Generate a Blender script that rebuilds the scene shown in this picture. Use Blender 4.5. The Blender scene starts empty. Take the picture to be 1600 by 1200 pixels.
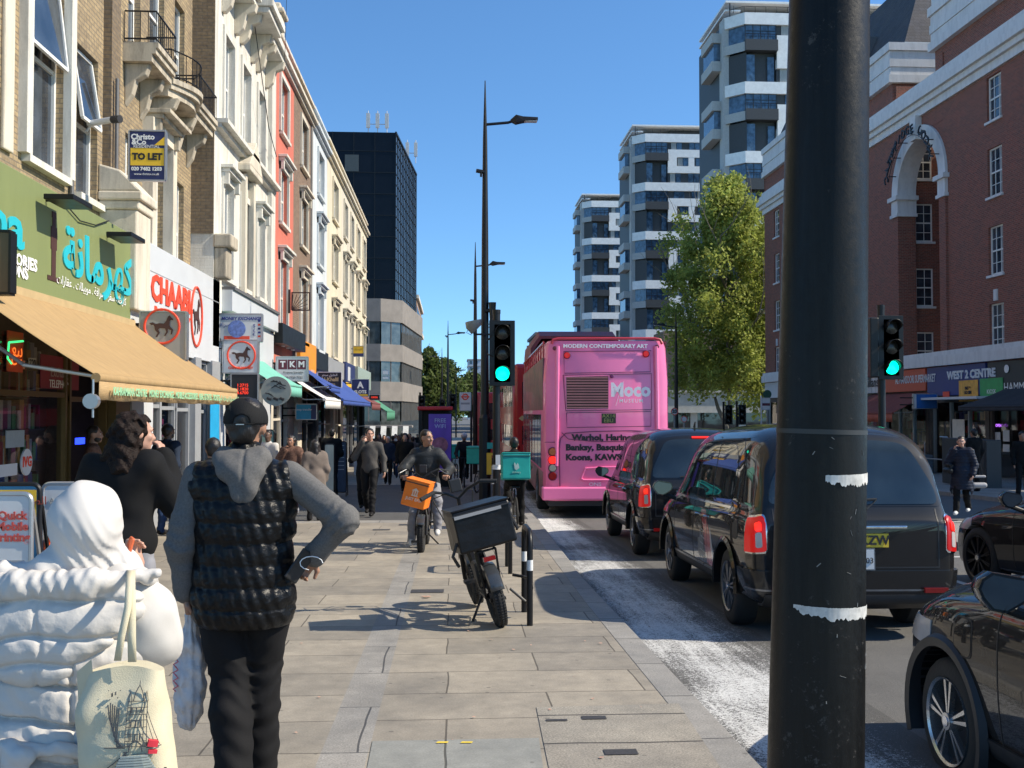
import bpy, bmesh, math, random
import numpy as np
from mathutils import Vector, Matrix, Euler
S = bpy.context.scene
C = S.collection
R = math.radians
# ------------------------------------------------------------ camera, sky, sun, exposure
F = 1620.0; EZ = 1.6                      # focal length in photo pixels, eye height
YAW = math.atan(95 / F); PIT = math.atan(45 / math.hypot(F, 95))
cam = bpy.data.cameras.new('camera'); camo = bpy.data.objects.new('camera', cam); C.objects.link(camo)
cam.sensor_width = 36; cam.lens = 36 * F / 1600; cam.clip_end = 3000; cam.clip_start = 0.05
camo.location = (0, 0, EZ); camo.rotation_euler = (math.pi / 2 + PIT, 0, -YAW)
S.camera = camo
SUN_EL = R(40); SUN_AZ = R(98)            # azimuth measured from +Y clockwise to +X
w = bpy.data.worlds.new('World'); S.world = w; w.use_nodes = True
nt = w.node_tree; bg = nt.nodes['Background']; sky = nt.nodes.new('ShaderNodeTexSky')
sky.sky_type = 'NISHITA'; sky.sun_disc = False; sky.sun_elevation = SUN_EL; sky.sun_rotation = SUN_AZ
sky.air_density = 1.0; sky.dust_density = 0.1; sky.ozone_density = 2.0; sky.altitude = 0
tcw = nt.nodes.new('ShaderNodeTexCoord'); vm = nt.nodes.new('ShaderNodeVectorMath'); vm.operation = 'MULTIPLY_ADD'
vm.inputs[1].default_value = (1, 1, 1.25); vm.inputs[2].default_value = (0, 0, .07)
nt.links.new(tcw.outputs['Generated'], vm.inputs[0]); nt.links.new(vm.outputs[0], sky.inputs[0])
hs = nt.nodes.new('ShaderNodeHueSaturation'); hs.inputs['Saturation'].default_value = 1.08; hs.inputs['Value'].default_value = 1.5
nt.links.new(sky.outputs[0], hs.inputs['Color']); tn = nt.nodes.new('ShaderNodeMix'); tn.data_type = 'RGBA'; tn.blend_type = 'MULTIPLY'; tn.inputs[0].default_value = 1; tn.inputs[7].default_value = (.62, .83, .94, 1)
nt.links.new(hs.outputs[0], tn.inputs[6]); nt.links.new(tn.outputs[2], bg.inputs[0]); bg.inputs[1].default_value = 0.12
sun = bpy.data.lights.new('sun', 'SUN'); sun.energy = 5.0; sun.angle = R(0.5); sun.color = (1, 0.90, 0.74)
suno = bpy.data.objects.new('sun', sun); C.objects.link(suno)
sd = Vector((math.sin(SUN_AZ) * math.cos(SUN_EL), math.cos(SUN_AZ) * math.cos(SUN_EL), math.sin(SUN_EL)))
suno.rotation_euler = sd.to_track_quat('Z', 'Y').to_euler(); suno.location = (20, 0, 30)
S.view_settings.view_transform = 'Standard'; S.view_settings.look = 'None'; S.view_settings.gamma = 1
S.view_settings.exposure = 0.45
# ------------------------------------------------------------ measuring helpers (photo pixel -> place in the street)
CR = camo.rotation_euler.to_matrix(); CP = Vector((0, 0, EZ))
def ray(u, v): return CR @ Vector(((u - 800) / F, (600 - v) / F, -1))
def onY(u, v, y): d = ray(u, v); return CP + d * (y / d.y)
def onX(u, v, x): d = ray(u, v); return CP + d * (x / d.x)
def gz(y):
    s = 0.0247
    if y < 30: return -s * y
    if y < 110: t = y - 30; return -s * 30 - s * t + s * t * t / 160
    return -s * 30 - s * 40
def onG(u, v, off=0.0):
    d = ray(u, v); y = 10.0
    for _ in range(60):
        p = CP + d * (y / d.y); e = p.z - (gz(y) + off)
        y = y + e / (-(d.z / d.y) - 0.02) * 0.6 if d.z < -0.03 * d.y else 200
        y = max(1, min(300, y))
    return CP + d * (y / d.y)
# ------------------------------------------------------------ object helpers
def tag(o, label=None, cat=None, group=None, kind=None):
    if label: o['label'] = label
    if cat: o['category'] = cat
    if group: o['group'] = group
    if kind: o['kind'] = kind
    return o
def empty(name, loc=(0, 0, 0), rz=0, label=None, cat=None, group=None, kind=None, rot=None, sc=1):
    o = bpy.data.objects.new(name, None); C.objects.link(o); o.location = loc
    o.rotation_euler = rot or (0, 0, rz); o.scale = (sc, sc, sc); o.empty_display_size = .1
    return tag(o, label, cat, group, kind)
def copy_tree(o, parent=None):
    c = o.copy(); C.objects.link(c)
    if parent: c.parent = parent
    for ch in list(o.children): copy_tree(ch, c)
    return c
class MB:
    def __init__(s): s.v = []; s.f = []; s.m = []; s.k = 0
    def mat(s, k): s.k = k; return s
    def add(s, vs, fs, k=None):
        b = len(s.v); s.v += [tuple(p) for p in vs]; s.f += [tuple(i + b for i in f) for f in fs]
        s.m += [s.k if k is None else k] * len(fs); return s
    def box(s, x0, x1, y0, y1, z0, z1, M=None, k=None):
        if x0 > x1: x0, x1 = x1, x0
        if y0 > y1: y0, y1 = y1, y0
        if z0 > z1: z0, z1 = z1, z0
        vs = [Vector(p) for p in ((x0,y0,z0),(x1,y0,z0),(x1,y1,z0),(x0,y1,z0),(x0,y0,z1),(x1,y0,z1),(x1,y1,z1),(x0,y1,z1))]
        if M: vs = [M @ p for p in vs]
        return s.add(vs, [(0,3,2,1),(4,5,6,7),(0,1,5,4),(1,2,6,5),(2,3,7,6),(3,0,4,7)], k)
    def tube(s, pts, r, n=8, k=None, cap=True, flat=None):
        pts = [Vector(p) for p in pts]; N = len(pts)
        rs = list(r) if hasattr(r, '__len__') else [r] * N
        vs = []; fs = []; prev = None
        for i, p in enumerate(pts):
            t = (pts[min(i+1, N-1)] - pts[max(i-1, 0)]);
            t = t.normalized() if t.length > 1e-9 else Vector((0,0,1))
            if prev is None:
                a = Vector((0,0,1)) if abs(t.z) < .9 else Vector((1,0,0)); x = t.cross(a).normalized()
            else:
                x = (prev - t * prev.dot(t)); x = x.normalized() if x.length > 1e-6 else t.orthogonal().normalized()
            prev = x; y = t.cross(x)
            for j in range(n):
                a = 2 * math.pi * j / n + math.pi / n
                vs.append(p + (x * math.cos(a) + y * math.sin(a) * (flat or 1)) * rs[i])
        for i in range(N - 1):
            for j in range(n):
                fs.append((i*n+j, i*n+(j+1) % n, (i+1)*n+(j+1) % n, (i+1)*n+j))
        if cap: fs += [tuple(range(n-1, -1, -1)), tuple((N-1)*n+j for j in range(n))]
        return s.add(vs, fs, k)
    def cyl(s, c, axis, r, h, n=20, k=None, r2=None):
        c = Vector(c); a = Vector(axis).normalized()
        return s.tube([c - a * h / 2, c + a * h / 2], [r, r if r2 is None else r2], n, k)
    def prism(s, poly, O, A, B, N, t, k=None):        # 2-D outline extruded by t along N
        O, A, B, N = map(Vector, (O, A, B, N)); n = len(poly)
        lo = [O + A * p[0] + B * p[1] for p in poly]; hi = [q + N * t for q in lo]
        if A.cross(B).dot(N) * t < 0: lo, hi = hi, lo
        return s.add(lo + hi, [tuple(range(n-1, -1, -1)), tuple(range(n, 2*n))] + [(i, (i+1) % n, n+(i+1) % n, n+i) for i in range(n)], k)
    def loft(s, rings, k=None, closed=True, caps=True):
        n = len(rings[0]); vs = [p for r in rings for p in r]; fs = []
        for i in range(len(rings)-1):
            for j in range(n if closed else n-1):
                fs.append((i*n+j, i*n+(j+1) % n, (i+1)*n+(j+1) % n, (i+1)*n+j))
        if caps: fs += [tuple(range(n-1, -1, -1)), tuple((len(rings)-1)*n+j for j in range(n))]
        return s.add(vs, fs, k)
    def split(s, name, mats, parent=None, limit=100, **kw):
        """one object per connected piece"""
        p = list(range(len(s.v)))
        def fd(i):
            while p[i] != i: p[i] = p[p[i]]; i = p[i]
            return i
        for f in s.f:
            a = fd(f[0])
            for i in f[1:]: p[fd(i)] = a
        gr = {}
        for f, m in zip(s.f, s.m): gr.setdefault(fd(f[0]), []).append((f, m))
        out = []
        L_s = list(gr.values())
        if len(L_s) > limit: L_s = L_s[:limit] + [sum(L_s[limit:], [])]
        for n_s, fs in enumerate(L_s):
            g = MB(); mp = {}
            for f, m in fs:
                for i in f:
                    if i not in mp: mp[i] = len(g.v); g.v.append(s.v[i])
                g.f.append(tuple(mp[i] for i in f)); g.m.append(m)
            out.append(g.build(name, mats, parent, **kw))
            if n_s == limit: out[-1]['kind'] = 'stuff'
        return out
    def build(s, name, mats, parent=None, smooth=False, bevel=0, loc=None, fix=False, sub=0):
        me = bpy.data.meshes.new(name); me.from_pydata(s.v, [], s.f)
        if not isinstance(mats, (list, tuple)): mats = [mats]
        for m in mats: me.materials.append(m)
        if len(mats) > 1: me.polygons.foreach_set('material_index', s.m)
        if fix:
            b = bmesh.new(); b.from_mesh(me); bmesh.ops.recalc_face_normals(b, faces=b.faces); b.to_mesh(me); b.free()
        if smooth: me.polygons.foreach_set('use_smooth', [True] * len(me.polygons))
        me.update()
        o = bpy.data.objects.new(name, me); C.objects.link(o)
        if parent: o.parent = parent
        if loc: o.location = loc
        if bevel:
            d = o.modifiers.new('bevel', 'BEVEL'); d.width = bevel; d.segments = 2; d.limit_method = 'ANGLE'; d.angle_limit = R(35)
        if sub:
            d = o.modifiers.new('sub', 'SUBSURF'); d.levels = d.render_levels = sub
        if smooth and smooth != 'all':
            me.set_sharp_from_angle(angle=R(smooth if smooth is not True else 38))
        return o
# ------------------------------------------------------------ materials
MC = {}
def nodes(name):
    m = bpy.data.materials.new(name); m.use_nodes = True
    return m, m.node_tree, m.node_tree.nodes['Principled BSDF']
def N_(nt, t, **kw):
    n = nt.nodes.new('ShaderNode' + t)
    for a, b in kw.items():
        if a in n.inputs.keys(): n.inputs[a].default_value = b
        else: setattr(n, a, b)
    return n
def L_(nt, a, b): nt.links.new(a, b)
def rgb(c): return tuple(c) + (1,) if len(c) == 3 else tuple(c)
def mul(c, k): return tuple(min(1, x * k) for x in c)
def ramp(nt, fac, stops):
    r = nt.nodes.new('ShaderNodeValToRGB'); e = r.color_ramp.elements
    while len(e) < len(stops): e.new(.5)
    for i, (p, c) in enumerate(stops): e[i].position = p; e[i].color = rgb(c)
    L_(nt, fac, r.inputs[0]); return r.outputs[0]
def mix(nt, fac, a, b, mode='MIX'):
    m = nt.nodes.new('ShaderNodeMix'); m.data_type = 'RGBA'; m.blend_type = mode
    for i, x in ((0, fac), (6, a), (7, b)):
        if hasattr(x, 'is_output'): L_(nt, x, m.inputs[i])
        else: m.inputs[i].default_value = rgb(x) if i else x
    return m.outputs[2]
def math_(nt, op, a, b=0, c=0):
    m = nt.nodes.new('ShaderNodeMath'); m.operation = op
    for i, x in enumerate((a, b, c)):
        if hasattr(x, 'is_output'): L_(nt, x, m.inputs[i])
        else: m.inputs[i].default_value = x
    return m.outputs[0]
def bumpn(nt, bs, h, strength, dist=.01):
    b = N_(nt, 'Bump', Strength=strength, Distance=dist); L_(nt, h, b.inputs['Height']); L_(nt, b.outputs[0], bs.inputs['Normal'])
def mat(name, col, rough=.6, metal=0, var=.12, scale=6, bump=0, bscale=60, coat=0, spec=.5, stretch=(1, 1, 1), emit=0, alpha=1, rvar=.1):
    if name in MC: return MC[name]
    m, nt, b = nodes(name); MC[name] = m
    tc = N_(nt, 'TexCoord'); mp = N_(nt, 'Mapping'); mp.inputs['Scale'].default_value = stretch
    L_(nt, tc.outputs['Object'], mp.inputs[0])
    n = N_(nt, 'TexNoise', Scale=scale, Detail=6, Roughness=.65); L_(nt, mp.outputs[0], n.inputs['Vector'])
    c = ramp(nt, n.outputs[0], [(.28, mul(col, 1 - var)), (.72, mul(col, 1 + var))])
    L_(nt, c, b.inputs['Base Color'])
    rr = N_(nt, 'MapRange'); rr.inputs[3].default_value = max(0, rough - rvar); rr.inputs[4].default_value = min(1, rough + rvar)
    L_(nt, n.outputs[0], rr.inputs[0]); L_(nt, rr.outputs[0], b.inputs['Roughness'])
    b.inputs['Metallic'].default_value = metal; b.inputs['Specular IOR Level'].default_value = spec
    if coat: b.inputs['Coat Weight'].default_value = coat; b.inputs['Coat Roughness'].default_value = .03
    if emit: L_(nt, c, b.inputs['Emission Color']); b.inputs['Emission Strength'].default_value = emit
    if alpha < 1: b.inputs['Alpha'].default_value = alpha
    if bump:
        n2 = N_(nt, 'TexNoise', Scale=bscale, Detail=4); L_(nt, mp.outputs[0], n2.inputs['Vector'])
        bumpn(nt, b, n2.outputs[0], bump)
    return m
def wallvec(nt):                                     # (x+y, z): works for walls along either axis
    g = N_(nt, 'TexCoord'); s = N_(nt, 'SeparateXYZ'); L_(nt, g.outputs['Object'], s.inputs[0])
    c = N_(nt, 'CombineXYZ'); L_(nt, math_(nt, 'ADD', s.outputs[0], s.outputs[1]), c.inputs[0]); L_(nt, s.outputs[2], c.inputs[1])
    return c.outputs[0], g.outputs['Object'], s
def brickmat(name, c1, c2, mortar, bw=.225, rh=.075, ms=.01, stain=(.12, .1, .08), stainamt=.35, bump=.25):
    if name in MC: return MC[name]
    m, nt, b = nodes(name); MC[name] = m
    v, ob, _ = wallvec(nt)
    br = N_(nt, 'TexBrick', Scale=1); L_(nt, v, br.inputs['Vector'])
    for k, x in (('Brick Width', bw), ('Row Height', rh), ('Mortar Size', ms), ('Mortar Smooth', .2), ('Bias', -.1)): br.inputs[k].default_value = x
    br.inputs['Color1'].default_value = rgb(c1); br.inputs['Color2'].default_value = rgb(c2); br.inputs['Mortar'].default_value = rgb(mortar)
    n = N_(nt, 'TexNoise', Scale=.9, Detail=8, Roughness=.7); L_(nt, ob, n.inputs['Vector'])
    n3 = N_(nt, 'TexNoise', Scale=14, Detail=4); L_(nt, v, n3.inputs['Vector'])
    c = mix(nt, math_(nt, 'MULTIPLY', ramp(nt, n.outputs[0], [(.42, (0, 0, 0)), (.7, (1, 1, 1))]), stainamt), br.outputs[0], stain)
    c = mix(nt, .35, c, ramp(nt, n3.outputs[0], [(.3, (.25, .25, .25)), (.7, (.95, .95, .95))]), 'OVERLAY')
    L_(nt, c, b.inputs['Base Color']); b.inputs['Roughness'].default_value = .85
    bumpn(nt, b, math_(nt, 'SUBTRACT', n3.outputs[0], br.outputs['Fac']), bump, .01)
    return m
def stucco(name, col, dirt=(.16, .14, .12), amt=.5, line=0, rough=.75):
    if name in MC: return MC[name]
    m, nt, b = nodes(name); MC[name] = m
    v, ob, sp = wallvec(nt)
    mp = N_(nt, 'Mapping'); mp.inputs['Scale'].default_value = (2.2, 2.2, .35); L_(nt, ob, mp.inputs[0])
    n = N_(nt, 'TexNoise', Scale=1.6, Detail=9, Roughness=.72); L_(nt, mp.outputs[0], n.inputs['Vector'])
    n2 = N_(nt, 'TexNoise', Scale=35, Detail=4); L_(nt, ob, n2.inputs['Vector'])
    c = mix(nt, math_(nt, 'MULTIPLY', ramp(nt, n.outputs[0], [(.45, (0, 0, 0)), (.68, (1, 1, 1))]), amt), col, dirt)
    c = mix(nt, .12, c, n2.outputs[0], 'OVERLAY')
    L_(nt, c, b.inputs['Base Color']); b.inputs['Roughness'].default_value = rough
    h = n2.outputs[0]
    if line:
        br = N_(nt, 'TexBrick', Scale=1); L_(nt, v, br.inputs['Vector'])
        for k, x in (('Brick Width', .225), ('Row Height', .075), ('Mortar Size', .008), ('Mortar Smooth', .6)): br.inputs[k].default_value = x
        h = math_(nt, 'SUBTRACT', n2.outputs[0], br.outputs['Fac'])
    bumpn(nt, b, h, .35 if line else .2, .008)
    return m
def glassmat(name, tint=(.02, .025, .03), rough=.04, dirt=.1, transp=0):
    if name in MC: return MC[name]
    m, nt, b = nodes(name); MC[name] = m
    tc = N_(nt, 'TexCoord'); n = N_(nt, 'TexNoise', Scale=1.7, Detail=5); L_(nt, tc.outputs['Object'], n.inputs['Vector'])
    c = ramp(nt, n.outputs[0], [(.35, mul(tint, .6)), (.7, mul(tint, 1.8))]); L_(nt, c, b.inputs['Base Color'])
    b.inputs['Roughness'].default_value = rough; b.inputs['Specular IOR Level'].default_value = .8; b.inputs['IOR'].default_value = 1.55
    n2 = N_(nt, 'TexNoise', Scale=.8, Detail=1); L_(nt, tc.outputs['Object'], n2.inputs['Vector']); bumpn(nt, b, n2.outputs[0], .12, .05)
    if transp:
        b.inputs['Alpha'].default_value = 1 - transp
    return m
def emis(name, col, s=1):
    if name in MC: return MC[name]
    m, nt, b = nodes(name); MC[name] = m
    b.inputs['Base Color'].default_value = rgb(mul(col, .3)); b.inputs['Emission Color'].default_value = rgb(col); b.inputs['Emission Strength'].default_value = s
    b.inputs['Roughness'].default_value = .3
    return m
# ------------------------------------------------------------ lettering
def text(txt, size, loc, facing, m, parent=None, depth=.004, align='CENTER', bold=0, sx=1, name='lettering', spacing=1, roll=0, shear=0, lh=1, res=2):
    """facing: outward normal (world) of the sign face; text reads upright. size = cap-ish height"""
    cu = bpy.data.curves.new(name, 'FONT'); cu.body = txt; cu.size = size * 1.38; cu.extrude = depth / 2; cu.align_x = align; cu.align_y = 'CENTER'
    cu.offset = bold; cu.space_character = spacing; cu.shear = shear; cu.space_line = lh; cu.resolution_u = res
    t = bpy.data.objects.new('tmp', cu); C.objects.link(t)
    dg = bpy.context.evaluated_depsgraph_get(); me = bpy.data.meshes.new_from_object(t.evaluated_get(dg)); me.name = name
    bpy.data.objects.remove(t); bpy.data.curves.remove(cu)
    me.materials.clear(); me.materials.append(m)
    n = Vector(facing).normalized(); z = Vector((0, 0, 1)); z = (z - n * n.dot(z)).normalized(); x = z.cross(n)
    Mx = Matrix((x, z, n)).transposed().to_4x4(); Mx.translation = Vector(loc)
    me.transform(Mx @ Matrix.Rotation(roll, 4, 'Z') @ Matrix.Diagonal((sx, 1, 1, 1)))
    o = bpy.data.objects.new(name, me); C.objects.link(o)
    if parent: o.parent = parent
    return o
AR_ = {'ا': 'ﺍﺎﺍﺎ', 'ب': 'ﺏﺐﺑﺒ', 'ت': 'ﺕﺖﺗﺘ', 'ة': 'ﺓﺔﺓﺔ', 'ج': 'ﺝﺞﺟﺠ', 'خ': 'ﺥﺦﺧﺨ', 'ر': 'ﺭﺮﺭﺮ', 'ز': 'ﺯﺰﺯﺰ', 'س': 'ﺱﺲﺳﺴ', 'ص': 'ﺹﺺﺻﺼ', 'ع': 'ﻉﻊﻋﻌ', 'ف': 'ﻑﻒﻓﻔ', 'ق': 'ﻕﻖﻗﻘ', 'ك': 'ﻙﻚﻛﻜ', 'ل': 'ﻝﻞﻟﻠ', 'م': 'ﻡﻢﻣﻤ', 'ن': 'ﻥﻦﻧﻨ', 'ه': 'ﻩﻪﻫﻬ', 'و': 'ﻭﻮﻭﻮ', 'ي': 'ﻱﻲﻳﻴ'}
def ar(s):                                            # joined Arabic letter forms, in left-to-right drawing order
    nj = 'اةرزو'; out = []
    for i, c in enumerate(s):
        if c not in AR_: out.append(c); continue
        p = i > 0 and s[i-1] in AR_ and s[i-1] not in nj; n = i + 1 < len(s) and s[i+1] in AR_ and c not in nj
        out.append(AR_[c][(1 if p else 0) + (2 if n else 0)])
    return ''.join(reversed(out))
# ------------------------------------------------------------ facade frame: s along the wall, d out of it, z up
class Wall:
    def __init__(s, ox, oy, dx, dy, nx, ny): s.o = (ox, oy); s.t = (dx, dy); s.n = (nx, ny)
    def p(s, a, d, z): return Vector((s.o[0] + s.t[0]*a + s.n[0]*d, s.o[1] + s.t[1]*a + s.n[1]*d, z))
    def box(s, mb, a0, a1, d0, d1, z0, z1, k=None):
        if a0 > a1: a0, a1 = a1, a0
        vs = [s.p(a, d, z) for z in (z0, z1) for a, d in ((a0, d0), (a1, d0), (a1, d1), (a0, d1))]
        fs = [(0,3,2,1),(4,5,6,7),(0,1,5,4),(1,2,6,5),(2,3,7,6),(3,0,4,7)]
        if s.t[0]*s.n[1] - s.t[1]*s.n[0] < 0: fs = [f[::-1] for f in fs]
        mb.add(vs, fs, k); return mb
    def quad(s, mb, a0, a1, d, z0, z1, k=None):
        f = (0,1,2,3) if s.t[1]*s.n[0] - s.t[0]*s.n[1] > 0 else (0,3,2,1)
        return mb.add([s.p(a0,d,z0), s.p(a1,d,z0), s.p(a1,d,z1), s.p(a0,d,z1)], [f], k)
    def holes(s, mb, a0, a1, z0, z1, rects, depth=.18, d=0, k=None):
        A = sorted({a0, a1} | {r[0] for r in rects} | {r[1] for r in rects}); Z = sorted({z0, z1} | {r[2] for r in rects} | {r[3] for r in rects})
        A = [a for a in A if a0 <= a <= a1]; Z = [z for z in Z if z0 <= z <= z1]
        for i in range(len(A)-1):
            for j in range(len(Z)-1):
                ca, cz = (A[i]+A[i+1])/2, (Z[j]+Z[j+1])/2
                if not any(r[0] < ca < r[1] and r[2] < cz < r[3] for r in rects): s.quad(mb, A[i], A[i+1], d, Z[j], Z[j+1], k)
        for r in rects:
            q = [(r[0], r[2]), (r[1], r[2]), (r[1], r[3]), (r[0], r[3])]
            for i in range(4):
                (p0, q0), (p1, q1) = q[i], q[(i+1) % 4]
                mb.add([s.p(p0, d, q0), s.p(p1, d, q1), s.p(p1, d-depth, q1), s.p(p0, d-depth, q0)], [(0,1,2,3)], k)
        return mb
# ============================================================ GROUND
def strip(name, xs, y0, y1, off, m, ny=None, kind='structure', uvx=None):
    """sheet between x-functions/consts xs=(x0,x1) following the falling ground"""
    g = MB(); n = ny or max(2, int((y1 - y0) / 2)); nx = 2
    for i in range(n + 1):
        y = y0 + (y1 - y0) * i / n
        for x in xs: g.v.append(((x(y) if callable(x) else x), y, gz(y) + off))
    for i in range(n): g.f.append((2*i, 2*i+1, 2*i+3, 2*i+2)); g.m.append(0)
    return tag(g.build(name, m), kind=kind)
def kerbx(y): return 1.53 + max(0, y - 12) * .024 if y < 20 else 1.72 + (y - 20) * .01
def paving(name, c1, c2, mortar, bw, rh, ms, rough=.8, grit=.3, off=.5, axis='xy', shift=(0, 0), rot=0):
    m, nt, b = nodes(name)
    tc = N_(nt, 'TexCoord'); mp = N_(nt, 'Mapping'); L_(nt, tc.outputs['Object'], mp.inputs[0]); mp.inputs['Location'].default_value = shift + (0,); mp.inputs['Rotation'].default_value = (0, 0, rot)
    fl = N_(nt, 'VectorMath'); fl.operation = 'MULTIPLY'; fl.inputs[1].default_value = (1, 1, 0); L_(nt, mp.outputs[0], fl.inputs[0])
    dn = N_(nt, 'TexNoise', Scale=1.2, Detail=2); L_(nt, fl.outputs[0], dn.inputs['Vector'])
    dv = N_(nt, 'VectorMath'); dv.operation = 'MULTIPLY_ADD'; L_(nt, dn.outputs['Color'], dv.inputs[0]); dv.inputs[1].default_value = (.05, .05, 0); L_(nt, fl.outputs[0], dv.inputs[2])
    br = N_(nt, 'TexBrick', Scale=1); br.offset = off; L_(nt, dv.outputs[0], br.inputs['Vector'])
    for k, x in (('Brick Width', bw), ('Row Height', rh), ('Mortar Size', ms), ('Mortar Smooth', .3), ('Bias', 0)): br.inputs[k].default_value = x
    br.inputs['Color1'].default_value = rgb(c1); br.inputs['Color2'].default_value = rgb(c2); br.inputs['Mortar'].default_value = rgb(mortar)
    n1 = N_(nt, 'TexNoise', Scale=1.3, Detail=9, Roughness=.72); L_(nt, fl.outputs[0], n1.inputs['Vector'])
    n2 = N_(nt, 'TexNoise', Scale=90, Detail=5, Roughness=.8); L_(nt, fl.outputs[0], n2.inputs['Vector'])
    n4 = N_(nt, 'TexNoise', Scale=7, Detail=6, Roughness=.7); L_(nt, fl.outputs[0], n4.inputs['Vector'])
    vo = N_(nt, 'TexVoronoi', Scale=8); L_(nt, fl.outputs[0], vo.inputs['Vector'])
    c = mix(nt, .6, br.outputs[0], ramp(nt, n1.outputs[0], [(.3, (.3, .3, .3)), (.7, (.72, .7, .68))]), 'OVERLAY')
    c = mix(nt, .35, c, ramp(nt, n4.outputs[0], [(.3, (.3, .3, .3)), (.7, (.7, .7, .7))]), 'OVERLAY')
    c = mix(nt, grit, c, ramp(nt, n2.outputs[0], [(.35, (.15, .15, .15)), (.65, (.85, .85, .85))]), 'OVERLAY')
    gum = ramp(nt, vo.outputs['Distance'], [(.09, (1, 1, 1)), (.13, (0, 0, 0))]); sel = ramp(nt, vo.outputs['Color'], [(.62, (0, 0, 0)), (.66, (1, 1, 1))])
    c = mix(nt, math_(nt, 'MULTIPLY', math_(nt, 'MULTIPLY', gum, sel), .5), c, (.05, .045, .04))
    L_(nt, c, b.inputs['Base Color'])
    L_(nt, ramp(nt, n1.outputs[0], [(.3, (rough - .15,) * 3), (.7, (rough + .1,) * 3)]), b.inputs['Roughness'])
    bumpn(nt, b, math_(nt, 'SUBTRACT', math_(nt, 'MULTIPLY', n2.outputs[0], .3), br.outputs['Fac']), .45, .006)
    return m
slab = paving('york stone paving', (.300, .268, .215), (.222, .202, .168), (.10, .088, .07), 1.25, .60, .0065, grit=.3)
granite = paving('granite paving', (.235, .225, .205), (.265, .255, .235), (.07, .07, .07), .9, .9, .007, grit=.55)
kerbm = paving('granite kerb stone', (.27, .26, .24), (.22, .215, .2), (.06, .06, .06), 3, .92, .008, grit=.5, shift=(1.2, 0))
concm = paving('concrete slab', (.25, .255, .235), (.22, .225, .21), (.08, .08, .07), .62, .62, .007, grit=.25, shift=(.31, -.05))
aggm = paving('aggregate cover', (.27, .25, .21), (.23, .21, .18), (.06, .055, .05), 3, .55, .012, grit=.7, shift=(1, .02))
def asphalt(name, base=.055, white=False):
    m, nt, b = nodes(name); tc = N_(nt, 'TexCoord')
    sp = N_(nt, 'SeparateXYZ'); L_(nt, tc.outputs['Object'], sp.inputs[0])
    n1 = N_(nt, 'TexNoise', Scale=.7, Detail=8, Roughness=.7); n2 = N_(nt, 'TexNoise', Scale=140, Detail=4, Roughness=.8); L_(nt, tc.outputs['Object'], n1.inputs['Vector']); L_(nt, tc.outputs['Object'], n2.inputs['Vector'])
    mp = N_(nt, 'Mapping'); mp.inputs['Scale'].default_value = (6, .35, 1); L_(nt, tc.outputs['Object'], mp.inputs[0])
    n3 = N_(nt, 'TexNoise', Scale=1.3, Detail=9, Roughness=.75); L_(nt, mp.outputs[0], n3.inputs['Vector'])
    v = N_(nt, 'TexVoronoi', Scale=130); L_(nt, tc.outputs['Object'], v.inputs['Vector'])
    c = ramp(nt, n2.outputs[0], [(.3, (base * .55,) * 3), (.7, (base * 1.7, base * 1.65, base * 1.55))])
    c = mix(nt, .5, c, ramp(nt, n1.outputs[0], [(.3, (.3,) * 3), (.7, (.7,) * 3)]), 'OVERLAY')
    if white:
        n5 = N_(nt, 'TexNoise', Scale=45, Detail=8, Roughness=.8); L_(nt, tc.outputs['Object'], n5.inputs['Vector'])
        wr = math_(nt, 'ADD', math_(nt, 'MULTIPLY', n5.outputs[0], .8), math_(nt, 'MULTIPLY', n3.outputs[0], .38))
        wr = math_(nt, 'ADD', wr, math_(nt, 'MULTIPLY', v.outputs['Distance'], -.22))
        # the paint is thinner towards both edges of the band
        e = math_(nt, 'ABSOLUTE', math_(nt, 'SUBTRACT', sp.outputs[0], 1.98)); edge = math_(nt, 'MULTIPLY', math_(nt, 'MAXIMUM', math_(nt, 'SUBTRACT', e, .22), 0), .42)
        wr = math_(nt, 'SUBTRACT', wr, edge)
        wr = math_(nt, 'ADD', wr, math_(nt, 'MULTIPLY', math_(nt, 'SUBTRACT', n1.outputs[0], .5), -.45))
        k = ramp(nt, wr, [(.395, (0, 0, 0)), (.515, (1, 1, 1))])
        c = mix(nt, math_(nt, 'MULTIPLY', k, .9), c, (.70, .70, .68))
    L_(nt, c, b.inputs['Base Color']); b.inputs['Roughness'].default_value = .82; bumpn(nt, b, n2.outputs[0], .6, .012)
    return m
asp = asphalt('asphalt', .10); aspw = asphalt('asphalt with worn white paint', .07, True); aspp = asphalt('asphalt pavement', .07)
g = MB(); n = 60
for i in range(n + 1):
    y = -12 + 912 * (i / n) ** 2
    g.v += [(-400, y, gz(y) - .35), (400, y, gz(y) - .35)]
for i in range(n): g.f.append((2*i, 2*i+1, 2*i+3, 2*i+2)); g.m.append(0)
tag(g.build('ground', asp), kind='structure')
strip('road', (2.7, 15.5), -6, 140, -.12, asp)
strip('bus_lane_edge', (lambda y: kerbx(y) - .02, 2.7), -6, 140, -.12, aspw)
strip('far_road', (-1.5, 12), 140, 420, -.12, asp)
strip('pavement', (-6.2, -.66), -6, 19.9, 0, slab); strip('paving_band', (-.66, -.42), -6, 19.9, 0, granite)
strip('pavement', (-.42, lambda y: 1.31 + max(0, y-10) * .012), -6, 19.9, 0, slab)
strip('pavement', (-6.2, lambda y: kerbx(y)), 20.5, 36, 0, aspp); strip('pavement', (-6.2, lambda y: kerbx(y)), 36, 140, 0, slab)
strip('tactile_paving', (-6.2, lambda y: kerbx(y)), 19.9, 20.5, 0, granite)
g = MB()                                                             # kerb: a real step
ys = [(-6 + i * .95) for i in range(60)]
rings = []
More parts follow.
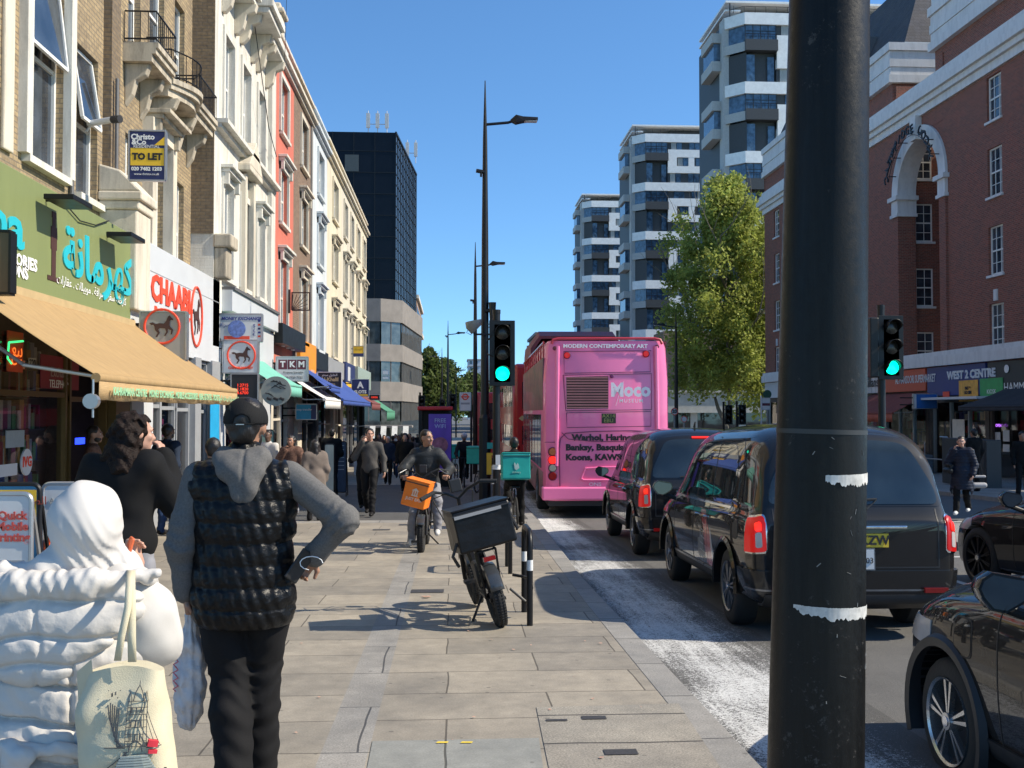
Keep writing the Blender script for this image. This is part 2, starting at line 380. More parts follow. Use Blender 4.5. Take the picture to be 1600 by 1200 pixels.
for y in ys:
    x = kerbx(y); xi = 1.31 + max(0, y-10) * .012 if y < 20 else x - .2; z = gz(y)
    rings.append([(xi, y, z + .003), (x - .025, y, z + .003), (x, y, z - .022), (x + .012, y, z - .16), (xi, y, z - .16)])
g.loft(rings); tag(g.build('kerb', kerbm), kind='structure')
def patch(name, poly, off, m, kind='structure'):
    g = MB(); g.add([(x, y, gz(y) + off) for x, y in poly], [tuple(range(len(poly)))]); return tag(g.build(name, m), kind=kind)
a = [onG(*q) for q in ((838, 1106), (1060, 1100), (1165, 1260), (870, 1260))]
patch('utility_cover', [(p.x, p.y) for p in a], .004, aggm)
a = [onG(*q) for q in ((582, 1159), (842, 1154), (862, 1290), (556, 1290))]
patch('concrete_paving', [(p.x, p.y) for p in a], .004, concm)
ym = mat('yellow marking paint', (.75, .55, .06), .7)
for u in (690, 728):
    p = onG(u, 1162); patch('paint_mark', [(p.x - .03, p.y - .012), (p.x + .03, p.y - .014), (p.x + .038, p.y + .012), (p.x - .02, p.y + .016)], .008, ym)
ironm = mat('cast iron', (.09, .085, .08), .6, .6, bump=.3, bscale=90)
for u, v, w, h in ((928, 1123, .07, .035), (970, 1177, .085, .045), (870, 1127, .06, .02)):
    p = onG(u, v); patch('lifting_key_plate', [(p.x - w, p.y - h), (p.x + w, p.y - h), (p.x + w, p.y + h), (p.x - w, p.y + h)], .008, ironm)
for u, v, w, h in ((668, 924, .17, .12), (642, 820, .22, .15), (596, 828, .15, .1)):
    p = onG(u, v); patch('drain_cover', [(p.x - w, p.y - h), (p.x + w, p.y - h), (p.x + w, p.y + h), (p.x - w, p.y + h)], .005, ironm)
leafm = mat('dry leaf', (.5, .3, .22), .8); random.seed(4)
g = MB()
for i in range(150):
    if i < 3: p = onG(664 + i * 3, 933 + (i % 2) * 2); s = .03
    else:
        p = Vector((random.uniform(-4, 1.2), random.uniform(3.6, 19), 0)); s = random.uniform(.004, .013)
    a = random.random() * 6; z = gz(p.y) + .006
    g.add([(p.x + s * math.cos(a + k * 1.57) * (1 + .5 * (k % 2)), p.y + s * math.sin(a + k * 1.57), z + random.random() * s * .6) for k in range(4)], [(0, 1, 2, 3)])
tag(g.build('litter', leafm), 'tiny dry leaves and litter specks on the paving', 'litter', kind='stuff')
# median island and its crossing, the right-hand pavement
isl = [(7.7, 15.6), (8.0, 15.2), (11.9, 15.2), (12.3, 15.6), (12.3, 18.6), (11.9, 19), (8.0, 19), (7.7, 18.6)]
g = MB(); n = len(isl); vs = [(x, y, gz(y)) for x, y in isl] + [(x, y, gz(y) - .16) for x, y in isl]
g.add(vs, [tuple(range(n))] + [(i, i + n, (i + 1) % n + n, (i + 1) % n) for i in range(n)])
tag(g.build('traffic_island', kerbm, fix=True), kind='structure')
g = MB(); xs = 14.6; rings = []
for i in range(66):
    y = -6 + i * 2.2; z = gz(y); rings.append([(xs, y, z - .15), (xs, y, z), (xs + .25, y, z), (22.5, y, z), (22.5, y, z - .15)])
g.loft(rings); tag(g.build('right_pavement', granite, fix=True), kind='structure')
wp = mat('white road paint', (.6, .6, .57), .7, var=.25, scale=20)
def roadline(x0, y0, x1, y1, w):
    d = Vector((x1 - x0, y1 - y0)).normalized(); nn = Vector((-d.y, d.x)) * w / 2; pts = []
    N = max(1, int(math.hypot(x1 - x0, y1 - y0) / 2)); g = MB()
    for i in range(N + 1):
        t = i / N; x = x0 + (x1 - x0) * t; y = y0 + (y1 - y0) * t
        for sgn in (-1, 1): g.v.append((x + nn.x * sgn, y + nn.y * sgn, gz(y + nn.y * sgn) - .114))
    for i in range(N): g.f.append((2*i, 2*i+1, 2*i+3, 2*i+2)); g.m.append(0)
    tag(g.build('road_marking', wp, fix=True), kind='structure')
roadline(5.9, 6, 6.05, 13, .1); roadline(7.2, 14.6, 12.6, 14.6, .12); roadline(9, 20.5, 14.4, 21.2, .12); roadline(9.2, 19.8, 14.4, 20.2, .1); roadline(5.0, 20, 5.2, 60, .1)

# ============================================================ SHARED MATERIALS
white = stucco('white painted stucco', (.66, .64, .575), amt=.4); cream = stucco('cream stucco', (.66, .60, .46), amt=.35); cream2 = stucco('pale cream stucco', (.62, .58, .48), amt=.35)
pblue = stucco('pale blue stucco', (.58, .63, .66), amt=.35); redw = stucco('coral red painted brick', (.58, .155, .105), amt=.3, line=1)
wbrick = stucco('white painted brick', (.66, .635, .57), amt=.45, line=1); stone = stucco('weathered stone', (.50, .44, .34), (.1, .085, .07), .75); stonel = stucco('pale stone', (.64, .58, .47), (.2, .17, .14), .5)
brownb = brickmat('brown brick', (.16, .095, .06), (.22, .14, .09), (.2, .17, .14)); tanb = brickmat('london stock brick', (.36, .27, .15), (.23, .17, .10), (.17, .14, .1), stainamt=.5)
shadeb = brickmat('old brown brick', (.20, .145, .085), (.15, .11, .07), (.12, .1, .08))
wframe = mat('white window frame', (.75, .75, .72), .4, var=.06); dframe = mat('dark window frame', (.03, .03, .035), .4); curtain = mat('net curtain', (.34, .35, .34), .9, var=.35, scale=3, stretch=(6, 6, .4))
glass = glassmat('window glass', (.035, .045, .06)); darkglass = glassmat('dark shop glass', (.012, .012, .014)); sdark = mat('dark interior', (.02, .018, .016), .8)
blk = mat('black painted metal', (.008, .008, .009), .42, .0, spec=.35); lead = mat('lead flashing', (.12, .12, .125), .6); gutm = mat('grey render', (.3, .29, .27), .8)
def window(par, W, a0, a1, z0, z1, depth=.16, bars=(1, 1), fm=None, open_top=False, pane=None, name='window', t=.06):
    """sash window: frame with meeting rail and glazing bars, pane as its child"""
    fm = fm or wframe; g = MB(); d0, d1 = -depth - .02, -depth + .05; zm = (z0 + z1) / 2
    W.box(g, a0, a0 + t, d0, d1, z0, z1); W.box(g, a1 - t, a1, d0, d1, z0, z1); W.box(g, a0 + t, a1 - t, d0, d1, z0, z0 + t * 1.3); W.box(g, a0 + t, a1 - t, d0, d1, z1 - t, z1)
    if bars[1] >= 1: W.box(g, a0 + t, a1 - t, d0, d1 - .01, zm - .03, zm + .03)
    for i in range(1, bars[0]):
        a = a0 + (a1 - a0) * i / bars[0]; W.box(g, a - .012, a + .012, d0 + .01, d1 - .02, z0 + t, z1 - t)
    for i in range(1, bars[1]):
        if bars[1] > 1:
            z = z0 + (z1 - z0) * i / bars[1]
            if abs(z - zm) > .05: W.box(g, a0 + t, a1 - t, d0 + .01, d1 - .02, z - .012, z + .012)
    o = g.build(name, fm, par)
    g = MB(); W.quad(g, a0 + t * .5, a1 - t * .5, -depth + .005, z0 + t * .5, zm if open_top else z1 - t * .5); W.quad(g, a0 + t*.5, a0 + (a1 - a0) * .3, -depth + .012, z0 + t, z1 - t, 1)
    g.build('pane', [pane or glass, pane or glass if pane else curtain], o)
    return o
def trim(par, W, a0, a1, d, z0, z1, m, name='trim', steps=2):
    g = MB()
    for i in range(steps):
        h = (z1 - z0) / steps; W.box(g, a0 - .02 * i, a1 + .02 * i, -.01, d * (i + 1) / steps, z0 + h * i + .001 * i, z0 + h * (i + 1))
    return g.build(name, m, par)
def sill(par, W, a0, a1, z, m, d=.12): g = MB(); W.box(g, a0 - .08, a1 + .08, -.02, d, z - .1, z); return g.build('sill', m, par)
def surround(par, W, a0, a1, z0, z1, m, w=.14, d=.07):
    g = MB(); W.box(g, a0 - w, a0, .0, d, z0, z1 + w); W.box(g, a1, a1 + w, 0, d, z0, z1 + w); W.box(g, a0, a1, 0, d, z1, z1 + w); return g.build('surround', m, par)
def hood(par, W, a0, a1, z, m, d=.28):
    g = MB(); W.box(g, a0 - .22, a1 + .22, 0, d, z + .12, z + .2); W.box(g, a0 - .16, a1 + .16, 0, d * .7, z + .03, z + .12)
    for a in (a0 - .14, a1 + .02): W.box(g, a, a + .12, 0, d * .6, z - .25, z + .03)
    return g.build('hood', m, par, bevel=.01)
def body(par, W, a0, a1, zb, zt, depth, m, rects, rd=.18, name='wall'):
    g = MB(); W.holes(g, a0, a1, zb, zt, rects, rd)
    g.add([W.p(a0, 0, zb), W.p(a0, 0, zt), W.p(a0, -depth, zt), W.p(a0, -depth, zb)], [(0,1,2,3)]); g.add([W.p(a1, 0, zb), W.p(a1, 0, zt), W.p(a1, -depth, zt), W.p(a1, -depth, zb)], [(0,1,2,3)])
    g.add([W.p(a0, -.01, zt), W.p(a1, -.01, zt), W.p(a1, -depth, zt), W.p(a0, -depth, zt)], [(0,1,2,3)]); g.add([W.p(a0, -depth, zb), W.p(a1, -depth, zb), W.p(a1, -depth, zt), W.p(a0, -depth, zt)], [(0,1,2,3)])
    for r in rects: W.quad(g, r[0], r[1], -rd - .03, r[2], r[3])
    return g.build(name, m, par)

# ============================================================ LEFT TERRACE
def house(name, label, y0, y1, X, top, wm, tm, wins, cat='building', hoods=(), sm=None, corn=True, base=3.9, bars=(1, 1), depth=9, surr=True, group='terraced houses along the left pavement'):
    W = Wall(X, 0, 0, 1, 1, 0)
    t = empty(name, (0, 0, 0), label=label, cat=cat, group=group)
    rects = [(a0, a1, z0, z1) for a0, a1, z0, z1 in wins]
    body(t, W, y0, y1, base - .8, top, depth, wm, rects)
    for i, (a0, a1, z0, z1) in enumerate(wins):
        window(t, W, a0, a1, z0, z1, .16, bars); sill(t, W, a0, a1, z0, sm or tm)
        if surr: surround(t, W, a0, a1, z0, z1, tm)
        if i in hoods: hood(t, W, a0, a1, z1 + .14, tm)
    if corn:
        trim(t, W, y0, y1, .22, top - .75, top - .5, tm, 'cornice', 2); g = MB(); W.box(g, y0, y1, -.3, .1, top - .002, top + .1); g.build('coping', tm, t)
    return t, W
def bays(y0, y1, n, w, rows): # rows: list of (z0,z1)
    st = (y1 - y0) / n
    return [(y0 + st * (i + .5) - w / 2, y0 + st * (i + .5) + w / 2, z0, z1) for (z0, z1) in rows for i in range(n)]
rows = [(4.1, 6.4), (7.5, 9.2), (10.3, 12.0)]
t, W = house('red_house', 'coral red painted brick house with white window surrounds', 30.75, 35, -5.3, 13.2, redw, white, bays(30.9, 34.9, 1, 1.5, rows), hoods=(0, 1))
t, W = house('brown_house', 'narrow dark brown brick house with pale surrounds between the red and pale blue fronts', 35, 39.7, -5.3, 13.2, brownb, stonel, bays(35, 39.7, 1, 1.6, rows), hoods=(0, 1))
g = MB(); W.box(g, 39.2, 39.42, .0, .06, 3.9, 12.4); g.build('downpipe', gutm, t)
t, W = house('pale_blue_house', 'pale blue stucco house with thin window hoods', 39.7, 44.4, -5.3, 13.25, pblue, pblue, bays(39.7, 44.4, 1, 1.7, rows), hoods=(0, 1))
t, W = house('cream_house', 'yellowish cream stucco house just beyond the pale blue one', 44.4, 50.3, -5.3, 13.3, cream, cream, bays(44.4, 50.3, 1, 1.9, rows), hoods=(0, 1))
t, W = house('cream_house', 'cream stucco house, middle of the three at the far end of the terrace', 50.3, 57, -5.3, 13.3, cream2, cream2, bays(50.3, 57, 2, 1.5, rows), hoods=(0, 1, 2, 3))
t, W = house('cream_house', 'last cream and brown house of the terrace before the dark office block', 57, 65, -5.3, 13.3, cream, stonel, bays(57, 65, 2, 1.7, rows), hoods=(0, 1, 2, 3))
g = MB()
for i in range(9): W.box(g, 50 + i * .8, 50.04 + i * .8, -.6, -.56, 13.4, 14.1)
W.box(g, 50, 56.5, -.6, -.55, 14.1, 14.15); g.build('roof_railing', blk, t)
# white building, three bays, heavy cornice
wy0, wy1 = 23.4, 30.75
ww = [(y, y + 1.0, z0, z1) for (z0, z1) in ((4.75, 7.0), (8.3, 10.45), (12.3, 14.6), (16, 17.6)) for y in (24.3, 26.35, 28.5)]
t, W = house('white_corner_house', 'tall white painted brick house with pediment and console balconies', wy0, wy1, -5.3, 18.5, wbrick, white, ww, hoods=(0, 2), sm=white, surr=False, bars=(1, 1))
for a0, a1, z0, z1 in ww[3:6] + ww[0:3]: surround(t, W, a0, a1, z0, z1, white, .16, .05)
g = MB(); W.box(g, 26.0, 27.7, 0, .3, 7.65, 7.8)                      # pediment over the middle first-floor window
g.prism([(0, 0), (1.7, 0), (.85, .75)], W.p(26.0, 0, 7.8), W.p(1, 0, 0) - W.p(0, 0, 0), (0, 0, 1), (1, 0, 0), .3)
W.box(g, 26.2, 26.4, 0, .16, 4.6, 7.6); W.box(g, 27.3, 27.5, 0, .16, 4.6, 7.6); g.build('pediment', stonel, t, bevel=.02)
for i, a in enumerate((24.2, 26.25, 28.4)):
    g = MB(); W.box(g, a - .35, a + 1.55, 0, .85 if i == 1 else .6, 11.75, 11.95); W.box(g, a - .3, a + 1.5, 0, .75 if i == 1 else .5, 11.6, 11.75)
    g.build('balcony', white, t, bevel=.02)
    for b in (a - .2, a + 1.2):
        g = MB(); pts = [(0, 0), (.55, 0), (.5, -.2), (.3, -.28), (.22, -.6), (.08, -.75), (0, -.75)]
        g.prism([(p, q) for p, q in pts], W.p(b, 0, 11.6), (1, 0, 0), (0, 0, 1), (0, 1, 0), .2); g.build('console', stonel, t, bevel=.02)
trim(t, W, 30.1, 30.75, .12, 3.9, 12.6, white, 'pilaster', 1); g = MB(); W.box(g, 30.05, 30.85, 0, .35, 12.6, 13.5); W.box(g, 30.0, 30.9, 0, .45, 13.2, 13.35); W.box(g, 30.12, 30.78, 0, .28, 12.9, 13.1); g.build('capital', stonel, t, bevel=.05)
g = MB(); W.box(g, 23.42, 24.0, 0, .28, 4.62, 5.3); W.box(g, 23.36, 24.1, 0, .4, 5.3, 5.6); g.build('stone_pier', stone, t, bevel=.04)
trim(t, W, 23.4, 30.7, .3, 8.0, 8.2, white, 'string_course', 2)
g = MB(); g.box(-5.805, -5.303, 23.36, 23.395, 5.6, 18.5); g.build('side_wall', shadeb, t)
# building 2, stock brick with stone balconies
t, W = house('balcony_house', 'london stock brick house with bowed stone balconies above the white shop', 18.25, 23.38, -5.8, 18, tanb, stonel,
    [(18.7, 19.15, 4.6, 6.6), (20.0, 21.15, 4.4, 6.9), (21.75, 22.75, 4.4, 6.5), (18.8, 19.5, 8.25, 10.2), (20.1, 21.1, 8.25, 10.6), (21.9, 22.7, 8.25, 10.3), (20, 21, 12, 14), (21.9, 22.7, 12, 14)], surr=False, sm=stone, group='brick houses above the nearest shops', bars=(1, 1))
surround(t, W, 20.0, 21.15, 4.4, 6.9, stonel, .28, .2); hood(t, W, 20.0, 21.15, 7.15, stone, .5)
def balcony(par, W, a0, a1, z, d, bow=False):
    n = 10 if bow else 1; P = []
    for i in range(n + 1):
        a = a0 + (a1 - a0) * i / n; dd = d * (.62 + .38 * math.sin(math.pi * i / n)) if bow else d; P.append((a, dd))
    out = [(a0, 0)] + P + [(a1, 0)]
    g = MB()
    for (k, zz0, zz1) in ((.82, z - .34, z - .2), (.93, z - .2, z - .1), (1, z - .1, z)):
        v0 = [W.p(a, q * k, zz0) for a, q in out]; v1 = [W.p(a, q * k, zz1) for a, q in out]; m = len(out)
        g.add(v0 + v1, [tuple(range(m)), tuple(range(2*m-1, m-1, -1))] + [(i, (i+1) % m, m+(i+1) % m, m+i) for i in range(m)])
    o = g.build('balcony', stone, par, fix=True)
    g = MB(); pts = [(a0, .03)] + [(a, q - .04) for a, q in P] + [(a1, .03)]
    for zz in (z + .06, z + .55): g.tube([W.p(a, q, zz) for a, q in pts], .016, 6)
    for i in range(len(pts) - 1):
        (a, q), (a2, q2) = pts[i], pts[i+1]; L = math.hypot(a2 - a, q2 - q); m = max(1, int(L / .12))
        for j in range(m): f = j / m; g.tube([W.p(a + (a2-a)*f, q + (q2-q)*f, z), W.p(a + (a2-a)*f, q + (q2-q)*f, z + .55)], .008, 4)
    g.build('railing', blk, o)
    for b in (a0 + .12, a1 - .3):
        g = MB(); g.prism([(0, 0), (d * .7, 0), (d * .6, -.2), (d * .32, -.3), (d * .22, -.55), (0, -.75)], W.p(b, 0, z - .34), (1, 0, 0), (0, 0, 1), (0, 1, 0), .18); g.build('console', stone, o, bevel=.02)
balcony(t, W, 18.5, 19.8, 8.15, .62); balcony(t, W, 19.85, 21.6, 7.95, .85, True); balcony(t, W, 21.7, 23.2, 8.05, .62)
# building 1
t, W = house('stock_brick_house', 'stock brick house with open white sash windows above the green fascia', 7, 18.25, -5.8, 18, tanb, stonel,
    [(11.2, 12.4, 5.2, 7.9), (14.35, 15.75, 5.1, 8.2), (16.3, 17.25, 5.0, 7.35), (14.5, 15.6, 10, 12.5), (16.3, 17.2, 10, 12.5)], surr=False, sm=white, group='brick houses above the nearest shops')
surround(t, W, 14.35, 15.75, 5.1, 8.2, white, .2, .12); surround(t, W, 11.2, 12.4, 5.2, 7.9, white, .2, .12)
g = MB(); W.box(g, 13.6, 13.9, 0, .06, 5, 16); g.build('quoin_pier', stonel, t, bevel=.02)
for a0, a1, z0, z1 in ((14.41, 15.69, 6.7, 8.1), (16.36, 17.19, 6.2, 7.3)):   # top lights swung outwards
    g = MB(); hgt = z1 - z0; out = .17
    def q(a, f, e=0): return W.p(a, -.1 + out * (1 - f) + e, z0 + hgt * f)
    for (p0, p1) in (((a0, 0), (a1, 0)), ((a0, 1), (a1, 1)), ((a0, 0), (a0, 1)), ((a1, 0), (a1, 1))): g.tube([q(*p0), q(*p1)], .035, 4)
    o = g.build('open_sash', wframe, t); g = MB(); g.add([q(a0, 0), q(a1, 0), q(a1, 1), q(a0, 1)], [(0, 1, 2, 3)]); g.build('pane', glass, o)
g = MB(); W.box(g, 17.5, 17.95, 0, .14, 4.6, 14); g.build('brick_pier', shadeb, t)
g = MB(); g.tube([W.p(17.6, .2, 5.6), W.p(17.6, .2, 7.2)], .03, 8); g.tube([W.p(16.0, .05, 4.9), W.p(16.0, .05, 9.6)], .035, 8); g.build('downpipe', lead, t)
g = MB(); W.box(g, 17.35, 18.15, 0, .62, 3.3, 4.95); W.box(g, 17.28, 18.22, 0, .72, 5.1, 5.25); W.box(g, 17.32, 18.18, 0, .66, 4.95, 5.1)
g.prism([(0, 0), (.7, 0), (.35, .35), (0, .45)], W.p(17.3, 0, 5.25), (1, 0, 0), (0, 0, 1), (0, 1, 0), .9); g.build('stone_console', stonel, t, bevel=.03)
# ============================================================ DARK OFFICE BLOCK
ofg = mat('black glass panel', (.004, .006, .011), .22, var=.3, scale=.4, spec=.2); ofg2 = glassmat('mirror curtain wall', (.03, .04, .055), .05); conc = mat('grey concrete cladding', (.22, .2, .18), .8, var=.18, scale=1.2)
ang = R(4.5); cx, cy = -5.35, 99.0
t = empty('office_block', (0, 0, 0), label='black glass office block on a grey concrete podium with roof antennas', cat='office block')
Wf = Wall(cx - 20, cy, 1, 0, 0, -1); Ws = Wall(cx, cy, math.sin(ang), math.cos(ang), math.cos(ang), -math.sin(ang))
zt = 28.4; zp = 12.2
g = MB(); Wf.quad(g, 0, 20, 0, zp, zt); g.build('front_wall', ofg, t)
g = MB(); L = 17.6; Ws.quad(g, 0, L, 0, zp, zt, 0); g.build('side_wall', ofg2, t)
g = MB(); g.add([Wf.p(0, 0, zt), Wf.p(20, 0, zt), Ws.p(L, 0, zt), (cx - 20, cy + L, zt)], [(0, 1, 2, 3)]); g.add([Ws.p(L, 0, 0), Ws.p(L, 0, zt), (cx - 20, cy + L, zt), (cx - 20, cy + L, 0)], [(0, 1, 2, 3)]); g.build('roof', conc, t)
g = MB()
for i in range(0, 8): Wf.box(g, 0, 20, 0, .06, zp + i * 2.05, zp + i * 2.05 + .06)
for i in range(0, 11): Wf.box(g, i * 2, i * 2 + .06, 0, .05, zp, zt)
g.split('front_mullion', blk, t)
g = MB()
for i in range(0, 16): Ws.box(g, 0, L, 0, .05, zp + i * 1.02, zp + i * 1.02 + .06)
for i in range(0, 15): Ws.box(g, i * 1.25, i * 1.25 + .07, 0, .06, zp, zt)
Ws.box(g, 0, L, -.05, .1, zt - .1, zt + .1); g.split('side_mullion', blk, t)
wdk = glassmat('office window', (.05, .06, .06))
for (a, z) in ((15.2, 24.6), (15.2, 20.4), (15.2, 18.2), (15.2, 16.3), (12, 24.6), (10.6, 20.4), (15.2, 13.2)):
    g = MB(); Wf.box(g, a, a + 1.3, .0, .08, z, z + 1.6); g.build('window', mat('open blind window', (.06, .07, .07), .5), t)
ch = Vector((cx + .5, cy - 2.2, 0)); P = [(cx - 20, ch.y), (cx - 1.2, ch.y), (cx + .6, cy - .5), (cx + .6 + L * math.sin(ang), cy + L)]
def band(z0, z1, o, m, name):
    g = MB(); n = len(P); Q = [(x + (o if i > 1 else 0), y - (o if i < 3 else 0)) for i, (x, y) in enumerate(P)] + [(cx - 20, cy + L)]
    n = len(Q); g.add([(x, y, z0) for x, y in Q] + [(x, y, z1) for x, y in Q], [tuple(range(n)), tuple(range(n, 2 * n))] + [(i, (i+1) % n, n+(i+1) % n, n+i) for i in range(n)]); g.build(name, m, t, fix=True)
band(-2.5, zp, 0, wdk, 'podium_glazing')
for z0, z1 in ((10.1, zp + .02), (6.4, 8.0), (2.7, 4.5)): band(z0, z1, .15, conc, 'spandrel')
g = MB()
for z0, z1 in ((8.0, 10.1), (4.5, 6.4), (.8, 2.7)):
    for (x0, y0), (x1, y1) in zip(P[:-1], P[1:]):
        n = max(2, int(math.hypot(x1 - x0, y1 - y0) / 1.1))
        for i in range(n + 1):
            x = x0 + (x1 - x0) * i / n; y = y0 + (y1 - y0) * i / n; g.box(x - .05, x + .05, y - .07, y + .05, z0, z1)
g.split('podium_mullion', conc, t)
g = MB(); g.box(cx - 9, cx + 1.8, cy - 4.4, cy - 1.5, .25, .45); g.build('canopy', conc, t)
g = MB()
for i in range(11): g.add([(cx - 9 + i, cy - 4.42, .4), (cx - 8.5 + i, cy - 4.42, .4), (cx - 8.5 + i, cy - 5.4, -.7), (cx - 9 + i, cy - 5.4, -.7)], [(0, 1, 2, 3)])
g.split('canopy_valance', white, t)
def antenna(p, n, h, name='roof_antenna'):
    g = MB()
    for i in range(n): x = p[0] + i * .9; g.box(x - .18, x + .18, p[1] - .1, p[1] + .1, p[2] + .7, p[2] + h); g.tube([(x, p[1] + .15, p[2]), (x, p[1] + .15, p[2] + h + .3)], .04, 5)
    g.tube([(p[0], p[1] + .15, p[2] + 1.1), (p[0] + (n-1) * .9, p[1] + .15, p[2] + 1.1)], .04, 5)
    return g.build(name, mat('antenna grey', (.5, .5, .5), .5), t)
antenna((cx - 2.7, cy + 1, zt), 3, 2.1); antenna((cx + .6, cy + 12, zt), 2, 2.2)
# ============================================================ TOWERS
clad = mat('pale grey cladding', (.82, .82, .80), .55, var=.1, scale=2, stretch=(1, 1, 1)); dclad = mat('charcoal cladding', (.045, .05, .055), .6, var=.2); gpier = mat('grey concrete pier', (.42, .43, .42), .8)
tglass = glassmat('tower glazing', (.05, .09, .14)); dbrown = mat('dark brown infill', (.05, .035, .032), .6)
def tower(x, y, label, per=6):
    t = empty('apartment_tower', (x, y, 1.5), label=label, cat='tower block', group='apartment towers of banded concrete')
    Wd = 25; H = 50; z0 = -3; W = Wall(0, 0, 1, 0, 0, -1)
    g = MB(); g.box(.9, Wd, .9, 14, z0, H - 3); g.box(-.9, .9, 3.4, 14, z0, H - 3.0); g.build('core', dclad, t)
    g = MB(); g.box(-1.0, -.2, 1.6, 3.3, z0, H - 2.6); g.build('pier', gpier, t)
    wb, db, wi, gl, gr, sb = MB(), MB(), MB(), MB(), MB(), MB()
    P0, P1, P2 = (-.9, 1.7), (1.1, -.35), (Wd, -.35)
    def cband(mb, za, zb, o=.0, k=None, back=1.6):      # band that wraps chamfer and front
        for (xa, ya), (xb, yb) in ((P0, P1), (P1, P2)):
            mb.add([(xa, ya, za), (xb, yb, za), (xb, yb, zb), (xa, ya, zb), (xa + .9, ya + back, za), (xb + .02, yb + back, za), (xb + .02, yb + back, zb), (xa + .9, ya + back, zb)],
                   [(0,1,2,3), (3,2,6,7), (0,4,5,1), (1,5,6,2), (0,3,7,4), (4,7,6,5)], k)
    zz = H - 2.6
    for p in range(per + 1):
        z = zz - p * 8.26
        if z < 2: break
        cband(wb, z - 1.3, z + .1)
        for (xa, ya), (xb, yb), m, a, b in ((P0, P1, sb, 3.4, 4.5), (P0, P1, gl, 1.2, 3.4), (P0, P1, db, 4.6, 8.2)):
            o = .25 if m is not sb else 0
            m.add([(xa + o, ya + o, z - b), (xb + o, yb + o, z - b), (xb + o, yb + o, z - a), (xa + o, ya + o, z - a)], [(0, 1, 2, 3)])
            m.add([(xa + o, ya + o, z - a), (xb + o, yb + o, z - a), (xb + 1, yb + 1, z - a), (xa + 1, ya + 1, z - a)], [(0, 1, 2, 3)])
        # bay: glazing, parapet, deep dark recess
        gl.box(1.2, 4.9, -.1, .5, z - 3.2, z - 1.15); gr.tube([(1.15, -.5, z - 2.5), (4.95, -.5, z - 2.5)], .04, 5)
        for i in range(5): wi.box(1.2 + i * .92, 1.27 + i * .92, -.16, -.1, z - 3.2, z - 1.15)
        wi.box(1.2, 4.95, -.16, -.1, z - 2.05, z - 1.98)
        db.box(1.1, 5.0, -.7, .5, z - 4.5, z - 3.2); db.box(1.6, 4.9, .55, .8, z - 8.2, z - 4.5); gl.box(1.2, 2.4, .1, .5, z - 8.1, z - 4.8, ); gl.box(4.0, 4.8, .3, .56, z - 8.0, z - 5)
        for i in range(6): gr.box(1.25 + i * .7, 1.29 + i * .7, -.66, -.62, z - 3.2, z - 2.5)
        # right-hand field
        wb.box(5.0, Wd, -.3, .5, z - 3.85, z - 2.55); wb.box(5.0, Wd, -.3, .5, z - 6.5, z - 5.35); wb.box(5.0, 6.5, -.3, .5, z - 5.36, z - 3.84); [wb.box(6.6 + q * 3.1 + 1.9, 6.6 + q * 3.1 + 2.9, -.28, .5, z - 5.36, z - 3.84) for q in range(5)]
        for (za, zb, st, ks) in ((1.2, 2.65, 5.6, 6), (3.85, 5.35, 6.7, 5), (6.45, 8.2, 5.4, 6)):
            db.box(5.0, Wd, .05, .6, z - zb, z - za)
            for i in range(ks):
                a = st + i * 3.1 + (p % 2) * .4
                for j in range(2): gl.box(a + j * .95, a + .85 + j * .95, -.05, .3, z - zb + .12, z - za - .08, k=(1 if (i + j + p) % 3 == 0 else 0))
        # side balconies that stick out past the pier
        for a, b in ((0, 1.15), (3.4, 4.6)): sb.box(-2.1, -1.0, 2.6, 8, z - b - 1.4, z - a - 1.4)
        gl.box(-1.8, -1.0, 2.9, 8, z - 4.8, z - 2.55)
    wb.box(-.9, Wd, .6, 14, H - 1, H - .75); wb.box(-.9, 1, 1, 14, H - 1.9, H - 1.7); gr.box(-.4, -.3, .8, .9, H - 2.6, H - 1); db.box(6, 14, 3, 10, H - 2.6, H - 1)
    for i in range(12): gr.box(-.2 + i * 1.3, -.16 + i * 1.3, -.2, -.16, H - 2.6, H - 1.7)
    gr.tube([(-.5, 1.2, H - 1.75), (1.1, -.25, H - 1.75), (Wd, -.25, H - 1.75)], .035, 5)
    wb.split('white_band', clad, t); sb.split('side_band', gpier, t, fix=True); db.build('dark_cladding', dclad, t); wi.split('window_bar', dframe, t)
    gl.split('window', [tglass, curtain], t, fix=True); gr.build('railing', blk, t)
    return t
TA = tower(33.5, 120, 'nearest and tallest looking grey banded tower, behind the plane tree')
tb = copy_tree(TA); tb.location = (31.4, 172, 1.1); tb['label'] = 'middle banded tower, between the nearest one and the far one'
tc_ = copy_tree(TA); tc_.location = (29.8, 227, 1); tc_['label'] = 'farthest and lowest looking banded tower, left of the other two'
# podium with shops below the towers
t = empty('shopping_parade', (0, 0, 0), label='low pale parade of shops with dark windows under the towers', cat='building')
W = Wall(17, 92, 1, 0, 0, -1); g = MB(); W.box(g, 0, 34, -6, 0, -2.5, 1.6); g.build('shopfront', darkglass, t)
g = MB(); W.box(g, -.5, 34, -6, .7, 1.6, 3.4); W.box(g, -.6, 34, -6, .9, 3.4, 3.6)
for i in range(8): W.box(g, i * 4.4, i * 4.4 + .6, 0, .3, -2.5, 1.6)
g.build('fascia', mat('dirty white concrete', (.5, .49, .45), .7, var=.2, scale=1), t)
g = MB(); W.box(g, 3.5, 34, -12, -7, 3.4, 9.5); g.build('upper_wall', brownb, t); g = MB(); W.box(g, 10, 30, -8, -3, 5.6, 7.6); W.box(g, 12.6, 13.8, -6, -3.5, 3.6, 16); g.split('ramp', clad, t)
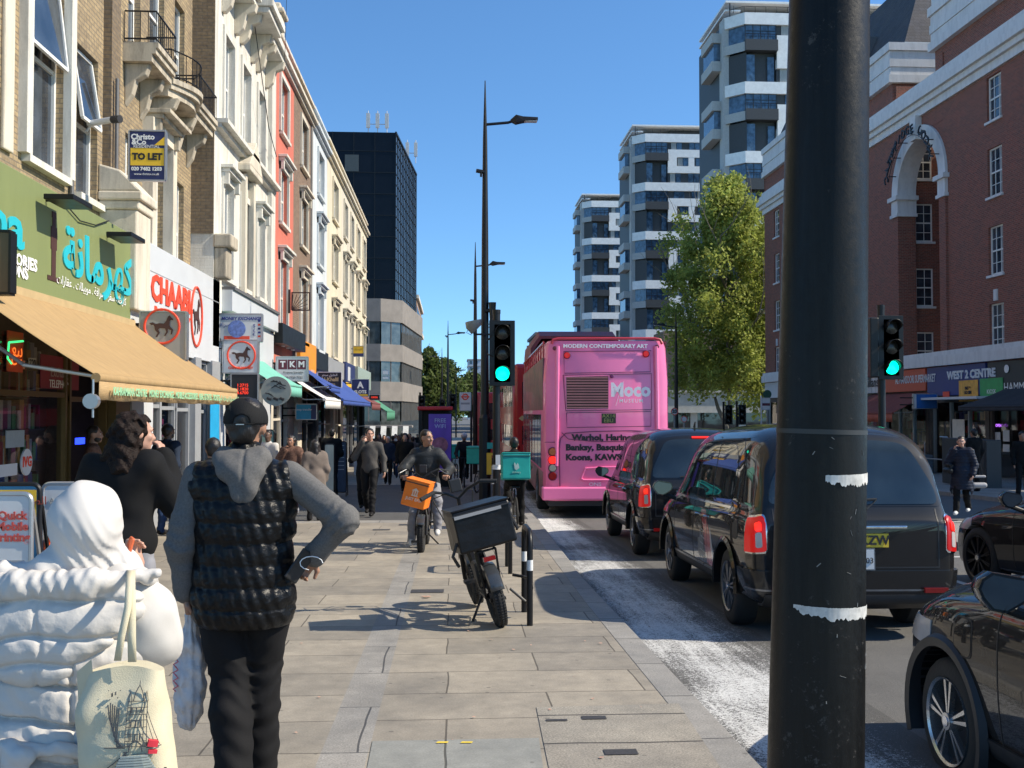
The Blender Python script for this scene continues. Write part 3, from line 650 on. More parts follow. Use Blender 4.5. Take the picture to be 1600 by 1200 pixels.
# ============================================================ BRICK MANSION BLOCK (right)
redb = brickmat('red brick', (.26, .070, .041), (.145, .045, .030), (.22, .14, .11), stainamt=.25, bump=.4, ms=.012); wst = stucco('white stone dressing', (.66, .66, .65), (.3, .3, .3), .35)
t = empty('mansion_block', (0, 0, 0), label='red brick mansion block with white cornices, sash windows and tall white arch', cat='building')
XR = 21.6; W = Wall(XR, 0, 0, 1, -1, 0); y0, y1 = 20, 70.2; A0, A1 = 44.1, 48.9
wz = [(4.05, 5.95), (7.1, 9.05), (10.25, 12.2), (13.3, 15.1)]
cols = [24, 29, 34, 39.3, 53.5, 58, 62.5, 67]
rects = [(c, c + 1.1, a, b) for c in cols for a, b in wz]
AR = (A1 - A0) / 2; ym_ = (A0 + A1) / 2; zs = 12.1
g = MB(); W.holes(g, y0, y1, 3.6, 15.3, rects + [(A0, A1, 4.0, zs + AR - .02)], .2)
arch = [(A0, zs + AR)] + [(ym_ - AR * math.cos(k * math.pi / 24), zs + AR * math.sin(k * math.pi / 24)) for k in range(25)] + [(A1, zs + AR)]
for k in range(12): a, b = arch[1 + k], arch[2 + k]; g.add([W.p(A0, 0, zs + AR), W.p(a[0], 0, a[1]), W.p(b[0], 0, b[1])], [(0, 1, 2)])
for k in range(12, 24): a, b = arch[1 + k], arch[2 + k]; g.add([W.p(A1, 0, zs + AR), W.p(a[0], 0, a[1]), W.p(b[0], 0, b[1])], [(0, 1, 2)])
for r in rects: W.quad(g, r[0], r[1], -.24, r[2], r[3])
g.add([W.p(y0, 0, 3.6), W.p(y0, 0, 19), W.p(y0, -12, 19), W.p(y0, -12, 3.6)], [(0,1,2,3)]); g.add([W.p(y1, 0, 3.6), W.p(y1, 0, 19), W.p(y1, -12, 19), W.p(y1, -12, 3.6)], [(0,1,2,3)])
Wc = Wall(XR, A1 - .02, 1, 0, 0, -1); cr = [(.55, 1.75, a - .35, b - .45) for a, b in wz] ; Wc.holes(g, 0, 6, 3.6, 17.5, cr, .15); Wc.quad(g, 0, 6, -.16, 3.6, 15.5)   # court back wall
g.add([W.p(A0, 0, 3.6), W.p(A0, -6, 3.6), W.p(A0, -6, 17.5), W.p(A0, 0, 17.5)], [(0,1,2,3)]); g.add([W.p(A0, -6, 3.6), W.p(A1, -6, 3.6), W.p(A1, -6, 17.5), W.p(A0, -6, 17.5)], [(0,1,2,3)])
for a, b in ((y0, 44.9), (49.4, y1)): W.box(g, a, b, -12, -.05, 16.75, 17.8)
g.build('wall', redb, t)
for r in rects:
    window(t, W, *r, .15, (3, 4)); s_ = MB(); W.box(s_, r[0] - .08, r[1] + .08, -.1, .08, r[2] - .1, r[2]); s_.build('sill', wst, t)
    if r[2] < 5: s_ = MB(); W.box(s_, r[0] + .42, r[0] + .68, 0, .06, r[3] + .1, r[3] + .55); s_.build('keystone', wst, t)
for r in cr: window(t, Wc, *r, .12, (3, 4)); s_ = MB(); Wc.box(s_, r[0] - .1, r[1] + .1, -.05, .08, r[2] - .1, r[2]); s_.build('sill', wst, t)
g = MB()                                                             # cornices, stepped
for z, d, h in ((15.25, .12, .35), (15.6, .28, .25), (15.85, .45, .3), (16.15, .3, .35), (16.5, .15, .26)): W.box(g, y0, y1 + d, -.6, d, z, z + h - .003)
g.build('cornice', wst, t)
g = MB()
for a, b in ((y0, 44.9), (49.4, y1)):
    for i, (z, d) in enumerate(((17.8, .2), (18.2, .1), (18.6, .14), (19.0, .1), (19.4, .2))): W.box(g, a - (d if a > 30 else 0), b + (d if a < 30 else 0), -12, d, z, z + .385)
    if a < 30: W.box(g, a, b, -12, .1, 19.8, 22)
g.build('parapet', wst, t)
g = MB(); r0, r1 = AR, AR + .55; ins = .8                            # white arch ring with soffit
pts = [(ym_ - math.cos(k * math.pi / 24), math.sin(k * math.pi / 24)) for k in range(25)]
rings = []
for k in range(25):
    c, s = -math.cos(k * math.pi / 24), math.sin(k * math.pi / 24)
    rings.append([W.p(ym_ + c * (r0 - .3), -.8, zs + s * (r0 - .3)), W.p(ym_ + c * (r0 - .3), .12, zs + s * (r0 - .3)), W.p(ym_ + c * (r0 + .35), .12, zs + s * (r0 + .35)), W.p(ym_ + c * (r0 + .35), -.0, zs + s * (r0 + .35))])
g.loft(rings, closed=True)
for a, sgn in ((A0, 1), (A1, -1)):
    W.box(g, a - .35 * sgn, a + .35 * sgn, -.8, .14, zs - .9, zs); W.box(g, a - .5 * sgn, a + .5 * sgn, -.85, .28, zs - .25, zs - .05); W.box(g, a - .42 * sgn, a + .42 * sgn, -.82, .2, zs - 1.05, zs - .9)
W.box(g, ym_ - .3, ym_ + .3, -.2, .3, zs + r0 - .3, 15.3); g.build('arch', wst, t)
g = MB()
for a in (A0, A1): s_ = 1 if a == A0 else -1; W.box(g, a - .3 * s_, a + .3 * s_, -.78, .1, 3.6, zs - 1.05)
g.split('arch_pier', redb, t)
ltr = 'CAMBRIDGE COURT'
for i, chh in enumerate(ltr):
    if chh == ' ': continue
    th = math.pi * (.1 + .8 * (len(ltr) - 1 - i) / (len(ltr) - 1)); c, s = math.cos(th), math.sin(th)
    th = math.pi - th
    text(chh, .42, W.p(ym_ + math.cos(th) * (r0 + .12), .55, zs + math.sin(th) * (r0 + .12)), (-1, 0, 0), blk, t, depth=.05, roll=-(math.pi / 2 - th), bold=.01, name='arch_letter')
g = MB(); g.tube([W.p(ym_ - math.cos(k * math.pi / 24) * (r0 - .12), .5, zs + math.sin(k * math.pi / 24) * (r0 - .12)) for k in range(2, 23)], .015, 5)
for k in range(3, 23, 3): c, s = -math.cos(k * math.pi / 24), math.sin(k * math.pi / 24); g.tube([W.p(ym_ + c * r0, .1, zs + s * r0), W.p(ym_ + c * r0, .5, zs + s * r0)], .025, 5)
g.build('arch_ironwork', blk, t)
slate = brickmat('roof slate', (.06, .06, .07), (.045, .045, .05), (.02, .02, .02), .3, .2, .008)
g = MB(); g.add([(XR - .0 + .6, 49.2, 19.8), (XR + .6, 70, 19.8), (XR + 3, 70, 25), (XR + 3, 52, 25), (XR + 9, 49.2, 19.8), (XR + 9, 52, 25)], [(0, 3, 2, 1), (0, 4, 5, 3)]); g.build('mansard_roof', slate, t)
for yy in (55, 60, 65):
    g = MB(); g.box(XR + .5, XR + 2.5, yy, yy + 1.6, 19.8, 22.2); o = g.build('dormer', lead, t); window(o, Wall(XR + .5, 0, 0, 1, -1, 0), yy + .25, yy + 1.35, 20.2, 21.9, -.06, (2, 2), name='frame')
# ============================================================ BRICK BLOCK far left, beyond the office
def farblock(name, label, x0, x1, ya, yb, h, m, m2):
    t = empty(name, (0, 0, 0), label=label, cat='building'); g = MB(); g.box(x0, x1, ya, yb, -3, h); g.build('wall', m, t)
    W = Wall(x1, 0, 0, 1, 1, 0); W2 = Wall(x0, ya, 1, 0, 0, -1)
    g = MB(); g.box(x0 - .4, x1 + .4, ya - .4, yb + .4, h, h + .6); g.box(x0 - .3, x1 + .3, ya - .3, yb + .3, h - 3.4, h - 3.1); g.build('cornice', m2, t)
    for z in np.arange(1.5, h - 2, 3.3):
        for a in np.arange(ya + 1, yb - 1.5, 3): g = MB(); W.box(g, a, a + 1.2, -.1, .05, z, z + 1.9); g.build('window', glass, t)
        for a in np.arange(1, x1 - x0 - 1, 3): g = MB(); W2.box(g, a, a + 1.2, -.1, .05, z, z + 1.9); g.build('window', glass, t)
    return t
farblock('corner_building', 'pale stone and brown corner building just past the office block', -14, -4.9, 150, 170, 13.5, stucco('far stone', (.5, .45, .38)), stonel)
farblock('brick_building', 'red brick building beyond the pale stone corner on the left', -18, -5.9, 176, 205, 21, brickmat('far brick', (.3, .17, .11), (.25, .14, .09), (.3, .25, .2)), stonel)
farblock('flat_roofed_block', 'low grey block with overhanging roof and dish behind the buses', 17, 28, 205, 226, 17.0, gutm, conc)
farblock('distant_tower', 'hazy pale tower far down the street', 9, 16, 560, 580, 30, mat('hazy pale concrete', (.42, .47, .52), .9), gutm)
# ============================================================ TREES
barkm = mat('bark', (.16, .14, .11), .9, var=.3, scale=12, bump=.5)
def leafmat(name, c):
    m, nt, b = nodes(name); tc = N_(nt, 'TexCoord'); n = N_(nt, 'TexNoise', Scale=.9, Detail=4); L_(nt, tc.outputs['Object'], n.inputs['Vector'])
    n2 = N_(nt, 'TexNoise', Scale=18, Detail=2); L_(nt, tc.outputs['Object'], n2.inputs['Vector'])
    cc = mix(nt, .5, ramp(nt, n.outputs[0], [(.32, mul(c, .6)), (.68, mul(c, 1.45))]), ramp(nt, n2.outputs[0], [(.3, (.3, .3, .3)), (.7, (.75, .75, .6))]), 'OVERLAY'); L_(nt, cc, b.inputs['Base Color']); b.inputs['Roughness'].default_value = .6
    b.inputs['Specular IOR Level'].default_value = .3
    tr = N_(nt, 'BsdfTranslucent'); L_(nt, cc, tr.inputs[0]); ms = N_(nt, 'MixShader'); ms.inputs[0].default_value = .45
    L_(nt, b.outputs[0], ms.inputs[1]); L_(nt, tr.outputs[0], ms.inputs[2]); L_(nt, ms.outputs[0], nt.nodes['Material Output'].inputs[0]); return m
def tree(name, label, x, y, h, rad, ch, nleaf, ls, lm, seed, group=None, trunk=.25, zoff=0):
    rng = random.Random(seed); nr = np.random.default_rng(seed); z0 = gz(y) + zoff
    t = empty(name, (x, y, z0), label=label, cat='tree', group=group); g = MB(); tips = []
    base = h - ch
    def limb(p, d, L, r, lev):
        pts = [p]; q = p.copy(); dd = d.copy(); n = 5
        for i in range(n): dd = (dd + Vector((rng.uniform(-.22, .22), rng.uniform(-.22, .22), rng.uniform(-.02, .16)))).normalized(); q = q + dd * L / n; pts.append(q.copy())
        g.tube(pts, [r * (1 - .65 * i / n) for i in range(n + 1)], 6 if lev else 9, cap=False)
        if lev < 3:
            for k in range(rng.randint(3, 4)):
                i = rng.randint(2, n); e = (dd + Vector((rng.uniform(-1, 1), rng.uniform(-1, 1), rng.uniform(-.25, .7)))).normalized(); limb(pts[i], e, L * rng.uniform(.5, .75), r * .45, lev + 1)
        tips.extend(pts[2:])
    limb(Vector((0, 0, 0)), Vector((0, 0, 1)), base, trunk, 3); top = Vector((0, 0, base))
    g.tube([(0, 0, base * .8), (rng.uniform(-.3, .3), 0, h * .6), (0, rng.uniform(-.3, .3), h * .93)], [trunk * .4, trunk * .25, .02], 6)
    for k in range(9):
        a = k * 2.4; zz = base + ch * .55 * (k / 9); limb(Vector((0, 0, zz)), Vector((math.cos(a) * .9, math.sin(a) * .9, .8)).normalized(), ch * .36, trunk * .4, 1)
    g.build('trunk', barkm, t)
    cl = []
    for k in range(220):
        u = nr.random(); zc = base + ch * (.02 + .96 * u); prof = (math.sin(math.pi * min(1, (u * .80 + .20))) ** .6) * nr.choice([.8, 1, 1.12])
        a = nr.random() * 6.283; rr = rad * prof * math.sqrt(nr.random()) * (.75 + .35 * nr.random()); cl.append((rr * math.cos(a), rr * math.sin(a), zc, rad * (.12 + .14 * nr.random())))
    cl = np.array(cl); idx = nr.integers(0, len(cl), nleaf); d = nr.normal(size=(nleaf, 3)); d /= np.linalg.norm(d, axis=1)[:, None]
    P_ = cl[idx, :3] + d * (cl[idx, 3] * nr.random(nleaf) ** .45)[:, None] * np.array([1, 1, 1.25])
    a = nr.normal(size=(nleaf, 3)); a /= np.linalg.norm(a, axis=1)[:, None]; b = np.cross(a, nr.normal(size=(nleaf, 3))); b /= np.linalg.norm(b, axis=1)[:, None]
    s = ls * (.6 + .8 * nr.random(nleaf))[:, None]; V = np.stack([P_ - a * s, P_ + b * s * .5, P_ + a * s, P_ - b * s * .5], 1).reshape(-1, 3)
    me = bpy.data.meshes.new('crown'); me.vertices.add(len(V)); me.vertices.foreach_set('co', V.ravel()); me.loops.add(nleaf * 4); me.polygons.add(nleaf)
    me.loops.foreach_set('vertex_index', np.arange(nleaf * 4)); me.polygons.foreach_set('loop_start', np.arange(nleaf) * 4); me.polygons.foreach_set('loop_total', np.full(nleaf, 4)); me.update(calc_edges=True); me.materials.append(lm)
    o = bpy.data.objects.new('crown', me); C.objects.link(o); o.parent = t
    return t
lf1 = leafmat('spring leaves', (.31, .35, .085)); lf2 = leafmat('far leaves', (.10, .135, .04))
tree('plane_tree', 'tall fresh green tree standing in front of the nearest tower', 20.9, 77, 20.8, 5.2, 16.2, 52000, .15, lf1, 3, trunk=.3)
tree('plane_tree', 'fresh green tree half hidden behind the end of the brick block', 25.4, 80, 18, 4.5, 15, 26000, .15, lf1, 9)
tree('street_tree', 'pale green tree at the far left end of the street', -5, 230, 17, 6, 14, 9000, .5, lf2, 5, 'trees at the end of the street')
tree('street_tree', 'green tree in the middle distance left of the tall lamp posts', -2.0, 270, 17, 6.5, 15, 9000, .5, lf2, 6, 'trees at the end of the street')
tree('street_tree', 'low dark green tree behind the bus stop sign', 6, 290, 14, 7, 11, 9000, .5, lf2, 7, 'trees at the end of the street')
tree('street_tree', 'green tree glimpsed beyond the red bus', 17, 300, 14, 7, 12, 7000, .5, lf2, 8, 'trees at the end of the street')
# ============================================================ SHOPS AND SIGNS, left side
XL = -5.3; WL = Wall(XL, 0, 0, 1, 1, 0)
red_t = mat('red lettering', (.75, .07, .03), .5, var=.03); whitet = mat('white lettering', (.8, .8, .78), .5, var=.03); cyan_t = mat('cyan lettering', (.02, .42, .50), .5, var=.05); blackt = mat('black lettering', (.015, .015, .018), .5)
bluet = mat('navy lettering', (.03, .05, .25), .5); greent = mat('mint lettering', (.30, .55, .32), .6); yellowt = mat('yellow panel', (.8, .5, .03), .5, var=.04); navy = mat('navy panel', (.02, .03, .12), .45, var=.05)
olive = mat('olive green fascia', (.20, .235, .095), .45, var=.07, scale=3, stretch=(1, 6, .6)); whitep = mat('white panel', (.58, .60, .62), .35, var=.04, scale=2); greyp = mat('grey panel', (.3, .31, .32), .45, var=.08); alu = mat('aluminium', (.45, .46, .47), .35, .8, var=.06)
def clearglass(name, tint=(.9, .95, .95), refl=.2):
    m, nt, b = nodes(name); tr = N_(nt, 'BsdfTransparent'); tr.inputs[0].default_value = rgb(tint); gl = N_(nt, 'BsdfGlossy', Roughness=.02); fr = N_(nt, 'Fresnel', IOR=1.5)
    ms = N_(nt, 'MixShader'); L_(nt, math_(nt, 'ADD', fr.outputs[0], refl * .3), ms.inputs[0]); L_(nt, tr.outputs[0], ms.inputs[1]); L_(nt, gl.outputs[0], ms.inputs[2]); L_(nt, ms.outputs[0], nt.nodes['Material Output'].inputs[0]); return m
cg = clearglass('clear shop glass')
prod = [mat('stock %d' % i, c, .5, var=.25, scale=30) for i, c in enumerate([(.35, .03, .03), (.5, .45, .4), (.05, .07, .2), (.04, .04, .04), (.45, .22, .05), (.1, .25, .12), (.3, .3, .32), (.25, .04, .12)])]
def shelves(par, W, a0, a1, z0, z1, d=-.9, n=5, step=.13, seed=1, name='stock'):
    rng = random.Random(seed); g = MB(); h = (z1 - z0) / n
    for i in range(n):
        W.box(g, a0, a1, d - .3, d, z0 + i * h - .02, z0 + i * h, 3)
        a = a0 + .02
        while a < a1 - .05:
            w_ = rng.uniform(.4, 1.2) * step; hh = h * rng.uniform(.45, .85); k = rng.randrange(8)
            W.box(g, a, min(a1, a + w_ * .92), d - .25, d - rng.uniform(.02, .1), z0 + i * h, z0 + i * h + hh, k); a += w_
    return g.build(name, prod, par)
def shopfront(name, label, y0, y1, ztop, m_frame, layout, seed=1, lit=None, deep=1.3):
    """layout: list of (y0,y1,kind) kind: glass / door / shutter / open / pier"""
    t = empty(name, (0, 0, 0), label=label, cat='shopfront', group='shopfronts along the left pavement'); zb = min(gz(y0), gz(y1)) - .1; W = WL
    g = MB(); W.box(g, y0, y1, -deep - .1, -deep, zb, ztop); W.box(g, y0, y1, -deep, -.05, ztop - .05, ztop); W.box(g, y0, y0 + .05, -deep, -.1, zb, ztop); W.box(g, y1 - .05, y1, -deep, -.1, zb, ztop); W.box(g, y0, y1, -deep, -.02, zb, zb + .12); g.build('interior', mat('shop interior', (.09, .075, .06), .8, var=.3, scale=2), t)
    for i, (a0, a1, k) in enumerate(layout):
        g = MB(); zg = gz((a0 + a1) / 2)
        if k == 'pier': W.box(g, a0, a1, -.3, .04, zb, ztop); g.build('pier', m_frame, t); continue
        if k == 'shutter':
            n = int((ztop - zg) / .09)
            for j in range(n): W.box(g, a0, a1, -.16, -.08 - .02 * (j % 2), zg + j * .09, zg + j * .09 + .086)
            g.build('shutter', alu, t); continue
        W.box(g, a0, a0 + .06, -.2, -.08, zb, ztop); W.box(g, a1 - .06, a1, -.2, -.08, zb, ztop); W.box(g, a0, a1, -.2, -.08, ztop - .1, ztop); W.box(g, a0, a1, -.18, -.09, zg + 2.15, zg + 2.22)
        if k == 'glass': W.box(g, a0, a1, -.22, -.06, zb, zg + .45)
        f = g.build('door_frame' if k == 'door' else 'window_frame', m_frame, t)
        if k != 'open': g = MB(); W.quad(g, a0 + .05, a1 - .05, -.14, zg + (.45 if k == 'glass' else .05), ztop - .1); g.build('pane', cg, f)
        shelves(t, W, a0 + .1, a1 - .1, zg + .3, ztop - .3, -.55 if k == 'glass' else -1.0, 6, .14, seed * 9 + i)
    return t
goldm = mat('brass frame', (.15, .10, .035), .4, .5)
t = shopfront('shopfront', 'dark crowded phone accessory shop with brass door frame under the tan awning', 8, 17.4, 3.1, goldm, [(8, 10.2, 'glass'), (10.25, 12.4, 'glass'), (12.45, 14.9, 'glass'), (15, 16.6, 'open'), (16.65, 17.35, 'pier')], 1)
# posters and small lights seen through the nearest window
def flat(par, u0, v0, u1, v1, x, m, name='poster', th=.012):
    p, q = onX(u0, v0, x), onX(u1, v1, x); g = MB(); g.box(x - th, x, min(p.y, q.y), max(p.y, q.y), min(p.z, q.z), max(p.z, q.z)); return g.build(name, m, par)
Xp = XL - .12
flat(t, 64, 553, 123, 610, Xp, mat('dark red poster', (.22, .02, .03), .5), th=.01)
text('Exchange', .14, onX(95, 583, Xp + .01), (1, 0, 0), mat('dim lettering', (.35, .25, .22), .6), t); text('TELEPHONE', .11, onX(95, 601, Xp + .01), (1, 0, 0), whitet, t)
g = MB(); p = onX(26, 546, Xp + .03)
g.box(Xp, Xp + .02, p.y - .22, p.y + .22, p.z - .28, p.z + .22); g.build('neon_sign', mat('red orange plastic', (.6, .09, .03), .5), t)
g = MB()
for q in (((14, 535), (12, 560), (18, 568)), ((14, 535), (36, 533)),): g.tube([onX(a, b, Xp + .05) for a, b in q], .012, 6)
g.build('neon_tube', emis('green neon', (.05, .9, .25), 1.2), t)
text(ar('بيع'), .2, onX(27, 547, Xp + .045), (1, 0, 0), emis('orange neon', (1, .2, .03), .8), t)
flat(t, 18, 561, 39, 577, Xp + .005, mat('salmon card', (.7, .3, .18), .6)); flat(t, 46, 559, 56, 576, Xp + .005, mat('cream card', (.5, .47, .4), .6)); text('220', .1, onX(51, 568, Xp + .012), (1, 0, 0), blackt, t)
flat(t, 10, 673, 38, 698, Xp + .005, mat('photo card', (.25, .3, .33), .5))
p = onX(41, 722, Xp + .01); g = MB(); g.tube([p + Vector((-.01, 0, 0)), p + Vector((.01, 0, 0))], [.17, .17], 24); g.build('sticker', whitep, t); text('IVG', .13, p + Vector((.014, 0, 0)), (1, 0, 0), red_t, t, bold=.006)
flat(t, -12, 728, 27, 742, Xp + .005, whitep, 'sticker')
g = MB(); p = onX(125, 689, XL - .5); g.box(p.x - .02, p.x + .02, p.y - .16, p.y + .16, p.z - .05, p.z + .05); g.build('blue_light_box', emis('blue neon', (.02, .05, 1), 2.5), t)
t2 = shopfront('shopfront', 'grey framed glass doors of the money changer with white wall beside', 17.45, 24.0, 2.75, greyp, [(17.45, 18.1, 'pier'), (18.1, 19.6, 'glass'), (19.6, 20.6, 'door'), (20.7, 21.7, 'glass'), (21.7, 22.2, 'pier'), (22.2, 23.2, 'door'), (23.2, 24, 'pier')], 2)
flat(t2, 205, 628, 238, 760, XL + .012, whitep); flat(t2, 329, 622, 342, 770, XL + .06, mat('bright blue panel', (.02, .35, .65), .4), 'blue_panel')
shopfront('shopfront', 'narrow pale shopfront with half closed shutter under the mint green awning', 24.05, 30.6, 3.3, whitep, [(24.05, 24.6, 'pier'), (24.6, 26.5, 'glass'), (26.5, 27.6, 'door'), (27.7, 29.4, 'glass'), (29.4, 30.6, 'pier')], 3)
shopfront('shopfront', 'shopfront with a blue poster box beneath the white awning', 30.7, 37, 3.4, stonel, [(30.7, 31.1, 'pier'), (31.1, 33.2, 'glass'), (33.3, 34.5, 'open'), (34.6, 36, 'shutter'), (36, 37, 'pier')], 4)
shopfront('shopfront', 'dark framed shopfront beneath the start of the long blue awning', 37, 44.4, 3.4, dclad, [(37, 39, 'open'), (39, 41, 'glass'), (41, 41.6, 'pier'), (41.6, 44.4, 'glass')], 5)
shopfront('shopfront', 'shopfront with pale green panels beneath the blue awning', 44.4, 52, 3.4, cream, [(44.4, 46.8, 'glass'), (46.8, 47.6, 'pier'), (47.6, 49.6, 'glass'), (49.6, 52, 'open')], 6)
shopfront('shopfront', 'farthest shopfront before the office block, beneath red and green awnings', 52, 65, 3.4, greyp, [(52, 55, 'glass'), (55, 57, 'open'), (57, 61, 'glass'), (61, 65, 'open')], 7)
# plain masonry between shopfront heads and the houses above
def fascia(name, label, y0, y1, z0, z1, d, m, cat='shop sign', group='fascia signs over the left shops'):
    t = empty(name, (0, 0, 0), label=label, cat=cat, group=group); g = MB(); WL.box(g, y0, y1, -.5, d, z0, z1); g.build('panel', m, t, bevel=.01); return t
k = fascia('fascia_sign', 'olive green fascia with cyan lettering above the tan awning', 7.5, 17.4, 3.12, 4.55, .02, olive)
text('Kahramana', .52, onX(37, 362, XL + .03), (1, 0, 0), cyan_t, k, bold=.02, sx=1.5, depth=.02, align='RIGHT')
text('MOBILE ACCESSORIES', .15, onX(58, 417, XL + .03), (1, 0, 0), whitet, k, bold=.008, sx=1.2, align='RIGHT'); text('RESERVATIONS', .15, onX(44, 429, XL + .03), (1, 0, 0), whitet, k, bold=.008, sx=1.2, align='RIGHT')
text(ar('كهرمانة'), .62, onX(158, 418, XL + .03), (1, 0, 0), cyan_t, k, bold=.02, sx=1.25, depth=.02)
text(ar('كارخانة سفر . صرافة . موبيلات . عقارات'), .12, onX(148, 456, XL + .03), (1, 0, 0), whitet, k, sx=1.15)
pm = mat('dark brown print', (.06, .025, .02), .6); g = MB()
p = onX(84, 390, XL + .025)
for zz0, zz1, w_ in ((-.42, -.36, .2), (-.36, .0, .07), (0, .3, .1), (.3, .42, .05), (.42, .5, .07)): g.box(XL + .02, XL + .03, p.y - w_, p.y + w_, p.z + zz0, p.z + zz1)
g.build('printed_figure', pm, k)
for u0, v0 in ((106, 316), (196, 372)):
    p = onX(u0, v0, XL + .3); g = MB(); g.box(XL + .12, XL + .5, p.y - .35, p.y + .35, p.z - .03, p.z + .04); g.tube([(XL - .4, p.y, p.z + .02), (XL + .3, p.y, p.z + .02)], .02, 6); g.build('floodlight', blk, k, bevel=.01)
g = MB(); WL.box(g, 7.5, 17.4, -.02, .1, 3.0, 3.12); g.build('awning_box', mat('tan trim', (.45, .33, .17), .6), k)
k = fascia('fascia_sign', 'white fascia with red lettering and a horse in a red oval', 17.43, 24.05, 2.72, 4.6, 0.0, whitep)
text('CHAABI', .46, onX(269, 463, XL + .01), (1, 0, 0), red_t, k, bold=.025, sx=1.22, depth=.02); text('MONEY', .42, onX(270, 508, XL + .01), (1, 0, 0), red_t, k, bold=.025, sx=1.22, depth=.02)
def horse(par, O, A, B, N, s, m=None, ring=True, rx=1, ry=1):
    """galloping horse outline in a ring on a sign face"""
    P = [(-.62, .16), (-.45, .2), (-.3, .12), (-.12, .16), (.1, .14), (.22, .3), (.3, .5), (.38, .56), (.42, .5), (.55, .38), (.56, .32), (.46, .33), (.4, .3), (.38, .1), (.4, 0), (.55, -.16), (.5, -.4), (.44, -.4), (.47, -.2), (.3, -.12), (.3, -.3), (.16, -.5), (.12, -.46), (.22, -.28), (.16, -.1), (-.1, -.08), (-.18, -.16), (-.1, -.32), (-.24, -.55), (-.3, -.52), (-.2, -.33), (-.34, -.18), (-.36, -.02), (-.42, .08), (-.52, .06)]
    g = MB(); g.prism([(a * s * rx, b * s * ry) for a, b in P], Vector(O), A, B, N, .008); o = g.build('horse_emblem', m or pm, par)
    if ring:
        g = MB(); A, B = Vector(A), Vector(B); g.tube([Vector(O) + A * math.cos(2 * math.pi * i / 32) * s * .86 * rx + B * math.sin(2 * math.pi * i / 32) * s * .86 * ry + Vector(N) * .004 for i in range(33)], .022 * (s / .4) ** .5, 6); g.build('ring', red_t, par)
horse(k, onX(307, 495, XL + .01), (0, 1, 0), (0, 0, 1), (1, 0, 0), .62, rx=.85, ry=1.15)
g = MB(); WL.box(g, 17.43, 24.05, .001, .004, 4.1, 4.115); g.build('panel_joint', greyp, k)
k = fascia('fascia_beam', 'white slanted fascia beam with lead top under the white corner house', 24.25, 30.6, 3.95, 4.45, .25, whitep, 'fascia')
g = MB(); WL.box(g, 24.25, 30.6, -.5, .3, 4.45, 4.52); g.build('lead_top', lead, k); g = MB(); WL.box(g, 28.2, 30.6, -.5, .12, 2.4, 3.95); g.build('panel', whitep, k)
g = MB(); WL.box(g, 24.05, 24.25, -.5, -.02, 2.7, 4.6); g.build('end_panel', whitep, k); g = MB(); WL.box(g, 24.26, 28.2, -.5, -.1, 3.2, 3.95); g.build('backing', sdark, k)
k = fascia('fascia_sign', 'black projecting fascia with small spotlights under the red house', 30.8, 35.6, 3.65, 4.25, .35, blk)
for a in (31.8, 32.8, 33.8): g = MB(); g.cyl(WL.p(a, .2, 3.63), (0, 0, 1), .06, .05); g.build('spotlight', whitep, k)
g = MB(); WL.box(g, 30.8, 36, -.5, -.05, 3.2, 3.65); g.build('backing', whitep, k)
k = fascia('fascia_sign', 'bright orange fascia at the foot of the brown house', 36, 40.2, 2.4, 4.15, .12, mat('orange panel', (.75, .28, .02), .45, var=.1, scale=3)); g = MB(); WL.box(g, 38.6, 39.6, .12, .13, 2.5, 3.2); g.build('picture', mat('picture print', (.6, .35, .25), .5, var=.5, scale=5), k)
k = fascia('fascia_sign', 'black blank fascia under the pale blue house', 40.3, 44.3, 3.3, 4.1, .1, blk)
k = fascia('fascia_sign', 'grey and cream fascia before the betting shop', 44.4, 51, 3.2, 4.0, .08, greyp)
k = fascia('fascia_sign', 'blue and yellow betting shop fascia', 51.1, 56, 2.9, 4.1, .15, navy); g = MB(); WL.box(g, 51.1, 56, .15, .17, 2.9, 3.1); g.build('yellow_strip', yellowt, k); g = MB(); WL.box(g, 52, 53.2, .15, .17, 3.2, 3.9); g.build('white_emblem', whitep, k)
k = fascia('fascia_sign', 'pale green glazed fascia box near the end of the terrace', 56.1, 65, 3.0, 4.1, .3, mat('pale green glass', (.35, .42, .36), .3))
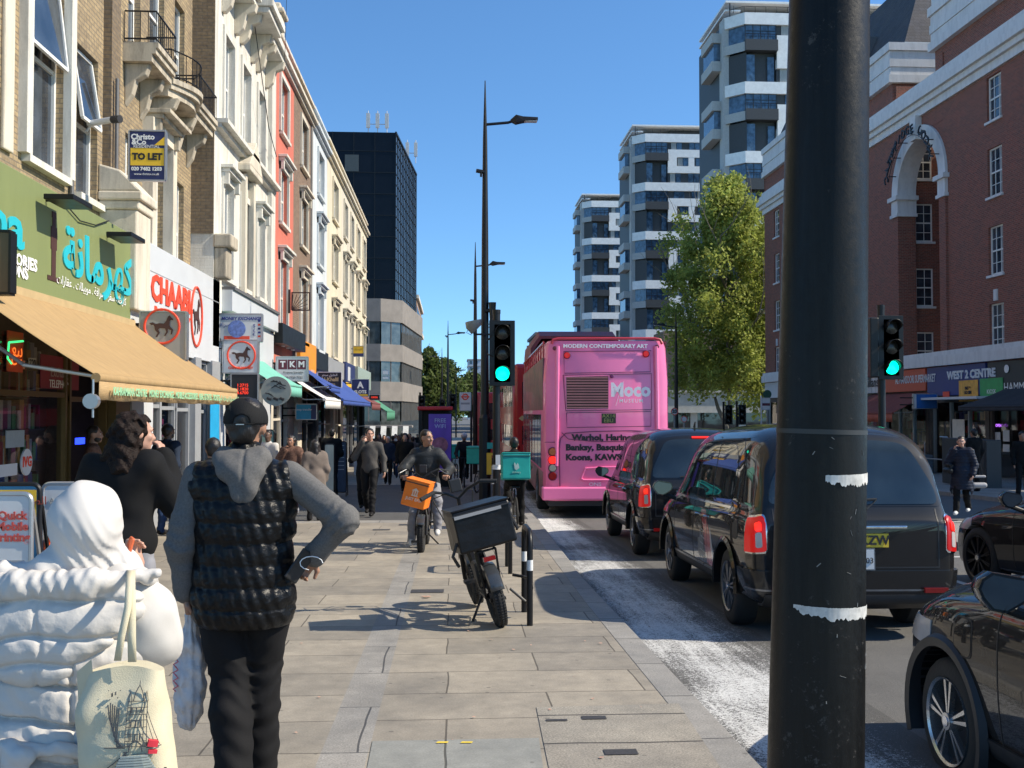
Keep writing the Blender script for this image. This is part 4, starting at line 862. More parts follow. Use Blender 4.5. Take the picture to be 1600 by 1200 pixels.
# awnings: roll at the wall, sloping cloth, valance
def cloth(name, c, stripes=None):
    m = mat(name, c, .85, var=.14, scale=4, stretch=(1, 3, 1), bump=.15, bscale=300); return m
def awning(label, y0, y1, x1, z0, z1, vh, m, vm=None, group='awnings along the left pavement', x0=XL, scallop=False, name='shop_awning', wood=False):
    t = empty(name, (0, 0, 0), label=label, cat='awning', group=group); g = MB(); n = 24; mm = 10; sgn = 1 if x1 > x0 else -1
    for i in range(n + 1):
        y = y0 + (y1 - y0) * i / n
        for j in range(mm + 1):
            f = j / mm; sag = -.035 * math.sin(math.pi * f) * (1 + .4 * math.sin(i * 1.9)) ; g.v.append((x0 + (x1 - x0) * f, y, z0 + (z1 - z0) * f + sag))
    for i in range(n):
        for j in range(mm): a = i * (mm + 1) + j; g.f.append((a, a + 1, a + mm + 2, a + mm + 1)); g.m.append(0)
    o = g.build('canopy', m, t, smooth=True); sm_ = o.modifiers.new('t', 'SOLIDIFY'); sm_.thickness = .006
    g = MB(); g.tube([(x1, y0, z1 - .03), (x1, y1, z1 - .03)], .05, 14); g.build('front_roll', m, t, smooth=True)
    g = MB(); N = 60
    for i in range(N + 1):
        y = y0 + (y1 - y0) * i / N; wv = .008 * math.sin(i * 1.3); sc = .03 * abs(math.sin(i * math.pi / 4)) if scallop else .006 * math.sin(i * .7); g.v += [(x1 + sgn * (.035 + wv), y, z1 - .07), (x1 + sgn * (.03 + wv * 2), y, z1 - .07 - vh + sc)]
    for i in range(N): g.f.append((2*i, 2*i+2, 2*i+3, 2*i+1)); g.m.append(0)
    o2 = g.build('valance', vm or m, t, smooth=True); s2 = o2.modifiers.new('t', 'SOLIDIFY'); s2.thickness = .004
    for y in (y0 + .25, y1 - .25):
        g = MB(); xm = x0 + (x1 - x0) * .5; g.tube([(x0, y, z0 - .45), (xm, y - .12, z0 - .5 + (z1 - z0) * .45), (x1, y, z1 - .02)], .022, 6); g.build('arm', alu, t)
    return t
tan = cloth('tan awning cloth', (.36, .235, .105)); tanw = mat('straw valance cloth', (.40, .265, .125), .85, var=.2, scale=8, stretch=(1, 1, 14))
a1 = awning('long tan awning with lettered straw valance over the phone shop', 11.1, 18.1, -3.72, 3.1, 2.0, .2, tan, tanw)
text('KAHRAMANA CENTRE   MONEY EXCHANGE . MOBILE ACCESSORIES . REAL ESTATES . TICKETS', .088, (-3.642, 14.0, 1.83), (1, 0, 0), greent, a1, sx=1.0, bold=.004)
text(ar('كارخانة سفر مركز تاجير عقارات للبيع'), .075, (-3.642, 17.3, 1.83), (1, 0, 0), greent, a1)
g = MB(); g.tube([(-3.74, 11.08, 1.95), (-3.74, 11.08, 1.55)], .012, 6); g.tube([(-3.74, 11.08, 1.72), (-3.74, 11.0, 1.72)], .08, 14); g.build('winding_gear', alu, a1)
awning('small mint green awning with white rolled front beside the round sign', 24.4, 29.2, -4.2, 3.1, 2.35, .26, cloth('mint awning cloth', (.16, .45, .36)))
awning('white awning beyond the mint green one', 33, 37.5, -4.0, 2.9, 2.05, .25, cloth('white awning cloth', (.62, .62, .60)))
awning('long royal blue awning over three shops', 37.5, 50, -3.9, 3.2, 2.1, .15, cloth('blue awning cloth', (.03, .07, .28)))
awning('short blue awning at the near end, tucked under the orange fascia', 34.6, 37.3, -4.0, 3.3, 2.5, .15, cloth('blue awning cloth', (.03, .07, .28)))
awning('dark red patterned awning beyond the blue one', 51, 57, -3.9, 3.0, 2.1, .3, cloth('maroon awning cloth', (.16, .05, .05)))
awning('bottle green awning farthest down the terrace', 58, 66, -3.6, 2.9, 1.7, .5, cloth('green awning cloth', (.06, .22, .14)))
# projecting signs (faces look back along the street)
def psign(name, label, u0, v0, u1, v1, y, m, cat='sign', th=.14, group=None, edge=None, arm=True, kind=None):
    p, q = onY(u0, v0, y), onY(u1, v1, y); cx_, cz = (p.x + q.x) / 2, (p.z + q.z) / 2; t = empty(name, (cx_, y, cz), label=label, cat=cat, group=group); w_, h_ = abs(q.x - p.x) / 2, abs(q.z - p.z) / 2
    g = MB(); g.box(-w_, w_, 0, th, -h_, h_); g.build('face', m, t, bevel=.008)
    g = MB(); e = .025
    for a, b, c, d in ((-w_ - .01, w_ + .01, h_, h_ + e), (-w_ - .01, w_ + .01, -h_ - e, -h_), (-w_ - e, -w_, -h_, h_), (w_, w_ + e, -h_, h_)): g.box(a, b, -.012, th + .01, c, d)
    g.build('frame', edge or alu, t)
    if arm: g = MB(); g.tube([(-w_, th / 2, h_ * .5), (-w_ - .6, th / 2, h_ * .5)], .025, 6); g.tube([(-w_, th / 2, -h_ * .5), (-w_ - .6, th / 2, -h_ * .5)], .025, 6); g.build('bracket', blk, t)
    def T(txt, size, u, v, mm, **kw): pp = onY(u, v, y - .006); return text(txt, size, (pp.x - cx_, -.006, pp.z - cz), (0, -1, 0), mm, t, **kw)
    def Bx(ua, va, ub, vb, mm, nm='panel', d=.004): a_, b_ = onY(ua, va, y), onY(ub, vb, y); g = MB(); g.box(a_.x - cx_, b_.x - cx_, -d, 0.001, b_.z - cz, a_.z - cz); return g.build(nm, mm, t)
    return t, T, Bx, (lambda u, v: Vector((onY(u, v, y - .006).x - cx_, -.006, onY(u, v, y - .006).z - cz)))
signw = mat('sign white', (.62, .63, .62), .4, var=.05)
t, T, B, Q = psign('to_let_board', 'navy and yellow letting board fixed high on the stock brick house', 203, 205, 257, 281, 16.3, navy, 'letting board', .05, arm=False)
B(204, 231, 256, 259, yellowt); T('TO LET', .10, 230, 245, blackt, bold=.008); T('Christo', .085, 223, 214, whitet, bold=.004); T('&Co', .085, 217, 222, whitet, bold=.004); T('RESIDENTIAL', .05, 229, 229, whitet)
T('020 7482 1203', .056, 229, 264, whitet, bold=.003); T('www.christo.co.uk', .036, 229, 272, whitet)
g = MB(); g.prism([(0, 0), (.16, 0), (.16, .14)], Q(241, 227), (1, 0, 0), (0, 0, 1), (0, -1, 0), .004); g.build('yellow_wedge', yellowt, t)
t, T, B, Q = psign('horse_sign', 'grey square sign with black horse in a red ring, poking out above the tan awning', 220, 488, 289, 562, 17.5, mat('sign grey', (.33, .33, .31), .5, var=.05))
horse(t, Q(253, 510), (1, 0, 0), (0, 0, 1), (0, -1, 0), .33)
t, T, B, Q = psign('money_exchange_sign', 'white lit sign with globe and blue lettering, above the lower horse sign', 343, 491, 408, 533, 24.05, signw)
T('MONEY EXCHANGE', .072, 377, 498, bluet, bold=.004, shear=.2); T(ar('صرافة'), .1, 350, 507, bluet); T('$\n£\n€', .08, 397, 516, bluet, lh=.9)
g = MB(); c = Q(370, 514); g.tube([c, c + Vector((0, -.008, 0))], [.2, .2], 20); g.build('globe', mat('globe blue', (.15, .22, .5), .5, var=.5, scale=14), t); B(350, 525, 390, 531, red_t)
for i in range(5): B(403, 500 + i * 6, 407, 503 + i * 6, (bluet, red_t, navy)[i % 3])
t, T, B, Q = psign('horse_sign', 'white square sign with galloping horse in a red ring, just below the globe sign', 349, 532, 402, 582, 24.0, signw)
horse(t, Q(377, 555), (1, 0, 0), (0, 0, 1), (0, -1, 0), .36); T('CHAABI MONEY', .055, 376, 575, red_t, bold=.004)
t, T, B, Q = psign('led_rate_board', 'black rate board with red digits behind the cap wearer', 362, 585, 402, 625, 24.0, blackt)
T('1.2715\n1.1820\n4.6700', .07, 379, 608, emis('red led', (1, .05, .02), 1.2), lh=.9)
t = empty('round_sign', tuple(onY(431, 611, 24.15)), label='round grey sign with sketched emblem hanging from black brackets', cat='sign'); g = MB(); g.tube([(0, 0, 0), (0, .12, 0)], [.34, .34], 36); g.build('disc', mat('round sign grey', (.22, .24, .22), .5, var=.1), t, smooth=True)
g = MB(); rng = random.Random(2)
for i in range(9): a = rng.uniform(-.25, .1); z = rng.uniform(-.05, .25); g.tube([(a, -.01, z), (a + rng.uniform(.05, .25), -.01, z + rng.uniform(-.12, .12))], .009, 5)
for a in (-.15, 0, .14): g.tube([(a - .05, -.01, -.16), (a + .05, -.01, -.2)], .03, 6)
g.build('emblem', blackt, t); g = MB(); g.tube([(-.4, .06, .1), (-1.2, .06, .1)], .02, 6); g.tube([(-.4, .06, -.1), (-1.2, .06, -.1)], .02, 6); g.build('bracket', blk, t)
t, T, B, Q = psign('estate_agent_sign', 'white sign with three maroon tiles reading TKM', 432, 558, 480, 595, 30.4, signw)
mar = mat('maroon tile', (.12, .02, .04), .4)
for i, ch_ in enumerate('TKM'): B(435 + i * 14.6, 562, 448.6 + i * 14.6, 577, mar); T(ch_, .17, 441.8 + i * 14.6, 569.5, whitet, bold=.01)
T('Property Specialist', .055, 458, 582, blackt); T('020 7723 7722', .065, 458, 590, blackt)
t = empty('lattice_sign', tuple(onY(470, 471, 33.4)), label='rust brown open metal square with fanning rods on the brown house', cat='sign'); g = MB(); s_ = .28
g.tube([(-s_, 0, -s_), (s_, 0, -s_), (s_, 0, s_), (-s_, 0, s_), (-s_, 0, -s_)], .035, 4)
for k_ in range(7): an = R(8 + k_ * 13); L_2 = min(.5 / max(.01, math.cos(an)), .5 / max(.01, math.sin(an))); g.tube([(-s_, 0, -s_), (-s_ + L_2 * math.cos(an), 0, -s_ + L_2 * math.sin(an))], .012, 4)
g.tube([(-s_ - .08, 0, -s_ - .1), (-s_ - .08, 0, s_ + .1)], .04, 6); g.build('frame', mat('rust brown metal', (.06, .025, .02), .6), t)
t, T, B, Q = psign('restaurant_sign', 'black sign with gold lettering and white frame over the blue awning', 497, 582, 533, 605, 39.5, blackt, edge=signw)
gold = mat('gold lettering', (.5, .38, .18), .5); T('Al-Khalil', .14, 515, 593, gold, bold=.006); T('Centre', .11, 515, 600, gold); T(ar('الخليل سنتر'), .09, 515, 586, whitet)
t, T, B, Q = psign('slots_sign', 'navy square sign with big white A above the word SLOTS', 550, 593, 576, 619, 51, navy)
T('A', .3, 563, 602, whitet, bold=.02); T('SLOTS', .15, 563, 612.5, whitet, bold=.01); B(551, 616, 575, 618.5, yellowt)
t, T, B, Q = psign('red_led_sign', 'small red digit sign low beside the SLOTS sign', 577, 617, 593, 625, 54, blackt); T('OPEN', .09, 585, 621, emis('red led', (1, .05, .02), 1.2))
t, T, B, Q = psign('letting_board', 'small yellow and navy letting board on the last cream house', 552, 541, 568, 557, 55, yellowt, 'letting board', .05); T('TO LET', .09, 560, 546, blackt); B(552, 552, 568, 557, navy)
t, T, B, Q = psign('blue_poster_box', 'bright blue poster light box hanging under the white awning', 463, 632, 494, 655, 34, mat('poster cyan', (.02, .33, .55), .4)); B(486, 633, 494, 655, navy); T('money transfer', .07, 473, 640, whitet)
t, T, B, Q = psign('office_notice', 'pair of small white notices on the office podium', 598, 578, 608, 585, 96.3, signw, arm=False, th=.05)
t, T, B, Q = psign('office_notice', 'small white notice under the first one on the office podium', 598, 588, 608, 592, 96.3, signw, arm=False, th=.05)
t = empty('security_camera', tuple(onX(176, 187, XL)), label='white bullet camera on the brick pier above the green fascia', cat='camera'); g = MB(); g.tube([(-.45, .25, 0), (.0, 0, 0)], .05, 10); g.tube([(-.5, .3, -.1), (-.4, .25, 0)], .02, 6); g.build('housing', whitep, t, smooth=True); g = MB(); g.tube([(0, 0, 0), (.14, -.08, -.01)], .062, 10); g.build('lens_hood', blackt, t, smooth=True)
t = empty('alarm_box', tuple(onX(206, 328, XL - .05)), label='small orange alarm box beside the white stone console', cat='alarm'); g = MB(); g.prism([(-.12, -.2), (.12, -.2), (.12, .1), (0, .22), (-.12, .1)], (0, 0, 0), (0, 1, 0), (0, 0, 1), (1, 0, 0), .12); g.build('case', mat('orange plastic', (.7, .35, .05), .5), t)
g = MB(); cb = [(onX(105, 322, XL + .05)), onX(125, 345, XL + .05), onX(150, 352, XL + .05), onX(170, 345, XL + .05)]; g.tube(cb, .01, 5); cb = [onX(392, -5, XL + .3), onX(420, 200, XL + .3), onX(432, 245, XL + .2)]; g.tube(cb, .012, 5)
tag(g.build('loose_cable', blk), 'thin black cables looping across the house fronts', 'cable')
g = MB(); g.tube([onY(448, -10, 28), onY(445, 95, 28)], .008, 4); tag(g.build('overhead_wire', blk), 'single thin dark wire hanging in the sky above the red house', 'wire')
# ============================================================ RIGHT SHOPS
WR = Wall(XR, 0, 0, 1, -1, 0)
def rshop(label, y0, y1, fm, z0=2.6, z1=3.62, fd=.12, col=None, seed=3, lay=3):
    t = empty('shopfront', (0, 0, 0), label=label, cat='shopfront', group='shops below the mansion block'); zb = gz(y1) - .1
    g = MB(); WR.box(g, y0, y1, -1.8, -1.7, zb, z0); WR.box(g, y0, y0 + .3, -1.7, 0.02, zb, z0); WR.box(g, y1 - .1, y1, -1.7, 0.02, zb, z0); WR.box(g, y0, y1, -1.7, 0, z0 - .3, z0); g.build('interior', mat('shop interior', (.09, .075, .06), .8), t)
    g = MB(); WR.box(g, y0 + .05, y1 - .02, -.4, fd, z0, z1); g.build('fascia_panel', fm, t, bevel=.01)
    g = MB(); w_ = (y1 - y0 - .4) / lay
    for i in range(lay + 1): WR.box(g, y0 + .3 + i * w_ - .04, y0 + .3 + i * w_ + .04, -.25, -.1, zb, z0 - .3)
    f = g.build('window_frame', col or alu, t); g = MB(); WR.quad(g, y0 + .3, y1 - .1, -.18, zb, z0 - .3); g.build('pane', cg, f)
    shelves(t, WR, y0 + .4, y1 - .2, zb + .2, z0 - .5, -1.0, 5, .3, seed); return t
white_b = stucco('off white render', (.6, .6, .58))
t = empty('shop_band', (0, 0, 0), label='white band course above the right hand shops', cat='band'); g = MB(); WR.box(g, 21, 70.2, -.5, .3, 3.66, 4.1); WR.box(g, 21, 70.2, -.5, .2, 4.1, 4.3); g.build('band', wst, t)
t = rshop('shop with near black fascia reading HAMMAD beside the blue shop', 30, 40.4, mat('black fascia', (.02, .02, .022), .4), col=blk, seed=4); text('HAMMAD', .36, onX(1592, 605, XR - .2), (-1, 0, 0), whitet, t, align='CENTER'); g = MB(); c = WR.p(38.9, .14, 3.3)
g.tube([c, c + Vector((-.02, 0, 0))], [.16, .16], 16); g.build('crest', whitet, t)
t = rshop('shop with blue fascia reading WEST 2 CENTRE and two posters', 40.5, 45.7, mat('deep blue fascia', (.015, .03, .17), .35, var=.1), z0=2.35, seed=5)
text('WEST 2 CENTRE', .34, onX(1516, 585, XR - .14), (-1, 0, 0), mat('lettering grey white', (.62, .65, .68), .4), t, bold=.02, sx=1.15, depth=.03)
def rflat(par, u0, v0, u1, v1, m, x=XR - .15, name='poster'): p, q = onX(u0, v0, x), onX(u1, v1, x); g = MB(); g.box(x, x + .02, min(p.y, q.y), max(p.y, q.y), min(p.z, q.z), max(p.z, q.z)); return g.build(name, m, par)
rflat(t, 1498, 595, 1528, 627, mat('amber poster', (.7, .35, .05), .5, var=.3, scale=5)); rflat(t, 1531, 592, 1567, 622, mat('green poster', (.04, .3, .08), .5, var=.2, scale=5)); text('PAY &\nGO SIM', .13, onX(1512, 610, XR - .17), (-1, 0, 0), blackt, t, bold=.01); text('KIOSK', .18, onX(1549, 612, XR - .17), (-1, 0, 0), whitet, t); rflat(t, 1473, 612, 1483, 622, red_t)
rflat(t, 1488, 655, 1507, 690, mat('cream notice', (.7, .68, .6), .6), XR + .1); rflat(t, 1553, 675, 1563, 700, signw, XR + .1); rflat(t, 1567, 672, 1577, 690, signw, XR - .02); rflat(t, 1567, 694, 1577, 706, signw, XR - .02); text('OPEN', .12, onX(1560, 665, XR + .05), (-1, 0, 0), emis('violet led', (.5, .15, 1), 1.5), t)
g = MB(); g.box(XR - 1.2, XR, 39.2, 44.3, 2.15, 2.25); g.build('canopy', whitep, t)
t = rshop('supermarket with red orange fascia and fruit display outside', 45.8, 50.8, mat('orange red fascia', (.50, .075, .03), .4, var=.08), seed=6); text('AL-MANSOORI SUPERMARKET', .36, onX(1429, 593, XR - .14), (-1, 0, 0), mat('lettering grey white', (.62, .65, .68), .4), t, bold=.01, sx=.62)
t = rshop('white fronted shop with black lettering left of the supermarket', 50.9, 61, white_b, seed=7); text('Sillans', .5, onX(1362, 598, XR - .14), (-1, 0, 0), blackt, t, bold=.01)
t = rshop('farthest shop of the block with white fascia by the bus stop', 61.1, 70, whitep, seed=8)
aw = cloth('brown red awning cloth', (.22, .055, .04)); awning('brown red awning with lettered valance over the fruit display', 45.5, 52, XR - 1.8, 2.55, 1.6, .35, aw, cloth('orange valance', (.42, .10, .05)), None, XR)
awning('dark awning of the near black shop on the right', 31, 39, XR - 2, 2.6, 1.85, .12, cloth('charcoal awning cloth', (.03, .03, .035)), None, None, XR)
t, T, B, Q = psign('blue_poster_box', 'blue poster light box hanging between supermarket and blue shop', 1428, 616, 1464, 638, 44.0, mat('poster blue dark', (.02, .12, .38), .4)); B(1428, 616, 1432, 638, whitep)
fr = [mat('fruit %d' % i, c, .5) for i, c in enumerate([(.6, .25, .03), (.5, .05, .03), (.15, .35, .05), (.6, .5, .08)])]
for i, (yy, lab) in enumerate(((45.6, 'tilted fruit crate nearest the blue shop'), (47.0, 'middle tilted fruit crate outside the supermarket'), (48.4, 'tilted fruit crate farthest up the street outside the supermarket'))):
    t = empty('fruit_crate', (XR - .9, yy, gz(yy) + .9), label=lab, cat='crate', group='fruit crates outside the supermarket', rot=(0, R(24), 0)); g = MB(); g.box(-.4, .4, -.6, .6, 0, .03)
    for a in (-.6, .57): g.box(-.4, .4, a, a + .03, 0, .16)
    for a in (-.4, .37): g.box(a, a + .03, -.6, .6, 0, .16)
    g.build('crate', mat('crate wood', (.3, .2, .1), .7), t); g = MB(); rng = random.Random(i)
    for k_ in range(90): g.tube([(rng.uniform(-.34, .34), rng.uniform(-.54, .54), z_) for z_ in ()] or [(0, 0, 0)] * 0 or [(rng.uniform(-.34, .34), rng.uniform(-.54, .54), .05)] * 1 + [(0, 0, 0)] * 0, .05, 4) if False else g.box(*(lambda x, y: (x, x + .09, y, y + .09))(rng.uniform(-.36, .27), rng.uniform(-.56, .46)), .04, .17 + rng.random() * .05, k=rng.randrange(4))
    g.build('fruit', fr, t, bevel=.03)
t = empty('market_stand', (XR - .9, 45.5, gz(45)), label='slatted blue grey stand carrying the fruit crates', cat='stand'); g = MB()
for i in range(6): g.box(-.5, .5, -.9, 3.6, i * .14, i * .14 + .12)
g.build('slats', mat('blue grey wood', (.12, .16, .2), .7), t)
t = empty('utility_cabinet', (XR - 4.4, 33.2, gz(33)), label='long dark grey street cabinet with two doors on the right pavement', cat='cabinet'); g = MB(); g.box(-.25, .25, -1.2, 1.8, 0, 1.55); g.build('case', mat('dark grey cabinet', (.03, .035, .04), .5), t, bevel=.02); g = MB()
for a in (-1.1, .35): g.box(-.262, -.25, a, a + 1.35, .1, 1.45)
g.build('door', mat('dark grey cabinet', (.03, .035, .04), .5), t)
t = empty('display_frame', (XR - 1.8, 41.5, gz(41)), label='chrome rail frame standing outside the blue shop', cat='rail'); g = MB(); g.tube([(0, -1.2, 0), (0, -1.2, 1.5), (0, -1.1, 1.62), (0, -.5, 1.62)], .03, 6); g.tube([(0, .9, 0), (0, .9, 1.4)], .03, 6); g.tube([(0, -1.2, .7), (0, .9, .7)], .025, 6); g.build('rails', alu, t, smooth=True)
t, T, B, Q = psign('hanging_sign', 'black framed brown hanging sign cut by the left edge of the picture', -40, 362, 13, 457, 11.5, mat('brown sign face', (.10, .07, .04), .5), edge=blk)
# ============================================================ VEHICLES
def carpaint(name, c=(.004, .004, .0045), coat=1, rough=.6):
    if name in MC: return MC[name]
    m, nt, b = nodes(name); MC[name] = m; tc = N_(nt, 'TexCoord'); n = N_(nt, 'TexNoise', Scale=2.5, Detail=6, Roughness=.7); L_(nt, tc.outputs['Object'], n.inputs['Vector'])
    L_(nt, ramp(nt, n.outputs[0], [(.35, c), (.75, mul(c, 1.8))]), b.inputs['Base Color']); b.inputs['Roughness'].default_value = rough; b.inputs['Specular IOR Level'].default_value = .15; b.inputs['Coat Weight'].default_value = coat * .9
    n2 = N_(nt, 'TexNoise', Scale=9, Detail=8, Roughness=.75); L_(nt, tc.outputs['Object'], n2.inputs['Vector']); L_(nt, ramp(nt, n2.outputs[0], [(.45, (.01,) * 3), (.85, (.07,) * 3)]), b.inputs['Coat Roughness']); return m
paint = carpaint('black car paint'); cglass = glassmat('tinted car glass', (.018, .024, .026), .02); trimb = mat('black plastic trim', (.018, .018, .019), .55, bump=.1, bscale=200)
rubber = mat('tyre rubber', (.018, .018, .018), .8, bump=.3, bscale=60); chrome = mat('chrome', (.7, .7, .72), .12, 1, var=.03); silver = mat('silver wheel paint', (.22, .22, .23), .3, .8, var=.1); lred = emis('tail lamp red', (.8, .012, .01), .32); lclear = mat('lamp clear lens', (.45, .42, .4), .15); dred = mat('dark red lens', (.25, .01, .01), .15)
lredhot = emis('brake lamp', (1, .02, .01), 1.3)
def ev(o):
    dg = bpy.context.evaluated_depsgraph_get(); dg.update(); return bpy.data.meshes.new_from_object(o.evaluated_get(dg))
def boolean(me, cutter, op):
    a = bpy.data.objects.new('a', me); b = bpy.data.objects.new('b', cutter); C.objects.link(a); C.objects.link(b)
    md = a.modifiers.new('b', 'BOOLEAN'); md.object = b; md.operation = op; md.solver = 'EXACT'; r = ev(a); bpy.data.objects.remove(a); bpy.data.objects.remove(b); return r
def tmpmesh(g):
    me = bpy.data.meshes.new('t'); me.from_pydata(g.v, [], g.f); b = bmesh.new(); b.from_mesh(me); bmesh.ops.recalc_face_normals(b, faces=b.faces); b.to_mesh(me); b.free(); return me
def interp(xs, tab):
    for (a, va), (b, vb) in zip(tab[:-1], tab[1:]):
        if xs <= b: t = (xs - a) / (b - a) if b > a else 0; t = max(0, t); return va + (vb - va) * t
    return tab[-1][1]
class Car:
    """closed lofted shell; sections from a waist table and a roof table"""
    def __init__(s, name, label, L, Wd, top, belt, low, plan, gh, paintm, cat='car', group=None, sills=None):
        s.t = empty(name, label=label, cat=cat, group=group); hw = Wd / 2; rings = []
        ys = sorted(set([p[0] for p in top] + [p[0] for p in plan] + [p[0] for p in belt]))
        for y in ys:
            zt, zb, zl, pw = interp(y, top), interp(y, belt), interp(y, low), interp(y, plan); w = hw * pw; H = []
            for f, xk in ((0, .90), (.10, .965), (.3, .99), (.55, 1.0), (.8, .995), (.93, .975), (1, .945)): H.append((w * xk, zl + (zb - zl) * f))
            k = min(1, (zt - zb) / .45)
            for f, xk in gh: H.append((w * (xk * k + (1 - k) * (xk * .5 + .5 * (.93 if f < .5 else xk))), zb + (zt - zb) * f))
            ring = [(0, y, zl)] + [(x, y, z) for x, z in H] + [(0, y, zt)] + [(-x, y, z) for x, z in reversed(H)]
            rings.append(ring)
        g = MB(); g.loft(rings); me = tmpmesh(g)
        o = bpy.data.objects.new('b', me); C.objects.link(o); d = o.modifiers.new('s', 'SUBSURF'); d.levels = d.render_levels = 2; s.me = ev(o); bpy.data.objects.remove(o); s.m = paintm
        s.n = None
    def shell(s, off):
        me = s.me.copy(); n = len(me.vertices); co = np.empty(n * 3); no = np.empty(n * 3); me.vertices.foreach_get('co', co); me.vertices.foreach_get('normal', no); me.vertices.foreach_set('co', co + no * off); me.update(); return me
    def _pr(s, axis, poly, side, span):
        g = MB(); n = len(poly)
        if axis == 'x': a, b = ((.25, 1.6) if side > 0 else (-1.6, -.25)) if span is None else span; lo = [(a, p[0], p[1]) for p in poly]; hi = [(b, p[0], p[1]) for p in poly]
        elif axis == 'y': a, b = span; lo = [(p[0], a, p[1]) for p in poly]; hi = [(p[0], b, p[1]) for p in poly]
        else: a, b = span; lo = [(p[0], p[1], a) for p in poly]; hi = [(p[0], p[1], b) for p in poly]
        g.add(lo + hi, [tuple(range(n-1, -1, -1)), tuple(range(n, 2*n))] + [(i, (i+1) % n, n+(i+1) % n, n+i) for i in range(n)]); return tmpmesh(g)
    def panel(s, name, poly, m, off=.004, axis='x', side=1, span=None, parent=None, rnd=0, sm=40):
        poly = rounded(poly, rnd) if rnd else poly
        me = boolean(s.shell(off), s._pr(axis, poly, side, span), 'INTERSECT'); me.materials.clear(); me.materials.append(m); me.name = name
        me.polygons.foreach_set('use_smooth', [True] * len(me.polygons)); me.set_sharp_from_angle(angle=R(sm)); o = bpy.data.objects.new(name, me); C.objects.link(o); o.parent = parent or s.t; return o
    def cutcyl(s, y, z, r, x0, x1):
        g = MB(); g.tube([(x0, y, z), (x1, y, z)], [r, r], 40); s.me = boolean(s.me, tmpmesh(g), 'DIFFERENCE')
    def cut(s, axis, poly, side=1, span=None): s.me = boolean(s.me, s._pr(axis, poly, side, span), 'DIFFERENCE')
    def finish(s, name='body'):
        s.me.materials.clear(); s.me.materials.append(s.m); s.me.polygons.foreach_set('use_smooth', [True] * len(s.me.polygons)); s.me.set_sharp_from_angle(angle=R(32)); s.me.name = name
        o = bpy.data.objects.new(name, s.me); C.objects.link(o); o.parent = s.t; return o
def rounded(poly, r, k=5):
    out = []; n = len(poly)
    for i in range(n):
        p0, p, p1 = Vector(poly[i-1]), Vector(poly[i]), Vector(poly[(i+1) % n]); a = (p0 - p); b = (p1 - p); rr = min(r, a.length * .45, b.length * .45); a = p + a.normalized() * rr; b = p + b.normalized() * rr
        for j in range(k + 1): t = j / k; q = a * (1-t)**2 + p * 2*t*(1-t) + b * t*t; out.append((q.x, q.y))
    return out
def wheel(par, x, y, r, w, style, side, rimr=.68, rim=None, z=None):
    """outer face at x (side = +1 right, -1 left)"""
    z = r if z is None else z; g = MB(); prof = [(rimr * r, -.1 * w), (rimr * r * 1.02, 0), (r * .8, .03 * w), (r * .93, -.02 * w), (r * .985, -.12 * w), (r, -.3 * w), (r, -.7 * w), (r * .97, -.9 * w), (r * .8, -1.0 * w), (rimr * r, -.95 * w)]
    rings = [[(x + side * d, y + rr * math.cos(a), z + rr * math.sin(a)) for rr, d in prof] for a in [2 * math.pi * i / 48 for i in range(49)]]
    n = len(prof); vs = [p for rg in rings for p in rg]; g.add(vs, [(i*n+j, i*n+j+1, (i+1)*n+j+1, (i+1)*n+j) for i in range(48) for j in range(n-1)])
    ty = g.build('tyre', rubber, par, smooth=True, fix=True); R0 = r * rimr; rim = rim or silver
    g = MB()
    rings = [[(x + side * d, y + rr * math.cos(a), z + rr * math.sin(a)) for rr, d in ((R0 * 1.01, -.02 * w), (R0 * 1.01, .01), (R0 * .95, .0), (R0 * .92, -.3 * w), (R0 * .92, -.8 * w))] for a in [2 * math.pi * i / 40 for i in range(41)]]
    vs = [p for rg in rings for p in rg]; g.add(vs, [(i*5+j, i*5+j+1, (i+1)*5+j+1, (i+1)*5+j) for i in range(40) for j in range(4)])
    def P(rr, a, d): return Vector((x + side * d, y + rr * math.cos(a), z + rr * math.sin(a)))
    ns, wd, pair = style
    for i in range(ns):
        a = 2 * math.pi * i / ns + .3
        for da in ((-pair, pair) if pair else (0,)):
            for dd in (0,):
                q = [P(R0 * .14, a + da - wd * 1.6, .0), P(R0 * .14, a + da + wd * 1.6, .0), P(R0 * .96, a + da + wd * .55, -.005), P(R0 * .96, a + da - wd * .55, -.005)]; g.add(q + [p - Vector((side * .03, 0, 0)) for p in q], [(0,1,2,3), (4,5,6,7), (0,1,5,4), (1,2,6,5), (2,3,7,6), (3,0,4,7)])
    g.tube([P(0, 0, .01), P(0, 0, -.06)], [R0 * .2, R0 * .24], 20)
    o = g.build('rim', rim, par, smooth=True, fix=True); g = MB(); g.tube([P(0, 0, -.55 * w), P(0, 0, -.62 * w)], [R0 * .9, R0 * .9], 30); g.build('brake_disc', trimb, o)
    g = MB(); g.tube([P(0, 0, .014), P(0, 0, .0)], [R0 * .12, R0 * .13], 16); g.build('hub_cap', chrome if ns < 12 else trimb, o)
